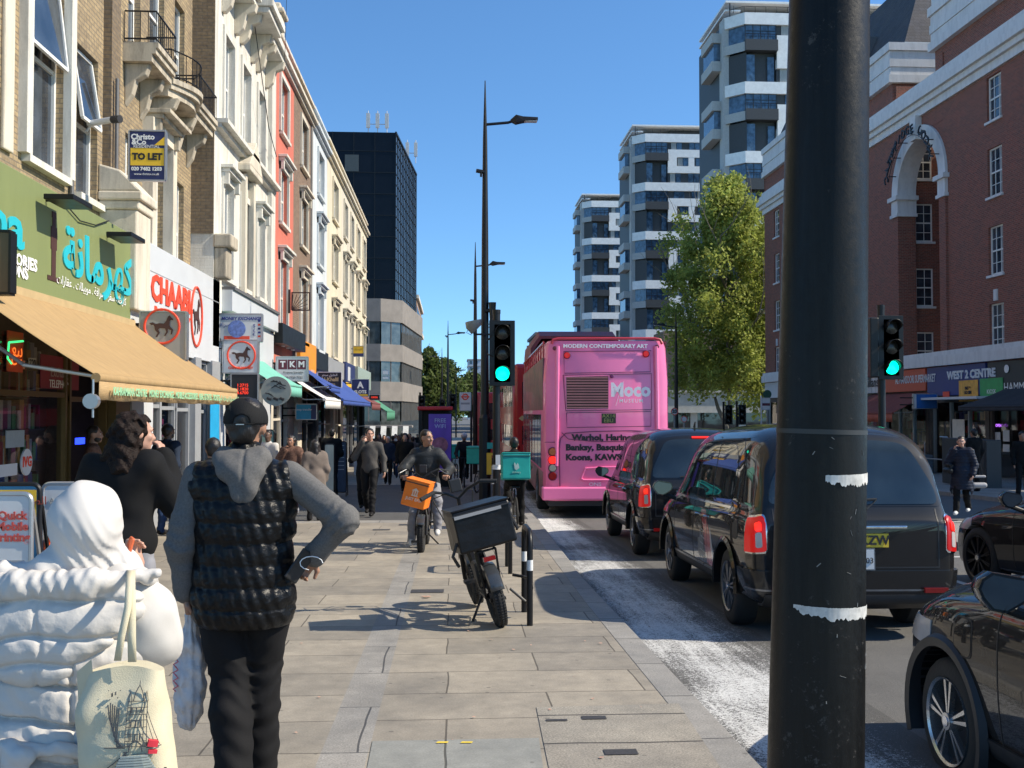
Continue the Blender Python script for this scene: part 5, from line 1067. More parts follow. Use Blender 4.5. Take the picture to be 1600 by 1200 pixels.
def mirror(c, x, y, z, side, m=None):
    g = MB(); g.loft([[(a * math.cos(k * .5236) * .12, yy, a * math.sin(k * .5236) * .085 + (.02 if abs(math.cos(k*.5236)) > .5 else 0)) for k in range(12)] for yy, a in ((-.07, .96), (-.05, 1), (.02, .96), (.07, .6))]); o = g.build('mirror', m or paint, c.t, loc=(x + side * .13, y, z), smooth=True, fix=True); o.rotation_euler = (0, 0, side * .1)
    g = MB(); g.loft([[(a * math.cos(k * .5236) * .105, yy, a * math.sin(k * .5236) * .07 + (.02 if abs(math.cos(k*.5236)) > .5 else 0)) for k in range(12)] for yy, a in ((-.074, 1), (-.068, 1))]); g.build('mirror_glass', glassmat('mirror glass', (.03, .035, .04), .02), o); g = MB(); g.tube([(0, 0, -.06), (-side * .16, .02, -.12)], .025, 8); g.build('mirror_stalk', trimb, o)
# ---- London taxi
def taxi(label, plate, num, artwork):
    top = [(-2.43, 1.02), (-2.40, 1.05), (-2.36, 1.14), (-2.31, 1.36), (-2.23, 1.62), (-2.09, 1.80), (-1.8, 1.87), (-1.2, 1.885), (-.2, 1.89), (.35, 1.85), (.7, 1.72), (1.05, 1.42), (1.32, 1.17), (1.5, 1.1), (1.9, 1.04), (2.2, .95), (2.36, .82), (2.43, .6)]
    belt = [(-2.43, .99), (-2.3, 1.06), (-1.8, 1.09), (1.2, 1.03), (1.9, .92), (2.2, .82), (2.36, .7), (2.43, .5)]
    low = [(-2.43, .36), (-2.3, .30), (2.2, .28), (2.43, .36)]
    plan = [(-2.43, .80), (-2.415, .875), (-2.36, .94), (-2.2, .975), (-1.6, 1.0), (1.5, 1.0), (2.0, .96), (2.25, .88), (2.36, .76), (2.43, .6)]
    gh = ((.06, .93), (.12, .915), (.45, .87), (.7, .83), (.85, .76), (.94, .63), (.985, .37))
    c = Car('london_taxi', label, 4.86, 1.86, top, belt, low, plan, gh, paint, 'taxi', 'black london taxis queueing in the near lane')
    fa, ra = 1.44, -1.54
    for y in (ra, fa): c.cutcyl(y, .36, .405, .55, 1.2); c.cutcyl(y, .36, .405, -1.2, -.55)
    bd = c.finish()
    for sd in (-1, 1):
        f = c.panel('side_window_surround', [(-1.78, 1.05), (-1.9, 1.2), (-1.82, 1.55), (-1.55, 1.74), (.42, 1.75), (.75, 1.55), (1.12, 1.2), (1.14, 1.09)], paint, .003, side=sd, rnd=.1)
        c.panel('side_window', [(-1.60, 1.15), (-1.62, 1.5), (-1.42, 1.66), (-.82, 1.69), (-.80, 1.12), (-1.5, 1.12)], cglass, .006, side=sd, rnd=.12, parent=f); c.panel('side_window', [(-.74, 1.12), (-.74, 1.69), (-.1, 1.69), (-.1, 1.11)], cglass, .006, side=sd, rnd=.05, parent=f); c.panel('side_window', [(-.02, 1.11), (-.02, 1.68), (.38, 1.66), (.98, 1.16), (.98, 1.1)], cglass, .006, side=sd, rnd=.05, parent=f)
        g = MB(); 
        c.panel('chrome_waist_strip', [(-1.62, 1.075), (-1.62, 1.098), (1.08, 1.082), (1.08, 1.06)], chrome, .008, side=sd)
        for y in (-.77, -.06, .98 if 1 else 0): c.panel('door_gap', [(y - .006, .42), (y - .006, 1.08), (y + .006, 1.08), (y + .006, .42)], trimb, .002, side=sd)
        for y in (-.62, -.2): c.panel('door_handle', [(y - .1, .925), (y - .1, .95), (y + .1, .95), (y + .1, .925)], chrome, .03, side=sd, rnd=.01)
        c.panel('sill_strip', [(-1.1, .30), (-1.1, .42), (1.0, .42), (1.0, .30)], trimb, .012, side=sd, rnd=.02); c.panel('sill_chrome', [(-1.1, .425), (-1.1, .445), (1.0, .445), (1.0, .425)], silver, .014, side=sd)
        for y in (ra, fa):
            g = MB(); rg = []
            for i in range(25): a = math.pi * (-.02 + 1.04 * i / 24); rg.append([(sd * .80, y + .405 * math.cos(a), .36 + .405 * math.sin(a)), (sd * .945, y + .405 * math.cos(a), .36 + .405 * math.sin(a)), (sd * .955, y + .425 * math.cos(a), .36 + .425 * math.sin(a)), (sd * .935, y + .455 * math.cos(a), .36 + .455 * math.sin(a))])
            g.loft(rg, closed=False, caps=False); o_ = g.build('wheel_arch', paint, c.t, smooth=True, fix=True)
            wheel(c.t, sd * .90, y, .355, .22, (7, .10, .13), sd, .64)
        o = c.panel('fuel_flap', [(-1.96 + .0, .82), (-1.96, .99), (-1.80, .99), (-1.80, .82)], trimb, .003, side=sd, rnd=.08) if sd < 0 else None
        mirror(c, sd * .93, 1.0, 1.14, sd)
        # tail lamp: chrome rim, red ring, pale core
        x0, x1 = sd * .735, sd * .96
        def LX(a, b, za, zb): return [(min(a, b), za), (min(a, b), zb), (max(a, b), zb), (max(a, b), za)]
        if 1:
            po = [(sd * .765, .75), (sd * .775, 1.085), (sd * .86, 1.06), (sd * 1.1, 1.0), (sd * 1.1, .71)]; q = c.panel('tail_lamp_rim', po, chrome, .008, 'y', span=(-2.6, -2.21), rnd=.04)
            po = [(sd * .780, .765), (sd * .790, 1.07), (sd * .86, 1.045), (sd * 1.1, .985), (sd * 1.1, .725)]; q2 = c.panel('tail_lamp', po, lred, .02, 'y', span=(-2.6, -2.225), rnd=.03)
            po = [(sd * .815, .80), (sd * .82, .93), (sd * .865, .92), (sd * .865, .79)]; c.panel('lamp_core', po, lclear, .026, 'y', span=(-2.6, -2.23), parent=q2, rnd=.02)
            po = [(sd * .817, .94), (sd * .82, 1.02), (sd * .865, 1.0), (sd * .865, .93)]; c.panel('brake_lamp', po, lredhot, .03, 'y', span=(-2.6, -2.23), parent=q2, rnd=.02)
    Y = (-2.7, -1.7)
    f = c.panel('rear_window_surround', [(-.80, 1.14), (-.78, 1.3), (-.58, 1.73), (-.3, 1.77), (.3, 1.77), (.58, 1.73), (.78, 1.3), (.80, 1.14)], paint, .003, 'y', span=Y, rnd=.1)
    c.panel('rear_window', [(-.74, 1.16), (-.72, 1.3), (-.53, 1.68), (-.3, 1.71), (.3, 1.71), (.53, 1.68), (.72, 1.3), (.74, 1.16)], cglass, .008, 'y', span=Y, rnd=.1, parent=f)
    c.panel('high_brake_lamp', [(-.13, 1.72), (-.13, 1.745), (.13, 1.745), (.13, 1.72)], lredhot, .02, 'y', span=Y, parent=f)
    g = MB(); g.tube([(.1, -2.385, 1.12), (.2, -2.36, 1.2), (-.35, -2.36, 1.17)], .012, 6); g.build('wiper', trimb, c.t)
    Y = (-2.7, -2.2)
    c.panel('tailgate_gap', [(-.712, .62), (-.712, 1.12), (-.70, 1.12), (-.70, .632), (.70, .632), (.70, 1.12), (.712, 1.12), (.712, .62)], trimb, .002, 'y', span=Y)
    c.panel('bumper', [(-1.2, .2), (-1.2, .60), (1.2, .60), (1.2, .2)], paint, .03, 'y', span=(-2.7, -2.02)); c.panel('bumper_insert', [(-.8, .2), (-.8, .40), (.8, .40), (.8, .2)], trimb, .045, 'y', span=Y); c.panel('bumper_line', [(-1.2, .43), (-1.2, .445), (1.2, .445), (1.2, .43)], silver, .034, 'y', span=Y)
    for sd in (-1, 1): g = MB(); g.box(sd * .55, sd * .75, -2.50, -2.47, .42, .46); g.build('rear_reflector', dred, c.t)
    g = MB(); g.box(-.42, .42, -2.475, -2.43, .955, .985); g.build('tailgate_chrome', chrome, c.t, bevel=.01)
    g = MB(); g.box(-.26, .26, -2.46, -2.43, .80, .915); o = g.build('number_plate', mat('yellow number plate', (.75, .5, .03), .4, var=.03), c.t); text(plate, .078, (0, -2.466, .857), (0, -1, 0), blackt, o, bold=.003)
    g = MB(); g.box(-.05, .12, -2.49, -2.46, .62, .785); o = g.build('licence_plate', signw, c.t); text(num, .05, (.03, -2.494, .69), (0, -1, 0), blackt, o); g = MB(); g.box(-.06, .13, -2.488, -2.44, .61, .795); g.build('plate_frame', silver, c.t)
    text('G', .035, (0, -2.448, 1.02), (0, -1, 0), chrome, c.t, name='badge')
    g = MB(); g.tube([(0, -1.7, 1.88), (0, -1.76, 1.96)], [.02, .008], 6); g.build('roof_aerial', trimb, c.t)
    # windscreen and headlamps (seen from other positions)
    c.panel('windscreen', [(-.74, 1.16), (-.55, 1.74), (.55, 1.74), (.74, 1.16)], cglass, .006, 'y', span=(.3, 1.3), rnd=.06)
    for sd in (-1, 1): c.panel('headlamp', [(sd * .5, .66), (sd * .5, .84), (sd * .86, .84), (sd * .86, .66)], lclear, .01, 'y', span=(1.9, 2.6), rnd=.08)
    if artwork:
        c.panel('door_artwork', [(-.98, .46), (-.92, .75), (-.66, 1.0), (-.42, 1.0), (-.62, .8), (-.74, .46)], mat('artwork red', (.45, .03, .03), .25, coat=.8, var=.2, scale=9), .0015, side=-1, rnd=.04); c.panel('door_artwork', [(-1.04, .46), (-1.02, .62), (-.94, .80), (-.90, .85), (-.92, .7), (-.985, .46)], mat('artwork white', (.5, .48, .46), .25, coat=.8, var=.3, scale=9), .0015, side=-1, rnd=.02)
        rng = random.Random(5); am = mat('artwork line', (.35, .33, .31), .3)
        for i in range(9):
            y = -.62 + i * .035; z0 = .47 + (i % 3) * .03; h = .3 - abs(i - 4) * .035; c.panel('artwork_line', [(y, z0), (y - .02, z0 + h), (y - .012, z0 + h), (y + .008, z0)], am, .002, side=-1)
        for i in range(6): z = .49 + i * .07; c.panel('artwork_line', [(-.66, z), (-.66, z + .007), (-.4 - .03 * i, z + .03), (-.4 - .03 * i, z + .023)], am, .002, side=-1)
    return c.t
def put(t, x0, y0, x1, y1, yl0, yl1, off=-.12):
    """place a car so that its local axle points (0,yl0),(0,yl1) stand at (x0,y0),(x1,y1), tilted with the ground"""
    a = math.atan2(x1 - x0, y1 - y0); L = yl1 - yl0; d = Vector((math.sin(a), math.cos(a))); o = Vector((x0, y0)) - d * yl0; z = gz(o.y) + off; p = math.atan((gz(y1) - gz(y0)) / (y1 - y0))
    t.location = (o.x, o.y, z); t.rotation_mode = 'XYZ'; t.rotation_euler = Euler((p, 0, -a)).to_matrix().to_euler() if False else (Matrix.Rotation(-a, 3, 'Z') @ Matrix.Rotation(p, 3, 'X')).to_euler()
T1 = taxi('nearest black taxi with red and white door artwork and yellow plate', 'LN21 KZW', '77203', True)
put(T1, 3.48, 9.55, 3.56, 12.45, -1.54, 1.44, -.13)
T2 = taxi('black taxi ahead, between the decorated taxi and the pink bus', 'LF70 CVE', '61844', False)
put(T2, 3.60, 15.3, 3.68, 18.2, -1.54, 1.44, -.12)
# ---- foreground crossover
def kia():
    top = [(-2.18, .9), (-2.1, 1.15), (-1.9, 1.4), (-1.5, 1.51), (-.8, 1.545), (0, 1.53), (.35, 1.44), (.8, 1.22), (1.1, 1.1), (1.5, 1.04), (1.85, .95), (2.05, .84), (2.14, .7), (2.18, .5)]
    belt = [(-2.18, .85), (-1.5, 1.0), (0, 1.0), (.9, 1.0), (1.5, .94), (1.9, .80), (2.1, .6), (2.18, .45)]
    low = [(-2.18, .35), (-1.9, .24), (1.9, .22), (2.18, .3)]; plan = [(-2.18, .72), (-2.1, .9), (-1.8, .97), (-1.2, 1), (1.3, 1), (1.7, .965), (1.95, .88), (2.1, .74), (2.18, .55)]
    gh = ((.08, .92), (.2, .89), (.5, .82), (.75, .76), (.88, .68), (.95, .55), (.985, .3))
    c = Car('parked_crossover', 'black crossover at the bottom right corner with a silver and black alloy wheel', 4.36, 1.82, top, belt, low, plan, gh, paint); c.t.name = 'crossover_car'
    fa, ra = 1.34, -1.36
    for y in (ra, fa): c.cutcyl(y, .33, .375, .5, 1.2); c.cutcyl(y, .33, .375, -1.2, -.5)
    c.finish()
    for sd in (-1, 1):
        c.panel('side_window', [(-1.5, 1.06), (-1.45, 1.4), (-.6, 1.46), (-.02, 1.44), (.3, 1.32), (.75, 1.03)], cglass, .005, side=sd, rnd=.05)
        for y in (.78, -.28): c.panel('door_gap', [(y - .004, .32), (y - .004, .98), (y + .004, .98), (y + .004, .32)], trimb, .002, side=sd)
        c.panel('sill_cladding', [(-.9, .2), (-.9, .36), (.92, .36), (.92, .2)], trimb, .016, side=sd)
        for y in (ra, fa):
            g = MB(); rg = []
            for i in range(33): a = math.pi * (-.12 + 1.24 * i / 32); rg.append([(sd * .80, y + .375 * math.cos(a), .33 + .375 * math.sin(a)), (sd * .925, y + .375 * math.cos(a), .33 + .375 * math.sin(a)), (sd * .93, y + .42 * math.cos(a), .33 + .42 * math.sin(a)), (sd * .895, y + .44 * math.cos(a), .33 + .44 * math.sin(a))])
            g.loft(rg, closed=False, caps=False); g.build('arch_cladding', trimb, c.t, smooth=True, fix=True)
            wheel(c.t, sd * .885, y, .325, .21, (5, .10, .15), sd, .68, chrome if 0 else mat('bright alloy', (.5, .5, .5), .25, .9, var=.05))
        if sd < 0: c.panel('charging_flap_gap', [(1.02, .70), (1.02, .90), (1.21, .90), (1.21, .70)], trimb, .002, side=sd, rnd=.05); c.panel('charging_flap', [(1.03, .71), (1.03, .89), (1.2, .89), (1.2, .71)], paint, .004, side=sd, rnd=.045)
        mirror(c, sd * .93, .45, 1.12, sd)
        c.panel('headlamp', [(sd * .45, .66), (sd * .45, .76), (sd * .93, .82), (sd * .93, .68)], lclear, .006, 'y', span=(1.5, 2.4), rnd=.04)
    c.panel('windscreen', [(-.75, 1.02), (-.58, 1.5), (.58, 1.5), (.75, 1.02)], cglass, .005, 'y', span=(0, 1.2), rnd=.05); c.panel('bonnet_gap', [(-.72, .95), (-.70, 1.95), (-.69, 1.95), (-.71, .95)], trimb, .002, 'z', span=(.6, 1.3)); c.panel('bonnet_gap', [(.72, .95), (.70, 1.95), (.69, 1.95), (.71, .95)], trimb, .002, 'z', span=(.6, 1.3))
    return c.t
K = kia(); put(K, 3.42, 2.55, 3.45, 5.25, -1.36, 1.34, -.19)
def saloon():
    top = [(-2.6, .85), (-2.4, 1.02), (-1.9, 1.12), (-1.6, 1.2), (-1.1, 1.4), (-.4, 1.5), (.2, 1.48), (.7, 1.25), (1.15, 1.04), (1.6, .99), (2.1, .88), (2.4, .72), (2.55, .5)]
    belt = [(-2.6, .8), (-2.0, .98), (0, .95), (1.1, .93), (1.7, .86), (2.2, .72), (2.55, .45)]; low = [(-2.6, .35), (-2.3, .2), (2.3, .2), (2.55, .3)]; plan = [(-2.6, .7), (-2.4, .9), (-1.9, .98), (1.5, 1), (2.0, .95), (2.3, .84), (2.5, .66), (2.55, .5)]
    gh = ((.08, .9), (.2, .86), (.5, .78), (.75, .71), (.88, .62), (.95, .5), (.985, .28))
    c = Car('saloon_car', 'glossy black saloon with thin many spoked dark wheels at the right edge', 5.15, 1.90, top, belt, low, plan, gh, paint); fa, ra = 1.65, -1.5
    for y in (ra, fa): c.cutcyl(y, .35, .39, .55, 1.2); c.cutcyl(y, .35, .39, -1.2, -.55)
    c.finish()
    for sd in (-1, 1):
        c.panel('side_window', [(-1.5, 1.03), (-1.1, 1.3), (-.4, 1.41), (.1, 1.4), (.8, 1.0)], cglass, .005, side=sd, rnd=.05)
        for y in (.95, -.3): c.panel('door_gap', [(y - .004, .32), (y - .004, .96), (y + .004, .96), (y + .004, .32)], trimb, .002, side=sd)
        for y in (ra, fa): wheel(c.t, sd * .93, y, .35, .24, (10, .05, .06), sd, .72, trimb if 0 else mat('dark alloy', (.06, .06, .065), .3, .8))
        mirror(c, sd * .93, .82, 1.06, sd); c.panel('headlamp', [(sd * .5, .62), (sd * .5, .74), (sd * .95, .8), (sd * .95, .66)], lclear, .006, 'y', span=(1.8, 2.7), rnd=.04)
    c.panel('windscreen', [(-.75, 1.02), (-.58, 1.45), (.58, 1.45), (.75, 1.02)], cglass, .005, 'y', span=(.1, 1.3), rnd=.05); c.panel('side_crease', [(-2.2, .80), (-2.2, .808), (2.0, .76), (2.0, .752)], trimb, .001, side=-1)
    return c.t
SL = saloon(); put(SL, 7.22, 8.6, 7.0, 11.75, -1.5, 1.65, -.13)
# ---- buses
pink = mat('pink bus paint', (.92, .20, .42), .4, var=.05, scale=1.5, coat=.5); pinkd = mat('panel joint', (.10, .02, .07), .6); bred = mat('red bus paint', (.42, .012, .012), .35, var=.15, scale=1.5, coat=.5); darkred = mat('dark red canopy', (.16, .012, .018), .5, var=.3, scale=6)
bx0, bx1, byr = 1.99, 4.72, 22.2; bg_ = gz(23) - .12; bxc = (bx0 + bx1) / 2
t = empty('sightseeing_bus', (bxc, byr, bg_), rot=(0, 0, R(-1.6)), label='pink open top double decker bus advertising modern contemporary art', cat='bus')
def lp(u, v, d=.0): p = onY(u, v, byr - d); return Vector((p.x - bxc, -d, p.z - bg_))
hw = (bx1 - bx0) / 2; zt_ = onY(849, 532, byr).z - bg_; zb_ = onY(849, 783, byr).z - bg_; LB = 10.6
side = mat('bus side graphic', (.30, .10, .10), .4, var=.9, scale=2.6, coat=.4)
g = MB(); rings = []
for z, ins in ((zb_, .06), (zb_ + .15, 0), (zt_ - .9, 0), (zt_ - .15, .05), (zt_, .1)):
    w_ = hw - ins; rings.append([(-w_, LB, z), (-w_, .25, z), (-w_ + .05, .09, z), (-w_ + .2, 0 + ins * .3, z), (w_ - .2, 0 + ins * .3, z), (w_ - .05, .09, z), (w_, .25, z), (w_, LB, z)])
me_ = g.loft(rings[:]); k0 = []
o = g.build('rear_body', pink, t, smooth=30, fix=True); 
# trim the long pink shell back to the tail: side walls get their own skins
g = MB()
for sx_ in (-1, 1):
    x = sx_ * (hw + .006); xa, xb = min(x, x - sx_ * .02), max(x, x - sx_ * .02)
    g.box(xa, xb, .3, LB, 2.35, zt_ - .35, k=0); g.box(xa, xb, .3, LB, zb_, 1.0, k=0)
g.build('side_panel', side, t)
for sx_ in (-1, 1):
    for i in range(7):
        y = 1.0 + i * 1.33; g = MB(); x = sx_ * (hw + .012); g.box(min(x, x - sx_ * .02), max(x, x - sx_ * .02), y, y + 1.22, 1.05, 2.25); g.build('side_window', glassmat('bus glass', (.03, .03, .06), .05), t)
    g = MB()
    for i in range(10): g.tube([(sx_ * (hw - .02), .5 + i * 1.0, zt_ - .4), (sx_ * (hw - .02), .5 + i * 1.0, zt_ + .02)], .02, 6)
    g.tube([(sx_ * (hw - .02), .4, zt_ - .02), (sx_ * (hw - .02), LB, zt_ + .02)], .025, 6); g.build('upper_rail', bred, t)
    for y in (2.3, 8.2): wheel(t, sx_ * (hw + .02), y, .5, .3, (8, .1, 0), sx_, .6)
rb = MB(); pts = [lp(862, 537), lp(864, 531), lp(872, 529), lp(1022, 529), lp(1031, 531), lp(1034, 538)]; rb.tube(pts, .03, 8); rb.build('rear_rail', mat('red rail', (.45, .03, .05), .4), t, smooth=True)
g = MB(); z0c, z1c = 3.75, 4.55; pr_ = []
for y, zz in ((6.8, 4.45), (7.4, 4.62), (10.4, 4.62), (11.0, 4.4)): pr_.append([(-hw + .05, y, z0c - .9), (-hw + .05, y, zz - .35), (-hw + .3, y, zz), (hw - .3, y, zz), (hw - .05, y, zz - .35), (hw - .05, y, z0c - .9), (hw - .12, y, z0c - .9), (hw - .14, y, zz - .4), (hw - .35, y, zz - .08), (-hw + .35, y, zz - .08), (-hw + .14, y, zz - .4), (-hw + .12, y, z0c - .9)])
g.loft(pr_); g.box(-hw + .1, hw - .1, 10.3, 10.5, 2.5, 4.4); g.build('front_canopy', darkred, t, fix=True); g = MB(); g.box(-hw + .05, hw - .05, 10.2, 11.2, zb_, 3.9); g.build('front_body', bred, t, bevel=.1)
def outline(par, pts, r=.008, m=pinkd, name='panel_joint'): g = MB(); g.tube(pts + [pts[0]] if (pts[0] - pts[-1]).length > 1e-6 else pts, r, 4); return g.build(name, m, par)
e = .01
outline(t, [lp(881, 549, e), lp(1017, 548, e), lp(1016, 581, e), lp(882, 583, e)]); outline(t, [lp(885, 645, e), lp(1017, 643, e), lp(1017, 666, e), lp(886, 668, e)]); outline(t, [lp(880, 586, e), lp(1018, 584, e), lp(1018, 640, e), lp(884, 642, e)])
g = MB(); g.tube([lp(875, 760, .02), lp(874, 700, .02), lp(876, 685, .02), lp(884, 677, .02), lp(930, 674, .02), lp(985, 673, .02), lp(1040, 675, .02)], .012, 4); g.tube([lp(878, 676, .02), lp(888, 686, .02), lp(930, 690, .02), lp(1040, 690, .02)], .01, 4); g.tube([lp(851, 691, .02), lp(874, 691, .02)], .008, 4); g.build('panel_joint', pinkd, t)
g = MB(); a, b = lp(884, 588), lp(951, 639); n = 12; g.box(a.x, b.x, -.01, .03, b.z, a.z, k=0)
for i in range(n): z = b.z + (a.z - b.z) * (i + .2) / n; g.box(a.x + .01, b.x - .01, -.035, -.008, z, z + .035, k=1)
g.build('engine_grille', [mat('grille black', (.01, .006, .006), .7), mat('grille slat', (.30, .12, .12), .4)], t); outline(t, [lp(884, 588, .02), lp(951, 587, .02), lp(951, 639, .02), lp(885, 640, .02)], .015, pink, 'grille_frame')
for u, v, r_, mm in ((886, 555, .065, lred), (1009, 553, .065, lred), (867, 544, .035, dred), (1026, 542, .035, dred), (956, 588, .03, mat('purple plastic', (.2, .02, .15), .5)), (863.5, 706, .085, mat('amber lens', (.35, .10, .03), .2)), (863.5, 719, .085, lredhot), (863.5, 731.5, .08, mat('reversing lens', (.3, .3, .25), .2)), (863.5, 744, .085, dred)):
    p = lp(u, v, .012); g = MB(); g.tube([p, p + Vector((0, -.03, 0))], [r_, r_ * .85], 20); g.build('lamp', mm, t, smooth=True); g = MB(); g.tube([p + Vector((r_ * 1.1 * math.cos(k * .3927), -.005, r_ * 1.1 * math.sin(k * .3927))) for k in range(17)], .008, 5); g.build('lamp_rim', pinkd, t)
whb = mat('bus lettering white', (.85, .8, .85), .5, var=.02)
text('MODERN CONTEMPORARY ART', .082, lp(946, 541, .02), (0, -1, 0), whb, t, bold=.004, sx=1.1, depth=.01); text('Moco', .29, lp(985, 610, .012), (0, -1, 0), whb, t, bold=.018, sx=.93); text('MUSEUM', .08, lp(986, 626.5, .012), (0, -1, 0), whb, t, spacing=1.3, bold=.002)
g = MB(); g.tube([lp(962, 634, .012), lp(974, 596, .012)], .006, 4); g.build('logo_stroke', whb, t)
bk = mat('bus lettering black', (.01, .008, .012), .5)
text('Warhol, Haring,', .13, lp(894, 684, .02), (0, -1, 0), bk, t, align='LEFT', bold=.009, sx=1.12); text('Banksy, Basquiat,', .13, lp(884, 699.5, .012), (0, -1, 0), bk, t, align='LEFT', bold=.009, sx=1.12); text('Koons, KAWS', .13, lp(884, 715, .012), (0, -1, 0), bk, t, align='LEFT', bold=.009, sx=1.12); text('ONS', .08, lp(930, 757, .012), (0, -1, 0), whb, t, sx=1.2)
a, b = lp(940, 646), lp(962, 661.5); g = MB(); g.box(a.x, b.x, -.03, 0, b.z, a.z); o = g.build('number_plate', mat('dark plate', (.03, .03, .015), .5), t); text('AX14\nEBU', .085, lp(951, 653.7, .034), (0, -1, 0), mat('plate characters', (.25, .27, .08), .5), o, lh=.85)
a, b = lp(848.5, 761), lp(1046, 781); g = MB(); g.box(a.x - .02, b.x + .02, -.06, .3, b.z, a.z); g.build('bumper', pink, t, bevel=.04); g = MB(); g.tube([lp(908, 748, .02), lp(915, 732, .02), lp(945, 730, .02), lp(1000, 730, .02)], .02, 6); g.tube([lp(908, 748, .02), lp(912, 750, .02), lp(1000, 750, .02)], .02, 6); g.build('step_recess', pink, t, smooth=True)
for sx_ in (-1, 1): g = MB(); g.tube([(sx_ * (hw - .27), -.0, zb_ + .75), (sx_ * (hw - .3), -.012, zt_ - .12)], .045, 8); g.build('corner_rib', pink, t, smooth=True)
g = MB(); g.box(-hw + .1, hw - .1, .1, LB, .28, zb_ + .05); g.build('underframe', trimb, t)
g = MB(); g.add([(-hw + .12, .12, zt_ - .3), (hw - .12, .12, zt_ - .3), (hw - .12, LB, zt_ - .3), (-hw + .12, LB, zt_ - .3)], [(0,1,2,3)]); g.build('upper_floor', trimb, t)
# closed red double deckers
def redbus(label, x, y, ztop=4.35):
    t = empty('double_decker_bus', (x, y, gz(y) - .12), label=label, cat='bus', group='red double decker buses ahead of the pink one'); g = MB(); g.box(-1.26, 1.26, 0, 10.8, .32, ztop); g.build('body', bred, t, bevel=.14)
    for sx_ in (-1, 1):
        for z0, z1 in ((1.35, 2.15), (2.85, 3.65)):
            g = MB()
            g.box(sx_ * 1.262 - .006, sx_ * 1.262 + .006, .7, 10.3, z0, z1); g.build('side_windows', cglass, t)
        for y_ in (2.6, 8.6): wheel(t, sx_ * 1.27, y_, .48, .28, (8, .1, 0), sx_, .6)
    for z0, z1 in ((1.5, 2.15), (2.75, 3.7)): g = MB(); g.box(-.95, .95, -.012, .0, z0, z1); g.build('rear_window', cglass, t)
    for sx_ in (-1, 1):
        for z in (1.0, 1.2, 1.4): g = MB(); g.tube([(sx_ * 1.1, -.03, z), (sx_ * 1.1, .02, z)], .07, 12); g.build('tail_lamp', dred, t)
    g = MB(); g.prism([(-.12, 0), (0, -.1), (.12, 0), (0, .1)], (-.95, -.015, 2.42), (1, 0, 0), (0, 0, 1), (0, -1, 0), .01); g.build('emblem', gold, t); g = MB(); g.box(-.3, .3, -.015, 0, .62, .75); g.build('number_plate', yellowt, t)
    return t
b1 = redbus('red double decker bus immediately ahead of the pink bus', 3.45, 36.5); b2 = copy_tree(b1); b2.location = (2.62, 60, gz(60) - .12); b2['label'] = 'second red double decker bus farther down beside the bus stop'
b2.scale = (1, 1, .98)
# ============================================================ STREET FURNITURE
def polemat():
    m, nt, b = nodes('worn black pole paint'); tc = N_(nt, 'TexCoord'); mp = N_(nt, 'Mapping'); mp.inputs['Scale'].default_value = (8, 8, .5); L_(nt, tc.outputs['Object'], mp.inputs[0])
    n = N_(nt, 'TexNoise', Scale=3, Detail=8, Roughness=.7); L_(nt, mp.outputs[0], n.inputs['Vector']); n2 = N_(nt, 'TexNoise', Scale=45, Detail=8, Roughness=.8); L_(nt, tc.outputs['Object'], n2.inputs['Vector']); n3 = N_(nt, 'TexNoise', Scale=5, Detail=2); L_(nt, tc.outputs['Object'], n3.inputs['Vector'])
    c = ramp(nt, n.outputs[0], [(.35, (.003, .003, .0032)), (.7, (.012, .0115, .0105))]); sc = ramp(nt, math_(nt, 'MULTIPLY', n2.outputs[0], math_(nt, 'ADD', n3.outputs[0], .5)), [(.635, (0, 0, 0)), (.70, (1, 1, 1))])
    c = mix(nt, math_(nt, 'MULTIPLY', sc, .22), c, (.22, .20, .18)); L_(nt, c, b.inputs['Base Color']); L_(nt, ramp(nt, n2.outputs[0], [(.3, (.28,) * 3), (.75, (.55,) * 3)]), b.inputs['Roughness'])
    b.inputs['Specular IOR Level'].default_value = .22; bumpn(nt, b, math_(nt, 'ADD', n2.outputs[0], n3.outputs[0]), .3, .003); return m
pm_ = polemat(); tape = mat('torn white tape', (.50, .49, .46), .7, var=.35, scale=30)
yP = 2.19; pb = onY(1274, 1199, yP); pt_ = onY(1295.5, 0, yP); ax = pt_ - pb
def PP(z): return pb + ax * ((z - pb.z) / ax.z)
def PR(z): return .100 - (z - pb.z) / (pt_.z - pb.z) * .0155
t = empty('lamp_post', tuple(PP(gz(yP))), label='thick worn black post with torn white tape, nearest to the viewer', cat='post'); off = Vector(t.location)
g = MB(); zs_ = [gz(yP) - .02 + i * .25 for i in range(26)]; g.tube([PP(z) - off for z in zs_], [PR(z) if z < 3 else max(.06, PR(3)) for z in zs_], 64, cap=False); g.build('pole', pm_, t, smooth=True)
g = MB(); g.tube([PP(1.555) - off, PP(1.565) - off], [PR(1.56) + .0012, PR(1.56) + .0012], 64, cap=False); g.build('weld_line', mat('weld grey', (.028, .028, .027), .5), t, smooth=True)
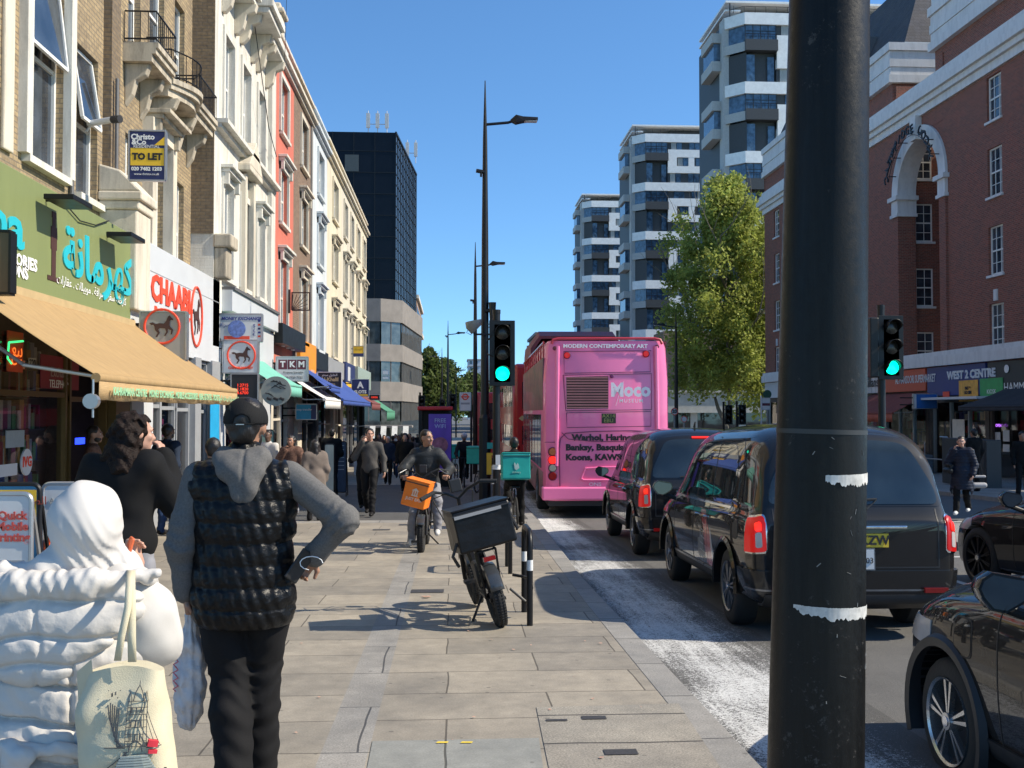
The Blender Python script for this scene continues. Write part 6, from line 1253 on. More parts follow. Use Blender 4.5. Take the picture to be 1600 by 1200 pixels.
def tapeband(v0, v1, ua, ub, slope, seed):
    rng = random.Random(seed); z1 = onY(1300, v0, yP).z; z0 = onY(1300, v1, yP).z; g = MB(); N = 90; cu, hwp = 1276, 74; dn = 0
    a0, a1 = math.asin(max(-1, (ua - cu) / hwp)), math.asin(min(1, (ub - cu) / hwp)) + .35
    for i in range(N + 1):
        f = i / N; a = a0 + (a1 - a0) * f; sl = slope * f; dn = dn * .6 + rng.uniform(-.003, .0045); up = rng.uniform(0, .0012)
        for z in (z1 + sl - up, z0 + sl + max(-.004, dn) + (.012 * (1 - f * 7) if f < .14 else 0)):
            c = PP(z) - off; r_ = PR(z) + .0012 + rng.uniform(0, .0006); g.v.append((c.x + r_ * math.sin(a), c.y - r_ * math.cos(a), z - off.z))
    for i in range(N): g.f.append((2*i, 2*i+2, 2*i+3, 2*i+1)); g.m.append(0)
    g.build('tape_remnant', tape, t, smooth=True)
tapeband(738, 755, 1258, 1350, .003, 1); tapeband(934, 952, 1219, 1352, -.010, 2)
g = MB(); rng = random.Random(8)
for i in range(16):
    a = rng.uniform(-.6, 1.3); z = rng.uniform(1.0, 1.55); c = PP(z) - off; r_ = PR(z) + .0008; L2 = rng.uniform(.006, .03); a2 = a + rng.uniform(-.1, .15); p0 = (c.x + r_ * math.sin(a), c.y - r_ * math.cos(a), c.z); p1 = (c.x + r_ * math.sin(a2), c.y - r_ * math.cos(a2), c.z - L2 * .4); g.tube([p0, p1], rng.uniform(.0004, .0012), 4)
g.build('scratch', mat('scratch grey', (.25, .24, .22), .6), t)
def lamp(label, x, y, h, sgn=1, rb=.11, arm=1.15, cabinet=False, cam_=None, group='tall tapered lamp columns along the kerb'):
    t = empty('street_lamp', (x, y, gz(y)), label=label, cat='street lamp', group=group); g = MB(); g.tube([(0, 0, 0), (0, 0, h * .3), (0, 0, h * .62), (0, 0, h * .86), (0, 0, h)], [rb, rb * .92, rb * .75, rb * .5, .012], 14); g.build('column', blk, t, smooth=True)
    if cabinet: g = MB(); g.tube([(0, 0, 0), (0, 0, 2.1), (0, 0, 2.2)], [.155, .155, .1], 8); g.build('base', blk, t); g = MB(); g.box(-.06 + .1, .06 + .1, -.165, -.15, .72, 1.25); g.build('yellow_notice', yellowt, t); g = MB(); g.box(.05, .2, -.17, -.15, 1.35, 1.5); g.build('teal_sticker', mat('teal plastic', (.02, .35, .32), .5), t)
    za = h * .895; g = MB(); g.tube([(0, 0, za), (sgn * arm * .5, 0, za + .06), (sgn * arm * .6, 0, za + .1)], .035, 8); g.build('arm', blk, t)
    g = MB(); g.loft([[(sgn * (arm * .55 + .68 * f), -wd, za + .08 + z0), (sgn * (arm * .55 + .68 * f), wd, za + .08 + z0), (sgn * (arm * .55 + .68 * f), wd * .7, za + .08 + z1), (sgn * (arm * .55 + .68 * f), -wd * .7, za + .08 + z1)] for f, wd, z0, z1 in ((0, .04, 0, .05), (.2, .13, -.04, .16), (.45, .13, 0, .12), (1, .11, .05, .11))]); hd = g.build('lamp_head', blk, t, fix=True)
    g = MB(); g.box(*sorted((sgn * (arm * .55 + .35), sgn * (arm * .55 + .66))), -.09, .09, za + .085, za + .1); g.build('lens', whitep, hd)
    if cam_: 
        for z in cam_: g = MB(); g.tube([(0, -.02, z), (-.22, -.05, z + .03)], .05, 8); g.tube([(-.1, -.05, z - .12), (-.1, -.05, z + .02)], .03, 8); g.build('camera', blk, t)
    return t
L1 = lamp('tallest nearby lamp column with black base cabinet and yellow notice', .83, 25.6, 10.5, cabinet=True, cam_=(8.2,))
g = MB(); g.tube([(.0, -.1, 4.75), (.16, -.12, 4.75)], .05, 6); g.tube([(.18, -.12, 4.5), (.18, -.12, 4.95)], [.07, .1], 8); g.build('camera', blk, L1, smooth=True)
lamp('second lamp column, close behind the first with a thinner mast', 1.05, 45.5, 10.2, cam_=(7.6,)); lamp('lamp column standing left of the two nearest, left of the kiosk signals', -.25, 79, 10.2, cam_=(9,)); lamp('left lamp column of the distant group, its arm pointing both ways', -.95, 106, 10.0, sgn=-1); lamp('right lamp column of the distant group above the bus stop flag', .65, 140, 10.0, sgn=1)
lamp('lamp column in front of the middle tower with arm to the left', onY(1056, 480, 60).x, 60, 8.9, sgn=-1, rb=.13, group=None)
t = empty('bowl_floodlight', tuple(onY(740, 507, 25.2)), label='grey upturned bowl light on a bracket beside the tall column', cat='light'); g = MB(); g.loft([[(r_ * math.cos(k * .5236), r_ * .8 * math.sin(k * .5236), z + .04 * math.cos(k * .5236)) for k in range(12)] for r_, z in ((.05, -.2), (.1, -.14), (.18, -.06), (.2, .05), (.2, .09))]); g.build('bowl', mat('grey lamp housing', (.22, .22, .2), .5), t, smooth=True, fix=True)
g = MB(); g.tube([(0, 0, -.14), (0, 0, -.24), (.5, 0, -.24), (.6, 0, -.32)], .025, 8); g.tube([(-.1, 0, -.05), (-.17, 0, -.2), (-.05, 0, -.26)], .008, 5); g.build('bracket', blk, t)
green = emis('green signal light', (.0, .95, .55), 2.2); slens = mat('unlit lens', (.03, .025, .02), .25)
def signal(label, x, y, zb, col_h, face=True, sc=1.0, group='traffic signals', twin=False, px=-.19, lit=True):
    """head centre at x; pole beside or behind it"""
    t = empty('traffic_signal', (x, y, gz(y)), label=label, cat='traffic light', group=group); z0 = zb - gz(y); H = .93 * sc; W_ = .15 * sc
    g = MB(); g.tube([(px, .1, 0), (px, .1, z0 + H + .18)], .057 * sc, 14); g.build('pole', blk, t, smooth=True); g = MB(); g.tube([(px, .1, z0 + H + .14), (px, .1, z0 + H + .2)], .062 * sc, 14); g.build('pole_cap', blk, t)
    g = MB(); g.box(-W_, W_, 0, .18, z0, z0 + H); h_ = g.build('signal_head', blk, t, bevel=.03)
    g = MB(); g.box(-W_ - .05, W_ + .04, -.0, .012, z0 - .03, z0 + H + .03); g.build('backing_board', blk, h_, bevel=.004)
    for i in range(3):
        zc = z0 + .155 * sc + i * .31 * sc; g = MB(); R_ = .105 * sc; g.loft([[(rr * math.cos(k * math.pi / 12), yy, zc + rr * math.sin(k * math.pi / 12)) for k in range(24)] for rr, yy in ((R_ * .2, -.035), (R_ * .7, -.028), (R_, -.012), (R_, .0))]); g.build('lens', green if i == 0 and lit else slens, h_, smooth=True, fix=True)
        g = MB(); g.add([(rr * R_ * math.cos(a), yy, zc + rr * R_ * math.sin(a)) for (rr, yy, aa) in ((1.1, -.005, 0), (1.12, -.17, 1)) for a in [math.pi * ((-.18 + 1.36 * k / 16) if not aa else (.05 + .9 * k / 16)) for k in range(17)]], [(k, k+1, k+18, k+17) for k in range(16)]); o = g.build('hood', blk, h_, smooth=True); d = o.modifiers.new('s', 'SOLIDIFY'); d.thickness = .006
    g = MB(); g.box(-.03, .03, .05, .14, z0 + .1, z0 + .2); 
    for z in (z0 + .2, z0 + H - .2): g.tube([(px, .1, z), (0, .1, z)], .02, 6)
    g.build('bracket', blk, t)
    if twin: g = MB(); g.box(px - .14, px - .1 + .03, -.12, .22, z0, z0 + H); g.build('side_head', blk, t, bevel=.02)
    return t
p = onY(785, 552, 15.6); s1 = signal('green traffic light on the left pavement beside the lamp column', p.x, 15.6, onY(785, 600, 15.6).z, 3, px=-.085)
g = MB(); z = 3.0; g.tube([(-.16, .02, z + .35), (-.24, .02, z + .3), (-.16, .02, z + .25)], .008, 5); g.tube([(-.16, .0, z + .15), (-.26, .0, z + .02), (-.25, 0, z - .12), (-.14, .0, z - .17)], .01, 5); g.build('cable_loop', blk, s1)
g = MB(); g.tube([(-.085, .1, 1.13), (-.085, .1, 1.2)], .062, 14); g.build('white_label', signw, s1); g = MB(); g.box(-.1, -.03, .02, .04, 1.2, 1.35); g.build('sticker', signw, s1)
p = onY(1393, 545, 15.6); s2 = signal('green traffic light on the island right of the nearest post', p.x, 15.6, onY(1393, 590, 15.6).z, 3, px=-.12); g = MB(); z = onY(1370, 590, 15.6).z - gz(15.6); g.box(-.34, -.2, -.02, .3, z, z + .93); g.build('side_head', blk, s2, bevel=.02)
for i, (u, v, y, lb) in enumerate(((1139, 650, 52, 'left dark signal of the pair in front of the low parade'), (1160, 650, 50, 'right dark signal of the pair in front of the low parade'), (707, 630, 62, 'small dark signal right of the phone kiosk roof'), (691, 636, 75, 'small dark signal seen just above the phone kiosk roof'), (659, 633, 60, 'small dark signal left of the phone kiosk roof'))):
    p = onY(u, v, y); s_ = signal(lb, p.x, y, p.z - .4, 3, group='distant traffic signals', lit=False, px=-.25 if i < 2 else -.1)
# round signs
def roundsign(name, label, u, v, y, r_, face, txt=None, ring=None, col=None, size=.2):
    p = onY(u, v, y); t = empty(name, (p.x, y, gz(y)), label=label, cat='road sign'); z = p.z - gz(y); g = MB(); g.tube([(0, .05, 0), (0, .05, z + r_)], .04, 8); g.build('post', gutm, t); g = MB(); g.tube([(0, 0, z), (0, .02, z)], [r_, r_], 28); o = g.build('disc', face, t)
    if ring: g = MB(); g.tube([(r_ * .88 * math.cos(k * .2618), -.005, z + r_ * .88 * math.sin(k * .2618)) for k in range(25)], r_ * .11, 6); g.build('rim', ring, o)
    if txt: text(txt, size, (0, -.01, z), (0, -1, 0), col or blackt, o, bold=.012)
roundsign('speed_limit_sign', 'round white 20 sign with red rim right of the pink bus', 1054, 643, 46, .17, signw, '20', red_t, size=.16); roundsign('no_turn_sign', 'small round red rimmed sign just below the 20 sign', 1069, 655, 48, .15, signw, None, red_t); roundsign('round_disc_sign', 'dark green round sign above the bus stop flag at the parade end', 1199, 616, 60, .25, mat('dark green disc', (.02, .08, .05), .5))
t, T, B, Q = psign('bus_stop_flag', 'white bus stop flag with red roundel on the left kerb', 719, 614, 735, 641, 38, signw, 'bus stop', .05, arm=False)
g = MB(); z_ = gz(38) - t.location.z; g.tube([(.22, .05, z_), (.22, .05, .35)], .045, 8); g.build('post', blk, t); g = MB(); c = Q(727, 620); g.tube([c + Vector((.1 * math.cos(k * .5236), 0, .1 * math.sin(k * .5236))) for k in range(13)], .022, 6); g.box(c.x - .15, c.x + .15, -.012, -.004, c.z - .025, c.z + .025); g.build('roundel', red_t, t); B(720, 629, 734, 632, greyp)
t, T, B, Q = psign('bus_stop_flag', 'small bus stop flag with maroon band by the end of the brick block', 1191, 622, 1203, 640, 55, signw, 'bus stop', .05, arm=False); g = MB(); z_ = gz(55) - t.location.z; g.tube([(-.25, .05, z_), (-.25, .05, .45)], .04, 8); g.build('post', whitep, t); B(1191, 630, 1203, 634, mar)
t = empty('phone_kiosk', (0, 0, 0), label='black phone kiosk with red roof and a purple advert behind the rider', cat='kiosk'); p, q = onY(654, 641, 33), onY(706, 641, 33); t.location = ((p.x + q.x) / 2, 33, gz(33)); w_ = (q.x - p.x) / 2; h = p.z - gz(33)
g = MB(); 
for a in (-w_, w_ - .1):
    for b in (0, .9): g.box(a, a + .1, b, b + .1, 0, h)
g.box(-w_ + .1, w_ - .1, .95, .98, 0, h); g.build('frame', blk, t); g = MB(); g.box(-w_ - .04, w_ + .04, -.05, 1.05, h, h + .12); g.build('roof', mat('red kiosk roof', (.45, .015, .02), .4), t, bevel=.03)
g = MB(); g.box(-w_ + .32, w_ - .02, -.03, 0, .55, h - .12); o = g.build('advert_panel', mat('purple advert', (.12, .05, .45), .35, var=.4, scale=1.2), t); text('FREE\nWIFI', .13, (.16, -.035, h - .42), (0, -1, 0), mat('pale lilac', (.4, .5, .75), .5), o); g = MB(); g.tube([(.16, -.032, h - 1.1), (.16, -.045, h - 1.1)], [.25, .25], 20); g.build('advert_picture', mat('advert picture', (.3, .12, .2), .5, var=.6, scale=6), o)
# hoop stands
def hoop(label, x, y):
    t = empty('cycle_stand', (x, y, gz(y)), label=label, cat='cycle stand', group='cycle hoops on the pavement'); g = MB(); r_ = .026; P = [(0, 0, 0), (0, 0, .66)] + [(0, .14 - .14 * math.cos(k * math.pi / 12), .66 + .14 * math.sin(k * math.pi / 12)) for k in range(1, 7)]; P += [(0, .70 - q[1], q[2]) for q in reversed(P)]
    P = [(a, b, c - .0276 * b) for a, b, c in P]; g.tube(P, r_, 14); g.build('hoop', blk, t, smooth=True)
    for b in (0, .70): g = MB(); g.tube([(0, b, .47 - .0276 * b), (0, b, .56 - .0276 * b)], r_ + .002, 14); g.build('white_band', mat('reflective white band', (.7, .7, .68), .4), t, smooth=True)
    return t
hoop('nearest black cycle hoop with white bands, chained to the parked bike', .675, 8.9); hoop('farther black cycle hoop standing behind the parked bike box', .70, 12.3)
# ============================================================ BICYCLES
teal = mat('teal delivery bag', (.01, .34, .30), .5, var=.12, scale=4, bump=.1, bscale=20); orange = mat('orange delivery bag', (.85, .20, .01), .5, var=.12, scale=4, bump=.15, bscale=14); bagblk = mat('glossy black bag fabric', (.006, .006, .0065), .38, var=.3, scale=5, bump=.9, bscale=7, spec=.3); spoke = mat('spoke steel', (.3, .3, .3), .35, .9)
def bwheel(par, y, r, tw, knob=False, name='wheel'):
    g = MB(); N = 40; g.tube([(0, y + (r - tw) * math.cos(2*math.pi*k/N), r + (r - tw) * math.sin(2*math.pi*k/N)) for k in range(N + 1)], tw, 10, cap=False)
    if knob:
        for k in range(60):
            a = 2 * math.pi * k / 60
            for dx in (-.6, 0, .6): rr = r - tw + tw * math.sqrt(max(0, 1 - dx * dx)) + .004; c = Vector((dx * tw, y + rr * math.cos(a + dx * .05), r + rr * math.sin(a + dx * .05))); M = Matrix.Translation(c) @ Matrix.Rotation(a, 4, 'X'); g.box(-.008, .008, -.007, .006, -.008, .008, M)
    w_ = g.build(name, rubber, par, smooth=True); g = MB(); g.tube([(0, y + (r - 2.1*tw) * math.cos(2*math.pi*k/N), r + (r - 2.1*tw) * math.sin(2*math.pi*k/N)) for k in range(N + 1)], tw * .45, 6, cap=False); g.cyl((0, y, r), (1, 0, 0), .045 if knob else .025, .09, 14)
    for k in range(18): a = k * math.pi / 9; g.tube([(.02 * (-1) ** k, y, r), (0, y + (r - 2.1*tw) * math.cos(a), r + (r - 2.1*tw) * math.sin(a))], .0018, 4)
    g.build('rim', spoke if not knob else blk, w_, smooth=True); return w_
def bike(name, label, loc, heading, lean=0, fat=False, r=.33, wb=1.05, group=None, steer=0, basket=None, simple=False):
    """front along +y, origin at the rear contact"""
    tw = .05 if fat else .02; r = .26 if fat else r; wb = 1.08 if fat else wb
    t = empty(name, loc, label=label, cat='bicycle', group=group); t.rotation_euler = (Matrix.Rotation(heading, 3, 'Z') @ Matrix.Rotation(lean, 3, 'Y')).to_euler()
    bwheel(t, 0, r, tw, fat, 'rear_wheel'); f = empty('tmp'); bpy.data.objects.remove(f); fw = bwheel(t, wb, r, tw, fat, 'front_wheel')
    g = MB(); fr_ = .03 if fat else .017; bb = (0, .45, r - .02); seat = (0, .28, .80); head = (0, wb - .22, .82); hd2 = (0, wb - .17, .62)
    g.tube([bb, (0, .3, .62)], fr_, 8); g.tube([(0, .32, .58), (0, wb - .2, .72)], fr_, 8); g.tube([bb, hd2], fr_ * 1.5, 8); g.tube([head, hd2], fr_ * 1.2, 8)
    for s_ in (-1, 1): g.tube([(s_ * .06, 0, r), (s_ * .04, .42, r - .01)], fr_ * .7, 6); g.tube([(s_ * .06, 0, r), (s_ * .03, .31, .6)], fr_ * .6, 6)
    g.build('frame', blk, t, smooth=True)
    g = MB()
    for s_ in (-1, 1): g.tube([(s_ * .07, wb, r), (s_ * .07, wb - .1, .5), (s_ * .05, wb - .15, .6)], .02 if fat else .012, 8)
    g.tube([(-.07, wb - .14, .56), (.07, wb - .14, .56)], .022, 8); g.build('fork', blk, t, smooth=True)
    g = MB(); hb = [(-.36, wb - .42, 1.14), (-.22, wb - .36, 1.17), (-.1, wb - .27, 1.12), (0, wb - .25, 1.05), (.1, wb - .27, 1.12), (.22, wb - .36, 1.17), (.36, wb - .42, 1.14)] if fat else [(-.28, wb - .3, .98), (0, wb - .25, .97), (.28, wb - .3, .98)]
    g.tube(hb, .014, 8); g.tube([(0, wb - .22, .8), (0, wb - .25, 1.05 if fat else .97)], .018, 8); h_ = g.build('handlebar', blk, t, smooth=True)
    g = MB(); g.tube([hb[0], hb[1]], .02, 8); g.build('grip', rubber, h_); g = MB(); g.tube([hb[-1], hb[-2]], .02, 8); g.build('grip', rubber, h_)
    if fat:
        for s_ in (-1, 1): g = MB(); g.tube([(s_ * .24, wb - .34, 1.17), (s_ * .32, wb - .2, 1.13), (s_ * .35, wb - .3, 1.11)], .006, 5); g.build('brake_lever', alu, h_)
        g = MB(); g.box(-.06, .05, wb - .33, wb - .27, 1.12, 1.24); g.build('display', trimb, h_, bevel=.01); g = MB(); g.tube([(0, wb - .1, .84), (0, wb - .04, .84)], [.05, .06], 12); g.build('headlight', trimb, t); g = MB()
        for q in (-.12, .1): g.tube([(q, wb - .27, 1.12), (q * 1.8, wb - .08, 1.08), (q, wb - .08, .75), (.04, .5, .6)], .006, 5)
        g.build('cable', rubber, t)
    else: g = MB(); [g.tube([(q, wb - .27, .97), (q, wb - .12, .9), (.02, wb - .2, .7)], .005, 5) for q in (-.1, .1)]; g.build('cable', rubber, t)
    g = MB(); g.tube([(0, .3, .6), (0, .27, .8)], .015, 8); g.build('seat_post', blk, t); g = MB(); g.loft([[(-w_, y, .82 + z), (w_, y, .82 + z), (w_ * .8, y, .86 + z), (-w_ * .8, y, .86 + z)] for y, w_, z in ((.14, .08, 0), (.2, .1, .01), (.3, .07, 0), (.42, .03, -.01))]) if not fat else g.box(-.11, .11, .02, .55, .72, .80); g.build('saddle', trimb, t, bevel=.02, fix=True)
    g = MB(); g.cyl((.05, .45, r - .02), (1, 0, 0), .09, .012, 20); g.tube([(.07, .45, r - .02), (.08, .55, r - .15)], .01, 6); g.tube([(-.07, .45, r - .02), (-.08, .35, r + .11)], .01, 6); g.box(.08, .18, .5, .6, r - .165, r - .14); g.box(-.18, -.08, .3, .4, r + .10, r + .125); g.tube([(.05, .45, r + .07), (.05, 0, r + .04)], .005, 5); g.tube([(.05, .45, r - .11), (.05, 0, r - .04)], .005, 5); g.build('crank', trimb, t)
    if fat:
        for y in (0, wb):
            g = MB(); rg = []; n = 12
            for k in range(n + 1): a = R(20 + 150 * k / n) if y == 0 else R(35 + 110 * k / n); c, s_ = -math.cos(a), math.sin(a); R2 = r + .03; rg.append([(-.06, y + c * (R2 - .02), r + s_ * (R2 - .02)), (-.05, y + c * R2, r + s_ * R2), (0, y + c * (R2 + .012), r + s_ * (R2 + .012)), (.05, y + c * R2, r + s_ * R2), (.06, y + c * (R2 - .02), r + s_ * (R2 - .02))])
            g.loft(rg, closed=False, caps=False); o = g.build('mudguard', mat('grey mudguard', (.045, .05, .055), .3, coat=.4), t, smooth=True); d = o.modifiers.new('s', 'SOLIDIFY'); d.thickness = .004
        g = MB(); 
        for s_ in (-1, 1): g.tube([(s_ * .07, 0, r), (s_ * .08, -.12, .68), (s_ * .08, .3, .68)], .01, 6)
        g.tube([(-.08, -.12, .68), (.08, -.12, .68)], .01, 6); g.build('rack', blk, t); g = MB(); g.box(-.05, .05, -.20, -.16, .6, .635); g.build('tail_lamp', dred, t)
        g = MB(); g.tube([(-.04, .38, r - .04), (-.2, .26, .035)], .012, 6); g.build('kickstand', blk, t)
        g = MB(); g.box(-.05, .05, .42, .62, .3, .5); g.build('battery', trimb, t, bevel=.02)
    return t
def bag(name, label, loc, rot, w_, d_, h, m, emblem=None, group=None, strap=True, taper=.94):
    t = empty(name, loc, label=label, cat='delivery bag', group=group, rot=rot); g = MB(); n = 6
    g.loft([[(sx_ * w_ / 2 * k, sy * d_ / 2 * k, z) for sx_, sy in ((-1, -1), (0, -1.03), (1, -1), (1.03, 0), (1, 1), (0, 1.03), (-1, 1), (-1.03, 0))] for z, k in ((0, .97), (h * .06, 1), (h * .5, .985), (h * .9, 1), (h, .97))]); g.build('body', m, t, bevel=.012, fix=True)
    g = MB(); g.box(-w_ / 2 * 1.03, w_ / 2 * 1.03, -d_ / 2 * 1.03, d_ / 2 * 1.03, h * .985, h * 1.03); g.build('lid', m, t, bevel=.015)
    g = MB(); g.tube([(-w_ / 2 * 1.035, -d_ / 2 * 1.04, h * .9), (w_ / 2 * 1.035, -d_ / 2 * 1.04, h * .9)], .008, 4); g.build('zip', trimb, t)
    return t
# near parked e-bike: rear wheel towards the viewer, leaning left on its stand
p = onG(783, 978); eb = bike('electric_bike', 'fat tyred black electric bike leaning left on its kickstand beside the hoop', (p.x, p.y, p.z), R(9), lean=R(-13), fat=True)
bg2 = bag('delivery_box', 'big glossy black insulated box on the rack of the parked electric bike', (0, 0, 0), None, .50, .42, .36, bagblk); q = eb.matrix_basis if False else (Matrix.Translation(eb.location) @ eb.rotation_euler.to_matrix().to_4x4()); bp_ = q @ Vector((.01, .0, .70)); bg2.location = bp_; bg2.rotation_euler = (Matrix.Rotation(R(12), 3, 'Z') @ Matrix.Rotation(R(-13), 3, 'Y') @ Matrix.Rotation(R(-3), 3, 'X')).to_euler()
g = MB(); g.box(-.24, .17, -.226, -.215, .295, .322); g.build('reflective_strip', mat('grey reflective strip', (.25, .25, .25), .4), bg2)
g = MB(); g.tube([(-.25, -.15, .1), (-.31, -.15, .0), (-.27, -.1, -.1)], .014, 6); g.tube([(.26, -.1, .2), (.30, -.1, .08)], .014, 6); g.split('strap', trimb, bg2)
g = MB(); g.tube([(p.x + .12, p.y + .35, p.z + .38), (p.x + .22, p.y + .3, p.z + .37), (.68, 8.95, p.z + .39), (.70, 9.0, p.z + .30), (p.x + .25, p.y + .4, p.z + .12), (p.x + .1, p.y + .4, p.z + .25)], .014, 7); tag(g.build('bike_chain', mat('black sleeved chain', (.015, .015, .016), .5), smooth=True), 'black sleeved chain looped from bike to nearest hoop', 'chain')
# far parked delivery bikes
for i, (u, v, hd_, lb, bl) in enumerate(((745, 770, -.3, 'dark parked bike just left of the tall lamp column', 'teal box on the parked bike nearest the lamp column'), (712, 752, .2, 'dark parked bike between rider and bus stop flag', 'teal box on the middle of the far parked bikes'))):
    p = onG(u, v); bike('bicycle', lb, tuple(p), hd_, group='far parked delivery bikes', lean=.05); bag('delivery_box', bl, (p.x, p.y - .05, p.z + .86), (0, 0, hd_), .5, .48, .5, teal, group='teal boxes on far parked bikes')
# pavement boards
def aboard(name, label, u0, v0, u1, v1, y, face, fr, rnd=.03, rz=0):
    p, q = onY(u0, v0, y), onY(u1, v1, y); cx_ = (p.x + q.x) / 2; w_ = (q.x - p.x) / 2; z0 = gz(y); h = p.z - z0; t = empty(name, (cx_, y, z0), label=label, cat='pavement sign', rz=rz)
    po = rounded([(-w_, .12), (-w_, h), (w_, h), (w_, .12)], .06); g = MB(); g.prism(po, (0, 0, 0), (1, 0, 0), (0, 0, 1), (0, 1, 0), .02); g.build('panel', face, t); g = MB(); po2 = [Vector((a, .01, b)) for a, b in po]; g.tube(po2 + [po2[0]], .018, 8); g.tube([(-w_, .01, .12), (-w_, -.02, 0)], .018, 6); g.tube([(w_, .01, .12), (w_, -.02, 0)], .018, 6); g.tube([(-w_, .03, h - .1), (-w_, .45, 0)], .015, 6); g.tube([(w_, .03, h - .1), (w_, .45, 0)], .015, 6); g.build('frame', fr, t, smooth=True)
    return t, w_, h
t, w_, h = aboard('pavement_sign', 'white rounded sign reading Quick Mobile Printing in front of the phone shop', -14, 772, 47, 880, 7.2, signw, alu)
text('Quick\nMobile\nPrinting', .056, (.01, -.006, h - .22), (0, -1, 0), mat('brick red lettering', (.55, .08, .06), .5), t, lh=.95, bold=.003)
for i in range(4): g = MB(); g.box(-w_ * .7, w_ * (.7 - .15 * (i % 2)), -.004, 0, h - .46 - i * .035, h - .445 - i * .035 + .0); g.build('small_print', greyp, t)
g = MB(); g.tube([(w_ * .2, -.004, h - .65), (w_ * .2, 0, h - .65)], [.03, .03], 12); g.tube([(-w_ * .3, -.004, h - .65), (-w_ * .3, 0, h - .65)], [.03, .03], 12); g.build('print_icon', blackt, t)
t, w_, h = aboard('pavement_sign', 'yellow topped black framed sign directly behind the white mobile printing sign', -20, 757, 60, 880, 7.7, mat('blue lower poster', (.03, .2, .35), .5), blk); g = MB(); g.box(-w_ * .9, w_ * .9, -.006, 0, h - .3, h - .04); g.build('yellow_header', yellowt, t); text(ar('الصرافة كارت'), .06, (.02, -.01, h - .12), (0, -1, 0), mat('red brown print', (.3, .05, .03), .5), t)
t, w_, h = aboard('pavement_sign', 'silver framed sign with orange rounded logo behind the white headscarf', 67, 756, 138, 880, 8.0, signw, alu); text('Authorised\nAgent', .045, (.02, -.006, h - .16), (0, -1, 0), greyp, t); g = MB(); g.tube([(-.02 + .11 * math.cos(k * .45), -.006, h - .48 + .11 * math.sin(k * .45)) for k in range(1, 13)], .028, 8); g.box(-.02, .1, -.02, 0, h - .5, h - .45); g.build('orange_logo', mat('orange red print', (.75, .10, .02), .5), t)
bbd = mat('blue chalkboard', (.03, .05, .09), .6, var=.3, scale=8)
t, w_, h = aboard('pavement_sign', 'dark blue chalkboard standing outside the restaurant', 524, 690, 541, 733, 29, bbd, blk); 
for i in range(7): g = MB(); g.box(-w_ * .7, w_ * .6, -.004, 0, h - .12 - i * .11, h - .10 - i * .11); g.build('chalk_line', greyp, t)
t, w_, h = aboard('pavement_sign', 'cream menu board edge on beside the dark blue chalkboard', 507, 694, 522, 740, 27, cream, blk)
t, w_, h = aboard('pavement_sign', 'small green and red table board near the woman in the brown jacket', 405, 672, 428, 700, 27, mat('pale green board', (.3, .42, .34), .6), blk); text('TKM', .08, (0, -.006, h - .1), (0, -1, 0), red_t, t)
for u, v, lb, sd_ in ((598, 690, 'leafy potted plant outside the far restaurants', 3),):
    p = onG(540, 745); 
# wall cable trays, drinks fridges etc. outside shops
t = empty('menu_lectern', tuple(onG(560, 742)), label='small white menu stand outside the pale green shopfront', cat='stand'); g = MB(); g.box(-.2, .2, 0, .1, 0, .9); g.box(-.22, .22, -.05, .12, .9, 1.15); g.build('stand', signw, t, bevel=.01)
# ============================================================ PEOPLE: blended implicit bodies meshed with surface nets
def snet(fn, lo, hi, h):
    lo = np.array(lo, float); hi = np.array(hi, float); n = np.maximum(4, np.ceil((hi - lo) / h).astype(int) + 1)
    ax_ = [lo[i] + h * np.arange(n[i]) for i in range(3)]; G = np.stack(np.meshgrid(*ax_, indexing='ij'), -1).reshape(-1, 3); Fv = fn(G).reshape(n)
    m = n - 1; pos = np.zeros(tuple(m) + (3,)); cnt = np.zeros(tuple(m)); ins = Fv < 0
    idx = np.indices(tuple(m)).transpose(1, 2, 3, 0).astype(float)
    for a in range(3):
        o1, o2 = [i for i in range(3) if i != a]
        for p in (0, 1):
            for q in (0, 1):
                s0 = [slice(0, m[i]) for i in range(3)]; s0[o1] = slice(p, p + m[o1]); s0[o2] = slice(q, q + m[o2]); s1 = list(s0); s1[a] = slice(1, 1 + m[a])
                A, B = Fv[tuple(s0)], Fv[tuple(s1)]; cr = (A < 0) != (B < 0); t = np.where(cr, A / np.where(cr, A - B, 1), 0)
                off = np.zeros(3); off[o1] = p; off[o2] = q; add = idx + off; add[..., a] += t; pos += add * cr[..., None]; cnt += cr
    act = cnt > 0; vid = -np.ones(tuple(m), int); vid[act] = np.arange(act.sum()); V = lo + h * (pos[act] / cnt[act][:, None]); Q = []
    for a in range(3):
        o1, o2 = (a + 1) % 3, (a + 2) % 3; s0 = [slice(1, m[i]) for i in range(3)]; s0[a] = slice(0, m[a]); s1 = list(s0); s1[a] = slice(1, m[a] + 1)
        A, B = ins[tuple(s0)], ins[tuple(s1)]; cr = np.argwhere(A != B); fl = A[tuple(cr.T)]; base = cr.copy()
        for i in range(3):
            if i != a: base[:, i] += 1
        def cell(d1, d2): c = base.copy(); c[:, o1] += d1; c[:, o2] += d2; return vid[tuple(c.T)]
        q = np.stack([cell(-1, -1), cell(0, -1), cell(0, 0), cell(-1, 0)], 1); q[~fl] = q[~fl][:, ::-1]; Q.append(q)
    return V, np.concatenate(Q)
def cone(P, a, b, ra, rb):
    a = np.array(a, float); b = np.array(b, float); d = b - a; L = (d @ d) or 1e-9; t = np.clip(((P - a) @ d) / L, 0, 1); return np.linalg.norm(P - a - t[:, None] * d, axis=1) - (ra + (rb - ra) * t)
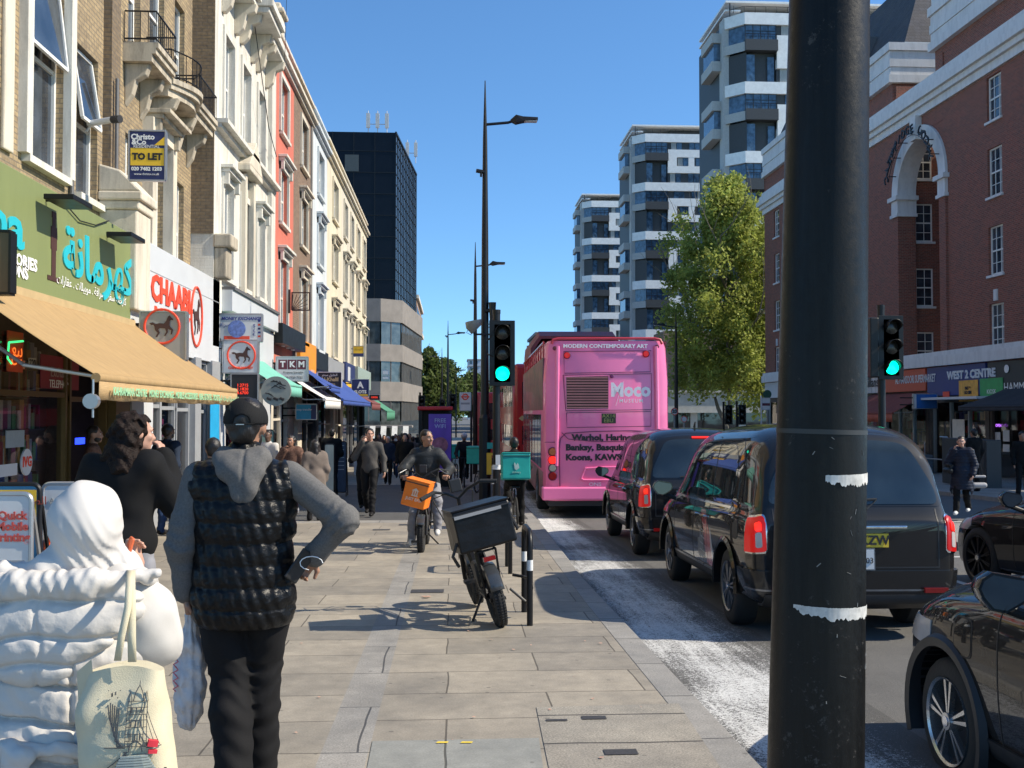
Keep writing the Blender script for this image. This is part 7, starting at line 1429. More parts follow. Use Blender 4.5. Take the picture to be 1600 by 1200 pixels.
def ell(P, c, r, Rm=None):
    q = P - np.array(c, float)
    if Rm is not None: q = q @ Rm
    r = np.array(r, float); k = np.linalg.norm(q / r, axis=1); k2 = np.linalg.norm(q / (r * r), axis=1) + 1e-9; return k * (k - 1) / k2
def smin(a, b, k): h = np.clip(.5 + .5 * (b - a) / k, 0, 1); return b * (1 - h) + a * h - k * h * (1 - h)
def folds(P, amp, s=9, seed=0):
    x, y, z = P.T; w1 = np.sin(x * s * 1.3 + 2.1 * np.sin(z * s * .6 + seed)) ; w2 = np.sin(z * s * 1.7 + 2.3 * np.sin(x * s * .9 + y * s + seed * 1.7)); w3 = np.sin((x + z) * s * 2.9 + 2 * np.sin(y * s * 1.5 + seed)); return amp * (w1 * .5 + w2 * .7 + w3 * .3)
def fold(prims, P, k):
    d = None
    for p in prims:
        v = ell(P, p[1], p[2], p[3] if len(p) > 3 else None) if isinstance(p[0], str) else cone(P, *p[:4])
        d = v if d is None else smin(d, v, k)
    return d
def bbox(prims, pad):
    lo, hi = [], []
    for p in prims:
        if isinstance(p[0], str): c, r = np.array(p[1]), np.array(p[2]); mr = max(r) if len(p) > 3 else r; lo.append(c - mr); hi.append(c + mr)
        else:
            for c, r in ((p[0], p[2]), (p[1], p[3])): lo.append(np.array(c) - r); hi.append(np.array(c) + r)
    return np.min(lo, 0) - pad, np.max(hi, 0) + pad
def sdfobj(name, prims, m, par, h, k=.03, disp=None, cut=None, extra=None, pad=.03, smoothit=1):
    lo, hi = bbox(prims, pad + (0 if disp is None else .03))
    def f(P):
        d = fold(prims, P, k)
        if disp is not None: d = d - disp(P)
        if cut is not None: d = np.maximum(d, cut(P))
        return d
    V, Q = snet(f, lo, hi, h); me = bpy.data.meshes.new(name); me.from_pydata(V.tolist(), [], Q.tolist())
    if extra:
        g = MB(); g.v = V.tolist(); g.f = [tuple(q) for q in Q.tolist()]; g.m = [0] * len(g.f)
        for (V2, Q2) in extra: g.add(V2.tolist(), Q2.tolist())
        me = bpy.data.meshes.new(name); me.from_pydata(g.v, [], g.f)
    me.materials.append(m); me.polygons.foreach_set('use_smooth', [True] * len(me.polygons)); me.update(); o = bpy.data.objects.new(name, me); C.objects.link(o)
    if par: o.parent = par
    return o
skins = {'light': mat('light skin', (.50, .28, .20), .5, var=.1, scale=12), 'mid': mat('tan skin', (.34, .18, .115), .5, var=.1, scale=12), 'dark': mat('brown skin', (.13, .07, .045), .5, var=.1, scale=12)}
hairm = mat('black hair', (.012, .009, .008), .45, var=.5, scale=60, stretch=(1, 1, .2), bump=.4, bscale=160); hairb = mat('dark brown curly hair', (.014, .008, .006), .6, var=.6, scale=50, bump=.8, bscale=90, spec=.15); greyh = mat('white hair', (.6, .58, .55), .6)
eyew = mat('eye white', (.6, .58, .55), .3); lipm = mat('lips', (.32, .11, .09), .5)
def fab(name, c, rough=.85, var=.12, bscale=350, bump=.25, scale=12): return mat(name, c, rough, 0, var, scale, bump=bump, bscale=bscale, spec=.22)
F_ = dict(black=fab('black cloth', (.007, .007, .0075)), vest=fab('black quilted nylon', (.006, .0062, .0068), .38, bump=.6, bscale=36), greyk=fab('grey marl knit', (.125, .12, .115), .95, .25, scale=120), jeans=fab('blue denim', (.03, .06, .14), .9, .3, scale=20), navy=fab('navy wool', (.018, .028, .05)), trous=fab('black trousers', (.008, .008, .009), .8), puffw=fab('off white nylon shell', (.54, .515, .48), .5, .04, bump=.35, bscale=30), knitw=fab('white jersey', (.55, .525, .49), .85, .04, bump=.08), cream_=fab('cream canvas', (.60, .54, .38), .9, .06), brownj=fab('brown patterned jacket', (.13, .07, .05), .8, .6, scale=30), greys=fab('dark grey sweater', (.075, .07, .065), .95, .2), dgrey=fab('charcoal cloth', (.03, .03, .032)), shoe=fab('black shoe', (.015, .014, .014), .5), wshoe=fab('white shoe', (.6, .6, .58), .5), tan_=fab('taupe coat', (.16, .13, .11)), dkpuff=fab('dark grey puffer nylon', (.03, .032, .033), .5, bump=.5, bscale=40), dblue=fab('dark blue coat', (.012, .016, .03), .5), greyt=fab('light grey trousers', (.25, .25, .27)))
def hand(wr, d, n, s, h, side=1, curl=.5, fist=False):
    """five fingers; d = forearm direction, n = palm normal; returns mesh data"""
    d = np.array(d, float); d /= np.linalg.norm(d); n = np.array(n, float); n -= d * (n @ d); n /= np.linalg.norm(n); x = np.cross(d, n) * side; wr = np.array(wr, float); P_ = [(wr, wr + d * .03 * s, .026 * s, .026 * s)]
    for i in range(4):
        o = x * (i - 1.5) * .019 * s; a = wr + d * .035 * s + o * .8; b = wr + d * .092 * s + o; P_.append((a, b, .016 * s, .0115 * s)); c = curl * (1 + .12 * i); L1 = (.034, .038, .036, .028)[i] * s
        d1 = d * math.cos(c) + n * math.sin(c); d2 = d * math.cos(c * 2.1) + n * math.sin(c * 2.1); e = b + d1 * L1; P_.append((b, e, .0098 * s, .0088 * s)); P_.append((e, e + d2 * L1 * .85, .0086 * s, .007 * s))
    t0 = wr + d * .03 * s - x * .022 * s; t1 = t0 + (d * .6 - x * .75 + n * .3) * .042 * s; P_.append((t0, t1, .014 * s, .0105 * s)); P_.append((t1, t1 + (d * .85 - x * .2 + n * .5) * .032 * s, .0105 * s, .008 * s))
    lo, hi = bbox(P_, .012); return snet(lambda P: fold(P_, P, .007), lo, hi, h)
def V3(*a): return np.array(a, float)
def human(label, loc, rz, H=1.75, skin='mid', top='black', sleeve=None, bottom='trous', shoe='shoe', hair='short', hairmat=None, J=None, h=.012, coat=None, coatmat=None, puff=0, quilt=.07, head_turn=(0, 0), bulk=1, group=None, hands=True, face=True, fine=None, hat=None, nolegs=False, cuff=.02, foldamp=.006, hood=None, tr=.016, vest=False, beard=False, cat='person', palm=None, curl=.5):
    s = H / 1.75; t = empty('person', loc, rz, label=label, cat=cat, group=group)
    D = dict(hipL=(-.09, 0, .93), hipR=(.09, 0, .93), kneeL=(-.10, .02, .50), kneeR=(.10, .02, .50), ankL=(-.11, -.01, .09), ankR=(.11, -.01, .09), shL=(-.185, -.01, 1.42), shR=(.185, -.01, 1.42), elL=(-.24, -.03, 1.13), elR=(.24, -.03, 1.13), wrL=(-.24, .06, .90), wrR=(.24, .06, .90), neck=(0, -.01, 1.48), head=(0, .015, 1.64), chest=(0, -.005, 1.27), pelvis=(0, 0, .98), toeL=None, toeR=None)
    if J: D.update(J)
    g_ = {k: V3(*v) * s for k, v in D.items() if v is not None}; Hd = g_['head']; az, el_ = head_turn; ca, sa, ce, se = math.cos(az), math.sin(az), math.cos(el_), math.sin(el_)
    Rm = np.array(Matrix.Rotation(az, 3, 'Z') @ Matrix.Rotation(el_, 3, 'X'))
    def hp(x, y, z): return Hd + Rm @ (V3(x, y, z) * s)
    mid = (g_['shL'] + g_['shR']) / 2; prims = [('e', hp(0, -.012, .02), V3(.077, .097, .098) * s, Rm), ('e', hp(0, .03, -.055), V3(.055, .062, .062) * s, Rm), (hp(0, -.01, -.06), g_['neck'] + V3(0, 0, -.02), .055 * s, .058 * s)]
    if face: prims += [(hp(0, .092, .0), hp(0, .108, -.032), .011 * s, .017 * s), ('e', hp(0, .082, .022), V3(.055, .02, .013) * s, Rm), ('e', hp(0, .083, -.068), V3(.026, .015, .012) * s, Rm), ('e', hp(0, .075, -.098), V3(.024, .022, .02) * s, Rm), ('e', hp(-.038, .07, -.025), V3(.022, .022, .022) * s, Rm), ('e', hp(.038, .07, -.025), V3(.022, .022, .022) * s, Rm)]
    prims += [('e', hp(-.079, -.005, -.01), V3(.012, .022, .033) * s, Rm), ('e', hp(.079, -.005, -.01), V3(.012, .022, .033) * s, Rm)]
    tor = [(g_['shL'] * .72 + mid * .28 + V3(0, 0, -.02), g_['shR'] * .72 + mid * .28 + V3(0, 0, -.02), .072 * s, .072 * s), ('e', g_['chest'], V3(.155, .105, .19) * s), ('e', (g_['chest'] + g_['pelvis']) / 2, V3(.135, .095, .18) * s), ('e', g_['pelvis'], V3(.155, .11, .13) * s)]
    arm = []
    for q in 'LR': arm += [(g_['sh' + q], g_['el' + q], .052 * s, .042 * s), (g_['el' + q], g_['wr' + q], .041 * s, .027 * s)]
    leg = []
    for q in 'LR': leg += [(g_['hip' + q], g_['knee' + q], .082 * s, .055 * s), (g_['knee' + q] + V3(0, -.012, -.02) * s, (g_['knee' + q] * .7 + g_['ank' + q] * .3) + V3(0, -.015, 0) * s, .052 * s, .055 * s), ((g_['knee' + q] * .65 + g_['ank' + q] * .35), g_['ank' + q], .05 * s, .034 * s)]
    ex = []
    if hands:
        for q, sd_ in (('L', -1), ('R', 1)):
            d = g_['wr' + q] - g_['el' + q]; pn = (palm or {}).get(q, (-sd_, .3, 0)); ex.append(hand(g_['wr' + q], d, pn, s, fine or max(.0045, h * .4), sd_, (curl if not isinstance(curl, dict) else curl.get(q, .5))))
    else: arm += [(g_['wr' + q], g_['wr' + q] + (g_['wr' + q] - g_['el' + q]) / np.linalg.norm(g_['wr' + q] - g_['el' + q]) * .12 * s, .03 * s, .022 * s) for q in 'LR']
    for q in 'LR': a = g_['ank' + q]; leg.append((a + V3(0, -.03, -.03) * s, a + V3(0, .11, -.055) * s, .036 * s, .026 * s))
    sdfobj('body', prims + tor + arm + leg, skins[skin], t, h * .9 if h < .02 else h, .02, extra=ex)
    if face and h < .02:
        for sg in (-1, 1):
            gg = MB(); c = hp(sg * .031, .085, .004); gg.loft([[tuple(c + .009 * s * V3(math.cos(a) * math.sin(b), math.sin(a) * math.sin(b), math.cos(b))) for a in [k * math.pi / 4 for k in range(8)]] for b in (.1, .8, 1.57, 2.3, 3.0)]); gg.build('eye', eyew, t, smooth='all'); gg = MB(); c = hp(sg * .031, .0905, .003); gg.loft([[tuple(c + .0055 * s * V3(math.cos(a) * math.sin(b), math.sin(a) * math.sin(b), math.cos(b))) for a in [k * math.pi / 4 for k in range(8)]] for b in (.1, .8, 1.57, 2.3, 3.0)]); gg.build('iris', hairm, t)
            gg = MB(); gg.tube([tuple(hp(sg * .014, .1, .024)), tuple(hp(sg * .032, .1, .03)), tuple(hp(sg * .05, .09, .022))], .0045 * s, 5); gg.build('eyebrow', hairm, t)
        gg = MB(); gg.tube([tuple(hp(-.02, .093, -.068)), tuple(hp(0, .1, -.066)), tuple(hp(.02, .093, -.068))], .006 * s, 6); gg.build('mouth', lipm, t)
    hm = hairmat or hairm; nz = lambda P: folds(P, .005 * s, 40, 1)
    if hair == 'short': sdfobj('hair', [('e', hp(0, -.022, .035), V3(.085, .1, .095) * s, Rm), ('e', hp(0, -.06, -.02), V3(.07, .055, .07) * s, Rm)], hm, t, h, .02, nz, cut=lambda P: np.where(((P - Hd) @ Rm)[:, 1] > .055 * s, .045 * s - ((P - Hd) @ Rm)[:, 2], -1.) )
    if hair == 'long': sdfobj('hair', [('e', hp(0, -.025, .035), V3(.092, .105, .1) * s, Rm), (hp(-.05, -.05, 0), hp(-.09, -.05, -.2), .055 * s, .05 * s), (hp(.05, -.05, 0), hp(.09, -.05, -.2), .055 * s, .05 * s), (hp(0, -.07, 0), hp(0, -.09, -.23), .07 * s, .075 * s)], hm, t, h, .03, lambda P: folds(P, .009 * s, 45, 2), cut=lambda P: np.where(((P - Hd) @ Rm)[:, 1] > .05 * s, .05 * s - ((P - Hd) @ Rm)[:, 2], -1.))
    if hair == 'curly':
        rng = random.Random(4); pr = [('e', hp(0, -.03, .03), V3(.098, .11, .105) * s, Rm), (hp(0, -.06, 0), hp(-.05, -.1, -.27), .095 * s, .095 * s), (hp(.04, -.05, -.05), hp(.06, -.08, -.22), .07 * s, .08 * s)]
        sdfobj('hair', pr, hm, t, h * .8, .03, lambda P: 0.0065 * s * (np.sin(P[:, 0] * 90 + 3 * np.sin(P[:, 2] * 40)) * np.sin(P[:, 1] * 80 + 1) + np.sin(P[:, 2] * 85 + 2 * np.sin(P[:, 0] * 50)) * .8) + folds(P, .01, 30, 1), cut=lambda P: np.where(((P - Hd) @ Rm)[:, 1] > .05 * s, .06 * s - ((P - Hd) @ Rm)[:, 2], -1.))
    if beard: sdfobj('beard', [('e', hp(0, .03, -.065), V3(.063, .07, .06) * s, Rm)], hm, t, h, .02, cut=lambda P: ((P - Hd) @ Rm)[:, 2] + .035 * s)
    # clothing
    b = .016 * bulk + .006; dz = 1
    dsp = (lambda P: folds(P, foldamp, 11, H * 7) + crease(P)) if not puff else (lambda P: puff * (np.abs(np.sin(np.pi * P[:, 2] / quilt)) ** .5 - .6) + folds(P, .004, 16, 3))
    def grow(pl, e): return [(p[0], p[1], p[2] + e, p[3] + e) if not (isinstance(p[0], str)) else ('e', p[1], np.array(p[2]) + e) for p in pl]
    hem = (coat if coat is not None else .86) * s
    T_ = grow(tor, b) + [(g_['neck'] + V3(0, 0, -.03), g_['neck'] + V3(0, 0, .0), .066 * s + b * .4, .062 * s + b * .3)]
    if coat is not None and coat < .8: T_ += [(g_['pelvis'], V3(g_['pelvis'][0], g_['pelvis'][1], hem), .15 * s + b, .17 * s + b), (g_['pelvis'] + V3(-.07, 0, 0), V3(-.09 * s, g_['pelvis'][1], hem), .10 * s + b, .12 * s + b), (g_['pelvis'] + V3(.07, 0, 0), V3(.09 * s, g_['pelvis'][1], hem), .10 * s + b, .12 * s + b)]
    A_ = grow([(a[0], a[1], a[2], a[3] + .006) for a in arm[:4] if True], b * .8)
    # sleeves stop at the wrist
    def crease(P, amp=.006):
        o = 0
        for q in 'LR':
            e = g_['el' + q]; dl = np.linalg.norm(P - e, axis=1); ax2 = g_['wr' + q] - g_['sh' + q]; ax2 = ax2 / (np.linalg.norm(ax2) + 1e-9); tt = (P - e) @ ax2; o = o + amp * s * np.exp(-(dl / (.13 * s)) ** 2) * (1 - 2 * np.abs(np.sin(tt * 55 / s + 2.2 * np.sin(P[:, 0] * 30) + 1.5 * np.sin(P[:, 1] * 37))) ** .6)
            k_ = g_['knee' + q]; dk = np.linalg.norm(P - k_, axis=1); o = o + amp * .7 * s * np.exp(-(dk / (.14 * s)) ** 2) * (1 - 2 * np.abs(np.sin(P[:, 2] * 48 / s + 2.4 * np.sin(P[:, 0] * 26))) ** .6)
        return o
    zc = lambda P: hem - P[:, 2]; tm = F_[top]
    if sleeve: sdfobj('sleeves', A_ + grow(tor[:1], b * .3), F_[sleeve], t, h, .03, lambda P: folds(P, foldamp, 14, 2) + crease(P, .008)); sdfobj('vest' if vest else 'jacket', T_, tm, t, h, .05, dsp, zc)
    else: sdfobj('jacket' if puff or coat else 'sweater', T_ + A_, tm, t, h, .045, dsp, lambda P: np.where(np.abs(P[:, 0]) < .2 * s, hem - P[:, 2], -1.))
    if not nolegs:
        Lg = grow(leg[:6], tr) + [(g_['knee' + q] * .6 + g_['ank' + q] * .4, g_['ank' + q] + V3(0, -.01, -.02), .05 * s + tr, .042 * s + tr) for q in 'LR'] + [('e', g_['pelvis'] + V3(0, 0, -.02), V3(.165, .12, .12) * s)]
        sdfobj('trousers', Lg, F_[bottom], t, h, .025, lambda P: (folds(P, foldamp * 1.1, 12, 5) + .003 * np.sin(P[:, 2] * 70 + 3 * np.sin(P[:, 0] * 20)) * (P[:, 2] < .6) + crease(P, .008)) * (P[:, 2] < .85), lambda P: np.maximum(P[:, 2] - 1.02 * s, .045 * s - P[:, 2] if False else P[:, 2] * 0 - 1))
        for q in 'LR': a = g_['ank' + q]; sdfobj('shoe', [(a + V3(0, -.035, -.035) * s, a + V3(0, .06, -.045) * s, .045 * s, .042 * s), (a + V3(0, .06, -.05) * s, a + V3(0, .14, -.058) * s, .042 * s, .034 * s)], F_[shoe], t, h, .02, cut=lambda P, a=a: (a[2] - .092 * s) - P[:, 2])
    if hood: sdfobj('hood', [(g_['neck'] + V3(-.07, 0, .0), g_['neck'] + V3(.07, 0, .0), .05, .05), (g_['neck'] + V3(-.05, -.06, .01), g_['neck'] + V3(.05, -.06, .01), .045, .045), (g_['neck'] + V3(0, -.09, -.01), g_['neck'] + V3(0, -.10, -.10), .055, .035)], F_[hood], t, h, .04, lambda P: folds(P, .006, 26, 4))
    return t
def ploc(u, v, y, z=None): p = onY(u, v, y); return (p.x, y, gz(y) if z is None else z)
PI = math.pi
# 1 man in black quilted gilet and cap, walking away
yC = 4.75; xC = onY(383, 700, yC).x; fo = dict(head=(0.005, .0, 1.66), neck=(0, -.015, 1.50), shL=(-.20, -.01, 1.43), shR=(.20, -.01, 1.43), elR=(.455, -.10, 1.24), wrR=(.315, -.02, 1.075), elL=(-.275, -.05, 1.12), wrL=(-.255, .0, .92), kneeL=(-.06, .0, .52), kneeR=(.065, .09, .53), ankL=(-.01, -.14, .10), ankR=(.05, .13, .09), hipL=(-.105, 0, .93), hipR=(.105, 0, .93), chest=(.0, -.01, 1.24), pelvis=(0, 0, .97))
def quiltcap(P):
    x, y, z = P.T; r0 = .095; row = np.floor(z / r0); fz = z / r0 - row; cx_ = x / .105 + .5 * (row % 2); fx = cx_ - np.floor(cx_); wv = .16 * (np.abs(fx - .5) * 2 - .5); fz = (z + wv * .09) / r0; fz = fz - np.floor(fz)
    up = np.clip((z - .95) / .25, 0, 1); pil = np.clip(np.sin(np.pi * fz), 0, 1) ** .45; col = np.clip(np.sin(np.pi * fx), 0, 1) ** .35
    return .014 * (pil * (1 - up * .45 + up * .45 * col) - .5) + .002 * np.sin(x * 60 + 9 * np.sin(z * 30)) * np.sin(z * 90 + 4 * np.sin(x * 22)) + .003 * np.sin(x * 130 + z * 40)
cm = human('man in black quilted gilet and black cap walking away, phone in right hand', (xC, yC, gz(yC)), 0, 1.75, 'mid', 'black', J=fo, sleeve='greyk', h=.010, hair='short', head_turn=(-.05, 0), hood=None, bulk=1.2, foldamp=.004, hands=True, fine=.0035, palm={'R': (-.6, .2, -.8), 'L': (1, 0, 0)}, curl={'R': 1.0, 'L': 1.35}, vest=True, beard=True, tr=.034)
[bpy.data.objects.remove(o) for o in list(cm.children) if o.name.startswith('vest')]
vp = [((-.15, -.01, 1.40), (.15, -.01, 1.40), .105, .105), ('e', (0, -.01, 1.25), (.232, .155, .25)), ('e', (0, -.01, 1.0), (.225, .155, .28)), ('e', (0, -.01, .86), (.228, .16, .18)), ((0, -.02, 1.47), (0, -.02, 1.53), .085, .075)]
sdfobj('quilted_gilet', vp, F_['vest'], cm, .0065, .05, quiltcap, lambda P: np.maximum(.765 - P[:, 2], np.abs(P[:, 0]) - .262))
sdfobj('hood', [((-.07, -.03, 1.515), (.07, -.03, 1.515), .055, .055), ((-.085, -.085, 1.515), (.085, -.085, 1.515), .042, .042), ('e', (.005, -.125, 1.46), (.105, .05, .07)), ('e', (.02, -.145, 1.39), (.062, .035, .075))], F_['greyk'], cm, .006, .035, lambda P: folds(P, .0035, 24, 2) - .006 * np.exp(-((P[:, 0] - .02) / .008) ** 2) * (P[:, 1] < -.1))
capf = fab('black cap cotton', (.010, .010, .0105), .8, bump=.3); cc = V3(.005, -.012, 1.685)
sdfobj('cap', [('e', cc + V3(0, 0, .0), (.098, .116, .105))], capf, cm, .006, .02, lambda P: -.0025 * (np.abs(np.sin(3 * np.arctan2(P[:, 0] - cc[0], P[:, 1] - cc[1]))) < .05), lambda P: np.maximum(1.665 - P[:, 2], -(np.sqrt(((P[:, 0] - cc[0]) / .038) ** 2 + ((P[:, 2] - 1.668) / .04) ** 2) - 1) * .03 + np.where(P[:, 1] > 0, -1, 0)))
g = MB(); g.tube([(cc[0] + .094 * math.sin(a), cc[1] - .112 * math.cos(a), 1.669) for a in [R(-34 + 4 * k) for k in range(18)]], .007, 6, flat=.35); g.build('cap_strap', capf, cm); g = MB(); g.box(cc[0] - .02, cc[0] + .015, cc[1] - .123, cc[1] - .117, 1.664, 1.668); g.build('strap_label', alu, cm)
g = MB(); g.loft([[(x_ * math.cos(k * PI / 12 + 0) * .085, cc[1] + .095 + .085 * math.sin(k * PI / 12) * x_, 1.665 + zz_ - .02 * math.sin(k * PI / 12)) for k in range(13)] for x_, zz_ in ((1, 0), (1, .006))], closed=True); g.build('cap_peak', capf, cm, fix=True)
wr = V3(*fo['wrR']); g = MB(); M = Matrix.Translation(wr + V3(-.055, -.075, -.035)) @ Euler((.3, .55, .9)).to_matrix().to_4x4(); g.box(-.04, .04, -.006, .006, -.075, .075, M); t = tag(g.build('phone', trimb, bevel=.006), 'black phone with dangling white cable in the gilet wearer\'s hand', 'phone'); t.location = cm.location
g = MB(); b0 = wr + V3(-.06, -.09, -.02); g.tube([tuple(b0 + V3(.06 + .05 * math.cos(k * .5), -.01, .03 * math.sin(k * .5) - .0)) for k in range(10)], .0022, 5); o = g.build('phone_cable', whitet, t, smooth=True)
g = MB(); g.tube([tuple(wr + V3(-.004, -.0, -.0) + (V3(*fo['elR']) - wr) * .1), tuple(wr + (V3(*fo['elR']) - wr) * .17)], [.036, .038], 16); g.build('wrist_band', trimb, cm, smooth=True)
plast = fab('thin white plastic', (.55, .53, .52), .35, bump=.8, bscale=30); hb_ = V3(*fo['wrL']) + V3(.01, .03, -.12)
cb = sdfobj('carrier_bag', [(hb_, hb_ + V3(.0, 0, -.12), .018, .05), ('e', hb_ + V3(.0, 0, -.30), (.072, .06, .21))], plast, None, .006, .04, lambda P: folds(P, .007, 30, 3) + .004 * np.sin(np.arctan2(P[:, 1] - hb_[1], P[:, 0] - hb_[0]) * 9)); cb.location = cm.location; tag(cb, 'crumpled white plastic bag with faint red print hanging from the gilet wearer', 'carrier bag')
g = MB(); g.tube([(hb_[0] - .045 + .012 * math.sin(i * 2.1), hb_[1] - .064, hb_[2] - .14 - i * .012) for i in range(16)], .0035, 5); g.build('bag_print', mat('faded red print', (.55, .14, .16), .6), cb)
# 2 woman in white hooded gilet and headscarf with tote
yW = 3.3; xW = onY(116, 900, yW).x; hw_ = (onY(137, 800, yW).x - xW); fw_ = dict(head=(hw_, .0, 1.348 / .84), neck=(hw_ * .8, -.01, 1.20 / .84), shL=(-.2 / .84, 0, 1.13 / .84), shR=(.2 / .84, 0, 1.13 / .84), chest=(0, 0, 1.22), pelvis=(0, 0, .95), elR=(.27 / .84, .02, .94 / .84), wrR=(.15 / .84, .15 / .84, 1.17 / .84), elL=(-.30 / .84, .05, .9 / .84), wrL=(-.22 / .84, .24 / .84, 1.0 / .84))
wm = human('woman in white headscarf and long white hooded gilet, nearest on the left', (xW, yW, gz(yW)), 0, 1.47, 'light', 'knitw', J=fw_, sleeve='knitw', h=.009, hair=None, bulk=1.2, hands=True, fine=.004, foldamp=.005, bottom='greyt', shoe='wshoe', vest=True, palm={'R': (0, .2, 1)}, curl=.9)
[bpy.data.objects.remove(o) for o in list(wm.children) if o.name.startswith(('vest', 'sleeves'))]
sdfobj('sleeve', [((.15, -.01, 1.13), (.215, -.01, 1.06), .085, .10), ((.215, -.01, 1.06), (.232, .0, .985), .10, .09), ((.232, .0, .985), (.222, .06, .95), .09, .08), ((.24, .03, .96), (.155, .14, 1.14), .078, .042), ], F_['knitw'], wm, .008, .03, lambda P: folds(P, .005, 16, 1))
sdfobj('sleeve', [((-.2, 0, 1.1), (-.30, .05, .9), .08, .07), ((-.30, .05, .9), (-.22, .24, 1.0), .07, .05)], F_['knitw'], wm, .012, .03)
def quiltw(P):
    x, y, z = P.T; r0 = .112; zz = z + .016 * np.sin(x * 8 + 1) + .007 * np.sin(x * 27); f = zz / r0; n_ = np.floor(f); f = f - n_; ds = np.minimum(f, 1 - f) * r0
    dv = np.abs(x - .075 + .02 * np.sin(z * 9)); seam = np.exp(-(ds / .0085) ** 2); wr_ = np.exp(-ds / .028) * (np.sin(x * 105 + n_ * 2.3 + 4 * np.sin(z * 16)) + .6 * np.sin(x * 190 + n_))
    dg = np.sin((x * .8 + z) * 60 + 5 * np.sin(x * 11 + n_)) * np.exp(-((x + .02) / .12) ** 2)
    return .010 * np.clip(ds / (r0 / 2), 0, 1) ** .5 - .021 * seam + .0026 * wr_ + .0012 * dg - .012 * np.exp(-(dv / .007) ** 2) + .0015 * np.sin(x * 70 + z * 90)
cp = [((-.15, 0, 1.10), (.15, 0, 1.10), .10, .10), ('e', (0, .0, .95), (.25, .18, .24)), ('e', (0, 0, .72), (.245, .18, .26)), ('e', (0, 0, .5), (.27, .2, .30)), ((-.1, 0, .7), (-.12, 0, .35), .15, .17), ((.1, 0, .7), (.12, 0, .35), .15, .17)]
gl = sdfobj('long_gilet', cp, F_['puffw'], wm, .0052, .06, quiltw, lambda P: .32 - P[:, 2])
def hoodq(P):
    x, y, z = P.T; top = 1 / (1 + np.exp(-(z - 1.135) / .006)); zz = z + .05 * x * x * 8 + .006 * np.sin(x * 24); d1 = np.minimum(np.abs(zz - 1.135), np.abs(zz - 1.03)); d1 = np.minimum(d1, np.abs(zz - .95)); dm = np.abs(x + .03 + .01 * np.sin(z * 30))
    flat = -.013 * np.exp(-(d1 / .008) ** 2) + .006 * np.clip(d1 / .04, 0, 1) + .003 * np.exp(-d1 / .03) * np.sin(x * 95 + 3 * np.sin(z * 31)) - .007 * np.exp(-(dm / .007) ** 2)
    roll = .0028 * np.sin(x * 115 + 60 * z + 3 * np.sin(x * 19)) + .0015 * np.sin(x * 210 - z * 80)
    return flat * (1 - top) + roll * top
hd = [((-.27, -.10, 1.165), (-.1, -.17, 1.175), .036, .042), ((-.1, -.17, 1.175), (.1, -.17, 1.18), .042, .042), ((.1, -.17, 1.18), (.285, -.10, 1.20), .038, .010), ((-.2, -.12, 1.11), (.2, -.12, 1.11), .05, .05), ('e', (-.02, -.16, 1.05), (.21, .05, .1)), ('e', (-.05, -.168, .97), (.14, .04, .085)), ((-.27, -.10, 1.165), (-.2, .08, 1.16), .04, .05), ((.25, -.09, 1.185), (.2, .08, 1.14), .02, .035)]
sdfobj('laid_back_hood', hd, F_['puffw'], wm, .0055, .028, hoodq)
sdfobj('belt', [((-.26, -.06, .70), (-.12, -.2, .715), .022, .022), ((-.12, -.2, .715), (.12, -.2, .70), .02, .02), ((.12, -.2, .70), (.26, -.05, .70), .02, .02), ((-.10, -.215, .71), (-.06, -.235, .64), .03, .022), ((-.06, -.235, .64), (-.09, -.235, .55), .024, .012), ((-.08, -.225, .69), (-.03, -.235, .60), .022, .02), ((-.03, -.235, .60), (-.04, -.235, .48), .018, .02), ((-.09, -.22, .69), (-.05, -.235, .70), .034, .028)], F_['puffw'], wm, .006, .012, lambda P: folds(P, .004, 40, 1))
hc = V3(hw_, .0, 1.36); sdfobj('headscarf', [('e', hc + V3(0, -.012, -.004), (.106, .124, .120)), (hc + V3(0, -.02, -.05), hc + V3(-.01, -.02, -.15), .092, .085), ((-.16, -.06, 1.17), (-.05, -.08, 1.20), .04, .06), ((-.17, -.1, 1.20), (-.14, -.12, 1.13), .035, .03), (hc + V3(-.05, .02, -.15), hc + V3(.1, .04, -.17), .07, .06), ((-.2, -.1, 1.17), (-.10, -.14, 1.10), .025, .04)], fab('white headscarf cloth', (.55, .525, .495), .8, .03, bump=.03), wm, .006, .05, lambda P: .007 * (.5 - np.abs(np.sin((P[:, 2] * 1.1 + .9 * P[:, 0] + 5 * P[:, 0] ** 2) * 48 + 1.6 * np.sin(P[:, 0] * 17 + P[:, 1] * 9))) ** .8) * np.clip((1.42 - P[:, 2]) * 6, .1, 1) + .003 * np.sin(P[:, 0] * 60 + P[:, 2] * 30) + folds(P, .005, 14, 5), lambda P: -np.linalg.norm((P - (hc + V3(.03, .13, -.01))) / V3(.07, .06, .09), axis=1) * .05 + .05)
g = MB(); M = Matrix.Translation((hw_ + .108, .055, 1.24)) @ Euler((0, .25, .4)).to_matrix().to_4x4(); g.box(-.006, .006, -.03, .03, -.05, .05, M); t = tag(g.build('phone', mat('orange phone case', (.60, .12, .04), .5), bevel=.006), 'orange cased phone held to the ear under the white headscarf', 'phone'); t.location = wm.location
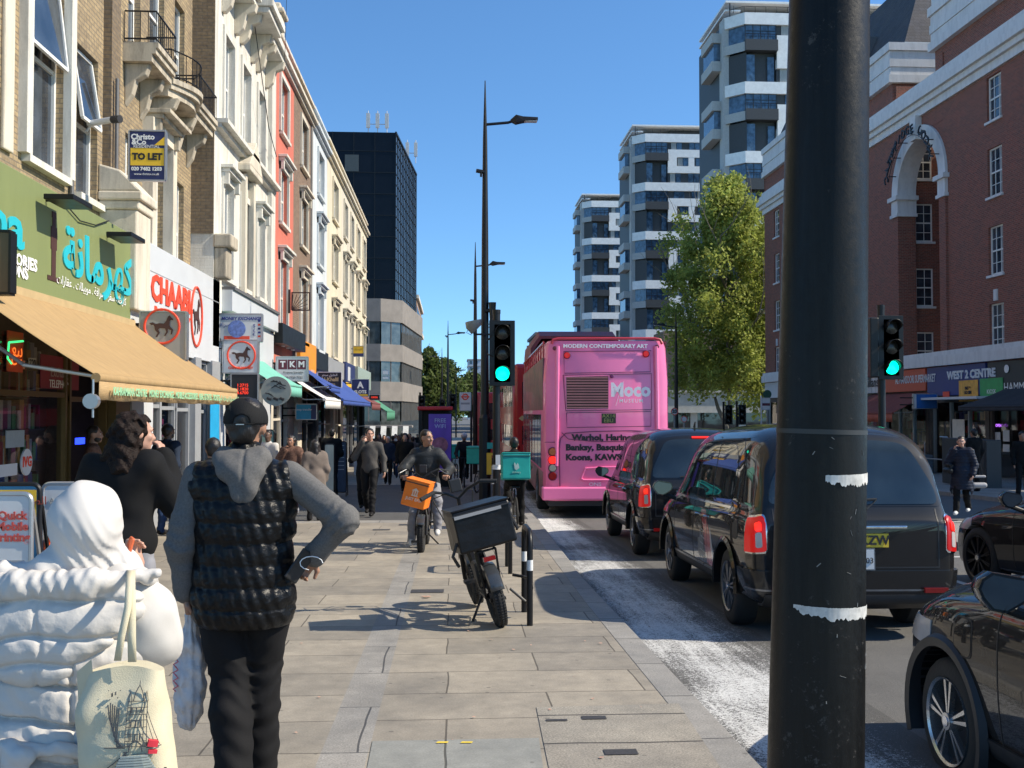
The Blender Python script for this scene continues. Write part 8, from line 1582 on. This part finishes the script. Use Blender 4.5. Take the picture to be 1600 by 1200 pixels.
# tote bag hanging behind her
yT = 3.04; p0 = onY(190, 1030, yT); tb_ = empty('tote_bag', (p0.x, yT, p0.z), label='cream cotton tote bag printed with a London tower sketch and red bus', cat='tote bag')
def tp_(u, v, d=0): p = onY(u, v, yT - d); return (p.x - p0.x, p.y - yT, p.z - p0.z)
def lin(pts, z):
    for (z0, x0), (z1, x1) in zip(pts[:-1], pts[1:]):
        if z >= z1: return x0 + (x1 - x0) * (z0 - z) / (z0 - z1)
    return pts[-1][1]
Lp = [(tp_(118, 1048)[2], tp_(143, 1030)[0]), (tp_(118, 1100)[2], tp_(122, 1100)[0]), (tp_(118, 1210)[2], tp_(128, 1200)[0]), (tp_(118, 1300)[2], tp_(140, 1300)[0])]; Rp = [(Lp[0][0], tp_(256, 1050)[0]), (Lp[1][0], tp_(262, 1100)[0]), (Lp[2][0], tp_(276, 1200)[0]), (Lp[3][0], tp_(285, 1300)[0])]
g = MB(); rg = []; N = 26
for i in range(N + 1):
    z = Lp[0][0] + .03 * (1 - i / N) * 0 + (Lp[-1][0] - Lp[0][0]) * i / N; a, b = lin(Lp, z), lin(Rp, z); th = .035 + .05 * math.sin(PI * min(1, i / N * 1.05)); ring = []
    for k in range(40):
        an = 2 * PI * k / 40; cx_ = (a + b) / 2 + (b - a) / 2 * math.copysign(abs(math.cos(an)) ** .5, math.cos(an)); cy_ = th * math.copysign(abs(math.sin(an)) ** .8, math.sin(an)) + .006 * math.sin(cx_ * 40 + i * .4) + .004 * math.sin(i * .9 + cx_ * 15); ring.append((cx_, cy_, z + (.02 * math.sin((cx_ - a) / (b - a) * PI) if i == 0 else 0)))
    rg.append(ring)
g.loft(rg, caps=True); g.build('bag_body', F_['cream_'], tb_, smooth=50, fix=True)
# side gusset fold and straps over her shoulder
g = MB(); g.add([tp_(143, 1030, .03), tp_(120, 1050, -.03), tp_(126, 1180, -.02), tp_(152, 1120, .045)], [(0, 1, 2, 3)]); g.build('gusset', F_['cream_'], tb_)
def strapm(pts, w_, nm='strap'):
    g = MB(); 
    for (u, v, d) in pts: a = tp_(u - w_, v, d); b = tp_(u + w_, v, d); g.v += [a, b]
    n = len(pts)
    for i in range(n - 1): g.f.append((2*i, 2*i+1, 2*i+3, 2*i+2)); g.m.append(0)
    o = g.build(nm, F_['cream_'], tb_, smooth=True); d = o.modifiers.new('s', 'SOLIDIFY'); d.thickness = .004
strapm([(203, 893, -.12), (202, 915, -.02), (200, 950, .03), (190, 995, .055), (184, 1032, .05)], 5.5); strapm([(205, 893, -.12), (205, 915, -.03), (206, 950, .02), (206, 995, .05), (207, 1034, .05)], 6.5)
ink = mat('ink print', (.06, .065, .07), .8); inkg = mat('grey green print', (.36, .40, .36), .8); inkr = mat('red bus print', (.60, .03, .05), .8)
def tq(u, v): x, y, z = tp_(u, v, .0); a, b = lin(Lp, z), lin(Rp, z); f = max(0, min(1, (Lp[0][0] - z) / (Lp[0][0] - Lp[-1][0]))); th = .035 + .05 * math.sin(PI * min(1, f * 1.05)); c = max(-1, min(1, (x - (a + b) / 2) / ((b - a) / 2))); sn = (1 - abs(c) ** 4) ** .5; return (x, -(th * abs(sn) ** .8) - .012, z)
def stroke(pts, r_=.0012, m=ink, nm='print'): g = MB(); P = []; [P.extend([(pts[i][0] + (pts[i+1][0] - pts[i][0]) * k / 4, pts[i][1] + (pts[i+1][1] - pts[i][1]) * k / 4) for k in range(4)]) for i in range(len(pts) - 1)]; P.append(pts[-1]); return g, P
g = MB(); gr_ = MB(); gw = MB()
def ln(pts, r_=.0012, G=None):
    G = G or g; P = []
    for i in range(len(pts) - 1): P += [(pts[i][0] + (pts[i+1][0] - pts[i][0]) * k / 4, pts[i][1] + (pts[i+1][1] - pts[i][1]) * k / 4) for k in range(4)]
    P.append(pts[-1]); G.tube([tq(*q) for q in P], r_, 4)
for u in (211, 216, 238, 243): ln([(u, 1150), (u + (227 - u) * .12, 1085)])
for v in (1085, 1094, 1104, 1112, 1122, 1132, 1142, 1150): ln([(212 - (v > 1130), v), (242 + (v > 1130), v)], .0011)
for v in (1098, 1117, 1137):
    for u in (219, 226, 233): ln([(u, v - 4), (u, v + 4)], .0022)
ln([(212, 1085), (215, 1070), (218, 1085)], .0011); ln([(236, 1085), (239, 1070), (242, 1085)], .0011); ln([(220, 1085), (223, 1072), (228, 1062), (233, 1072), (236, 1085)], .0015); ln([(228, 1062), (228, 1056)], .001)
ln([(217, 1158), (219, 1147), (227, 1141), (235, 1147), (237, 1158)], .002); ln([(180, 1152), (212, 1152)], .0015); ln([(243, 1152), (262, 1152)], .0015)
for k in range(9): ln([(216 - k * .8, 1158), (180 + k * 6, 1186 - (k % 3) * 4)], .0011)
for k in range(6): ln([(182 + k * 3.5, 1085 + k * 2 + (k == 0) * 5), (186 + k * 2.6, 1110 + k * 8), (204 + k, 1150)], .0018)
for q in ((187, 1076, .007), (192, 1074, .006), (196, 1080, .0025), (184, 1083, .002), (199, 1070, .0018), (201, 1088, .0018), (181, 1070, .0014)): ln([(q[0] - .5, q[1]), (q[0] + .5, q[1])], q[2])
ln([(240, 1105), (254, 1148)], .001); ln([(242, 1100), (260, 1150)], .001)
g.build('print', ink, tb_); ln([(245, 1145), (257, 1148)], .012, gr_); ln([(246, 1158), (257, 1160)], .007, gr_); gr_.build('red_bus_print', inkr, tb_)
for k in range(6): ln([(205 - k * 2, 1166 + k * 4), (246 + k * 2, 1164 + k * 4)], .004, gw)
gw.build('wash_print', inkg, tb_); x_, y_, z_ = tq(228, 1196); text('LONDON', .027, (x_, y_ - .004, z_), (0, -1, 0), ink, tb_, bold=.002, shear=.15, roll=.12, name='print_lettering')
# 3 curly haired woman in black sweater with phone
y = 6.6; x = onY(196, 700, y).x
human('person with long curly dark hair in a black sweater by the phone shop', (x, y, gz(y)), -.25, 1.76, 'light', 'black', h=.013, hair='curly', hairmat=hairb, bottom='greyt', bulk=2.7, head_turn=(-.7, -.05), J=dict(head=(.06, .02, 1.63), shL=(-.21, 0, 1.40), elL=(-.38, .12, 1.18), wrL=(-.16, .26, 1.36), elR=(.27, .14, 1.17), wrR=(.16, .18, 1.46)), foldamp=.01, palm={'R': (-1, 0, 0)})
# 4 man in navy sweater and jeans
human('man in navy sweater and blue jeans holding a yellow packet behind his back', ploc(262, 700, 17.6), -.5, 1.84, 'dark', 'navy', h=.018, bottom='jeans', hair='short', J=dict(elL=(-.28, -.12, 1.15), wrL=(-.12, -.15, .98), elR=(.27, -.1, 1.12), wrR=(.2, -.04, .86), kneeR=(.1, .1, .5)), beard=True)
g = MB(); p = ploc(272, 700, 17.35); g.box(-.05, .05, -.02, .02, -.06, .06, Matrix.Rotation(.5, 4, 'Y')); o = tag(g.build('packet', yellowt), 'small yellow packet in the hand of the man in jeans', 'packet'); o.location = (p[0], 17.3, gz(17) + .98)
human('bearded man in brown shirt standing in the phone shop doorway', (-5.15, 15.3, gz(15.3)), -1.2, 1.78, 'mid', 'brownj', h=.018, hair='short', beard=True, head_turn=(-.3, 0))
human('person in dark jacket mostly hidden behind the cap wearer', ploc(333, 700, 10.5), .3, 1.60, 'mid', 'dgrey', h=.02, hair='short', bulk=2)
human('man in white shirt beside the brown jacketed woman', ploc(419, 700, 22.5), 2.6, 1.78, 'dark', 'knitw', h=.022, bottom='jeans', hair='short', head_turn=(.5, 0))
human('woman in brown patterned jacket holding a phone to her cheek', ploc(455, 700, 22.2), 3.0, 1.66, 'mid', 'brownj', h=.018, hair='long', bulk=2.2, bottom='greyt', J=dict(elR=(.28, .1, 1.16), wrR=(.1, .2, 1.44), elL=(-.26, .02, 1.1), wrL=(-.24, .1, .92)))
human('person in taupe coat with back turned beside the menu board', ploc(492, 700, 20.5), .4, 1.56, 'mid', 'tan_', h=.02, hair='long', bulk=2.8, coat=.45)
human('man in black jacket with back turned near the chalkboard', ploc(518, 700, 29), .2, 1.86, 'mid', 'black', h=.028, hair='short', bulk=2.4)
# 11 walking man on the phone
wj = dict(kneeL=(-.09, .16, .52), ankL=(-.09, .26, .12), kneeR=(.09, .0, .49), ankR=(.08, -.22, .14), elR=(.31, .02, 1.17), wrR=(.13, .13, 1.50), elL=(-.27, -.06, 1.14), wrL=(-.30, .04, .90))
human('man in dark grey sweater walking towards the camera with a phone at his ear', ploc(578, 700, 21.6), PI - .1, 1.80, 'light', 'greys', h=.015, hair='short', J=wj, head_turn=(.35, 0), foldamp=.008)
human('person in black walking just behind the man on the phone', ploc(569, 700, 23.2), PI, 1.66, 'light', 'black', h=.024, hair='short', J=wj)
fg = 'distant pedestrians on the left pavement'
rng = random.Random(11); fj = dict(kneeL=(-.09, .1, .5), ankL=(-.09, .14, .1), kneeR=(.09, .0, .49), ankR=(.09, -.16, .12))
for i, (u, y, tpn, bt, hr, fc, lb) in enumerate(((606, 36, 'navy', 'trous', 'short', 3.1, 'far pedestrian in navy with grey hair, left side of the far group'), (614, 44, 'dgrey', 'trous', 'short', 0, 'far pedestrian in charcoal just right of the grey haired one'), (623, 41, 'black', 'jeans', 'short', 3.1, 'far pedestrian in black top and jeans in the middle of the group'), (633, 31, 'black', 'trous', 'long', 3.0, 'largest far pedestrian dressed all in black, right of the group'), (640, 48, 'greyk', 'trous', 'short', 3.1, 'far pedestrian in light grey top'), (645, 39, 'greys', 'jeans', 'short', 0.1, 'far pedestrian in dark grey and jeans next to the kiosk'), (600, 52, 'black', 'trous', 'long', 3.1, 'small distant figure in black by the restaurant awnings'), (618, 58, 'knitw', 'trous', 'short', 3.1, 'tiny distant figure in white top'), (628, 62, 'dgrey', 'trous', 'short', 3.1, 'tiny distant figure in charcoal'), (592, 46, 'brownj', 'trous', 'long', 3.1, 'distant figure in brown by the shopfronts'), (652, 70, 'black', 'trous', 'short', 3.1, 'tiny distant figure left of the kiosk'))):
    human(lb, ploc(u, 700, y), fc, 1.66 + .03 * (i % 5), ('light', 'mid', 'dark')[i % 3], tpn, h=.03, bottom=bt, hair=hr, J=fj, group=fg, hands=False, face=False, bulk=1.6, hairmat=greyh if i == 0 else None)
# 15 right-hand pedestrians
wr_ = human('woman in dark blue padded coat on the phone crossing with a bag', ploc(1502, 700, 20.9), PI / 2 + .9, 1.62, 'light', 'dblue', h=.015, hair='short', coat=.58, puff=.008, quilt=.06, bottom='black', shoe='wshoe', bulk=1.8, head_turn=(.35, 0), J=dict(kneeR=(.08, .15, .5), ankR=(.07, .25, .12), kneeL=(-.08, -.02, .5), ankL=(-.08, -.28, .16), elR=(.27, .06, 1.16), wrR=(.12, .16, 1.46), elL=(-.27, -.03, 1.12), wrL=(-.26, .1, .92)))
lp_ = Vector(wr_.location)
hbg = sdfobj('handbag', [((0, -.10, 0), (0, .10, 0), .06, .06), ((0, -.08, .12), (0, .08, .12), .035, .035)], fab('black leather', (.02, .02, .02), .4), None, .015, .05); hbg.location = lp_ + Vector((-.28, .02, .92)); tag(hbg, 'soft black shoulder bag on the arm of the woman crossing', 'handbag')
hbg = sdfobj('tote_bag', [((-.11, 0, 0), (.11, 0, 0), .06, .06), ((-.12, 0, .18), (.12, 0, .18), .03, .03)], fab('silver grey fabric', (.3, .3, .31), .5), None, .015, .05); hbg.location = lp_ + Vector((.34, -.05, .62)); tag(hbg, 'grey and black tote swinging beside the woman crossing', 'handbag'); g = MB(); g.tube([(-.1, 0, .15), (-.12, 0, .4), (.02, 0, .45), (.08, 0, .15)], .012, 6); g.build('handle', blk, hbg)
human('man in black standing outside the blue shop', ploc(1522, 700, 30), .3, 1.85, 'mid', 'black', h=.028, hair='short', hands=False, bulk=1.8)
human('pedestrian in black glimpsed at the right edge beyond the shop rail', ploc(1597, 700, 27), 3, 1.75, 'mid', 'black', h=.03, hair='short', hands=False)
# 13 rider with orange bag, fat tyred bike facing the camera
p = onG(665, 862); wbk = 1.08; rb_ = bike('electric_bike', 'fat tyred electric bike ridden towards the camera, orange bag on its bars', (p.x - .02, p.y + wbk, gz(p.y + wbk)), PI - .04, fat=True)
rx, ry = p.x, p.y + wbk - .25
human('delivery rider in dark puffer jacket and light trousers looking right', (rx, ry, gz(ry) + .02), PI - .04, 1.76, 'mid', 'dkpuff', h=.013, hair='short', bottom='greyt', shoe='wshoe', puff=.006, quilt=.10, bulk=1.9, head_turn=(.75, .02), hood='dkpuff', J=dict(pelvis=(0, -.05, .90), hipL=(-.1, -.04, .87), hipR=(.1, -.04, .87), chest=(0, -.01, 1.20), neck=(0, .02, 1.42), head=(0, .05, 1.58), shL=(-.175, .01, 1.34), shR=(.175, .01, 1.34), kneeL=(-.17, .30, .66), ankL=(-.17, .26, .26), kneeR=(.19, .22, .50), ankR=(.22, .14, .10), elL=(-.34, .16, 1.13), wrL=(-.30, .40, 1.06), elR=(.34, .16, 1.13), wrR=(.30, .40, 1.06)), palm={'L': (0, 0, -1), 'R': (0, 0, -1)}, curl=1.0)
a, b = onY(622, 742, 14.4), onY(668, 790, 14.4); ob = bag('delivery_bag', 'bright orange food delivery bag hanging from the rider\'s handlebar', ((a.x + b.x) / 2 + .02, 14.55, b.z - .02), (0, R(14), R(-12)), .34, .32, .37, orange)
wht = mat('pale print', (.75, .55, .4), .6); g = MB(); 
for q in (-.03, .0, .03): g.box(q - .008, q + .008, -.177, -.170, .17, .23)
g.box(-.045, .045, -.177, -.17, .155, .172); g.prism([(-.055, .23), (.055, .23), (.0, .27)], (0, -.17, 0), (1, 0, 0), (0, 0, 1), (0, -1, 0), .006); g.build('print_emblem', wht, ob); text('JUST EAT', .04, (0, -.177, .11), (0, -1, 0), wht, ob, bold=.002)
# 14 cyclist with teal box, seen from behind
y = 18.4; p = onY(806, 800, y); cb_ = bike('bicycle', 'dark bicycle ridden away beside the pink bus', (p.x, y, gz(y) - .12), .02, r=.34)
human('cyclist in black riding away with a teal box on the back', (p.x - .0, y + .22, gz(y) + .02), .02, 1.72, 'mid', 'black', h=.02, hair='short', bulk=1.6, head_turn=(0, .1), J=dict(pelvis=(0, 0, .86), hipL=(-.09, .0, .85), hipR=(.09, 0, .85), chest=(0, .12, 1.14), neck=(0, .2, 1.35), head=(0, .25, 1.50), shL=(-.19, .17, 1.27), shR=(.19, .17, 1.27), kneeL=(-.12, .34, .68), ankL=(-.13, .26, .30), kneeR=(.13, .22, .48), ankR=(.13, .22, .07), elL=(-.27, .34, 1.06), wrL=(-.27, .5, .98), elR=(.27, .34, 1.06), wrR=(.27, .5, .98)), hands=True)
tbx = bag('delivery_box', 'teal insulated delivery box worn by the cyclist beside the bus', (p.x, y + .08, gz(y) + .86), (R(-6), 0, .02), .50, .42, .46, teal); 
g = MB(); g.prism([(-.03, .18), (.0, .16), (.05, .20), (.04, .26), (.02, .29), (-.0, .25), (-.03, .30), (-.045, .27), (-.035, .22)], (0, -.215, 0), (1, 0, 0), (0, 0, 1), (0, -1, 0), .006); g.build('print_emblem', mat('pale teal print', (.35, .5, .48), .6), tbx); text('delivery', .035, (0, -.222, .125), (0, -1, 0), mat('pale teal print', (.35, .5, .48), .6), tbx)
# far rider with white helmet
y = 35; p = onY(725, 700, y); bike('bicycle', 'small distant bicycle under the rider with a white helmet', (p.x, y, gz(y)), PI, group=None)
fr2 = human('distant rider in dark clothes wearing a white helmet', (p.x, y - .4, gz(y) + .05), PI, 1.7, 'mid', 'dgrey', h=.03, hair=None, hands=False, face=False, J=dict(pelvis=(0, -.2, .9), kneeL=(-.1, .2, .7), ankL=(-.1, .1, .3), elL=(-.28, .2, 1.1), wrL=(-.25, .4, 1.0), elR=(.28, .2, 1.1), wrR=(.25, .4, 1.0)))
sdfobj('helmet', [('e', (0, .0, 1.64), (.11, .14, .11))], F_['wshoe'], fr2, .03, .02)
# passengers on the open deck
for i, (u, hm_, lb, yy) in enumerate(((987, greyh, 'white haired passenger seated on the open top deck', 23.3), (941, None, 'dark haired passenger in the front of the open deck', 27.5))):
    p = onY(u, 530, yy); human(lb, (p.x, yy, p.z - 1.66), 0, 1.7, 'light', 'knitw' if i == 0 else 'dgrey', h=.028, hair='short', hairmat=hm_, hands=False, face=False, nolegs=True)
# people in the taxi windows / signs of life: none are modelled behind the dark glass
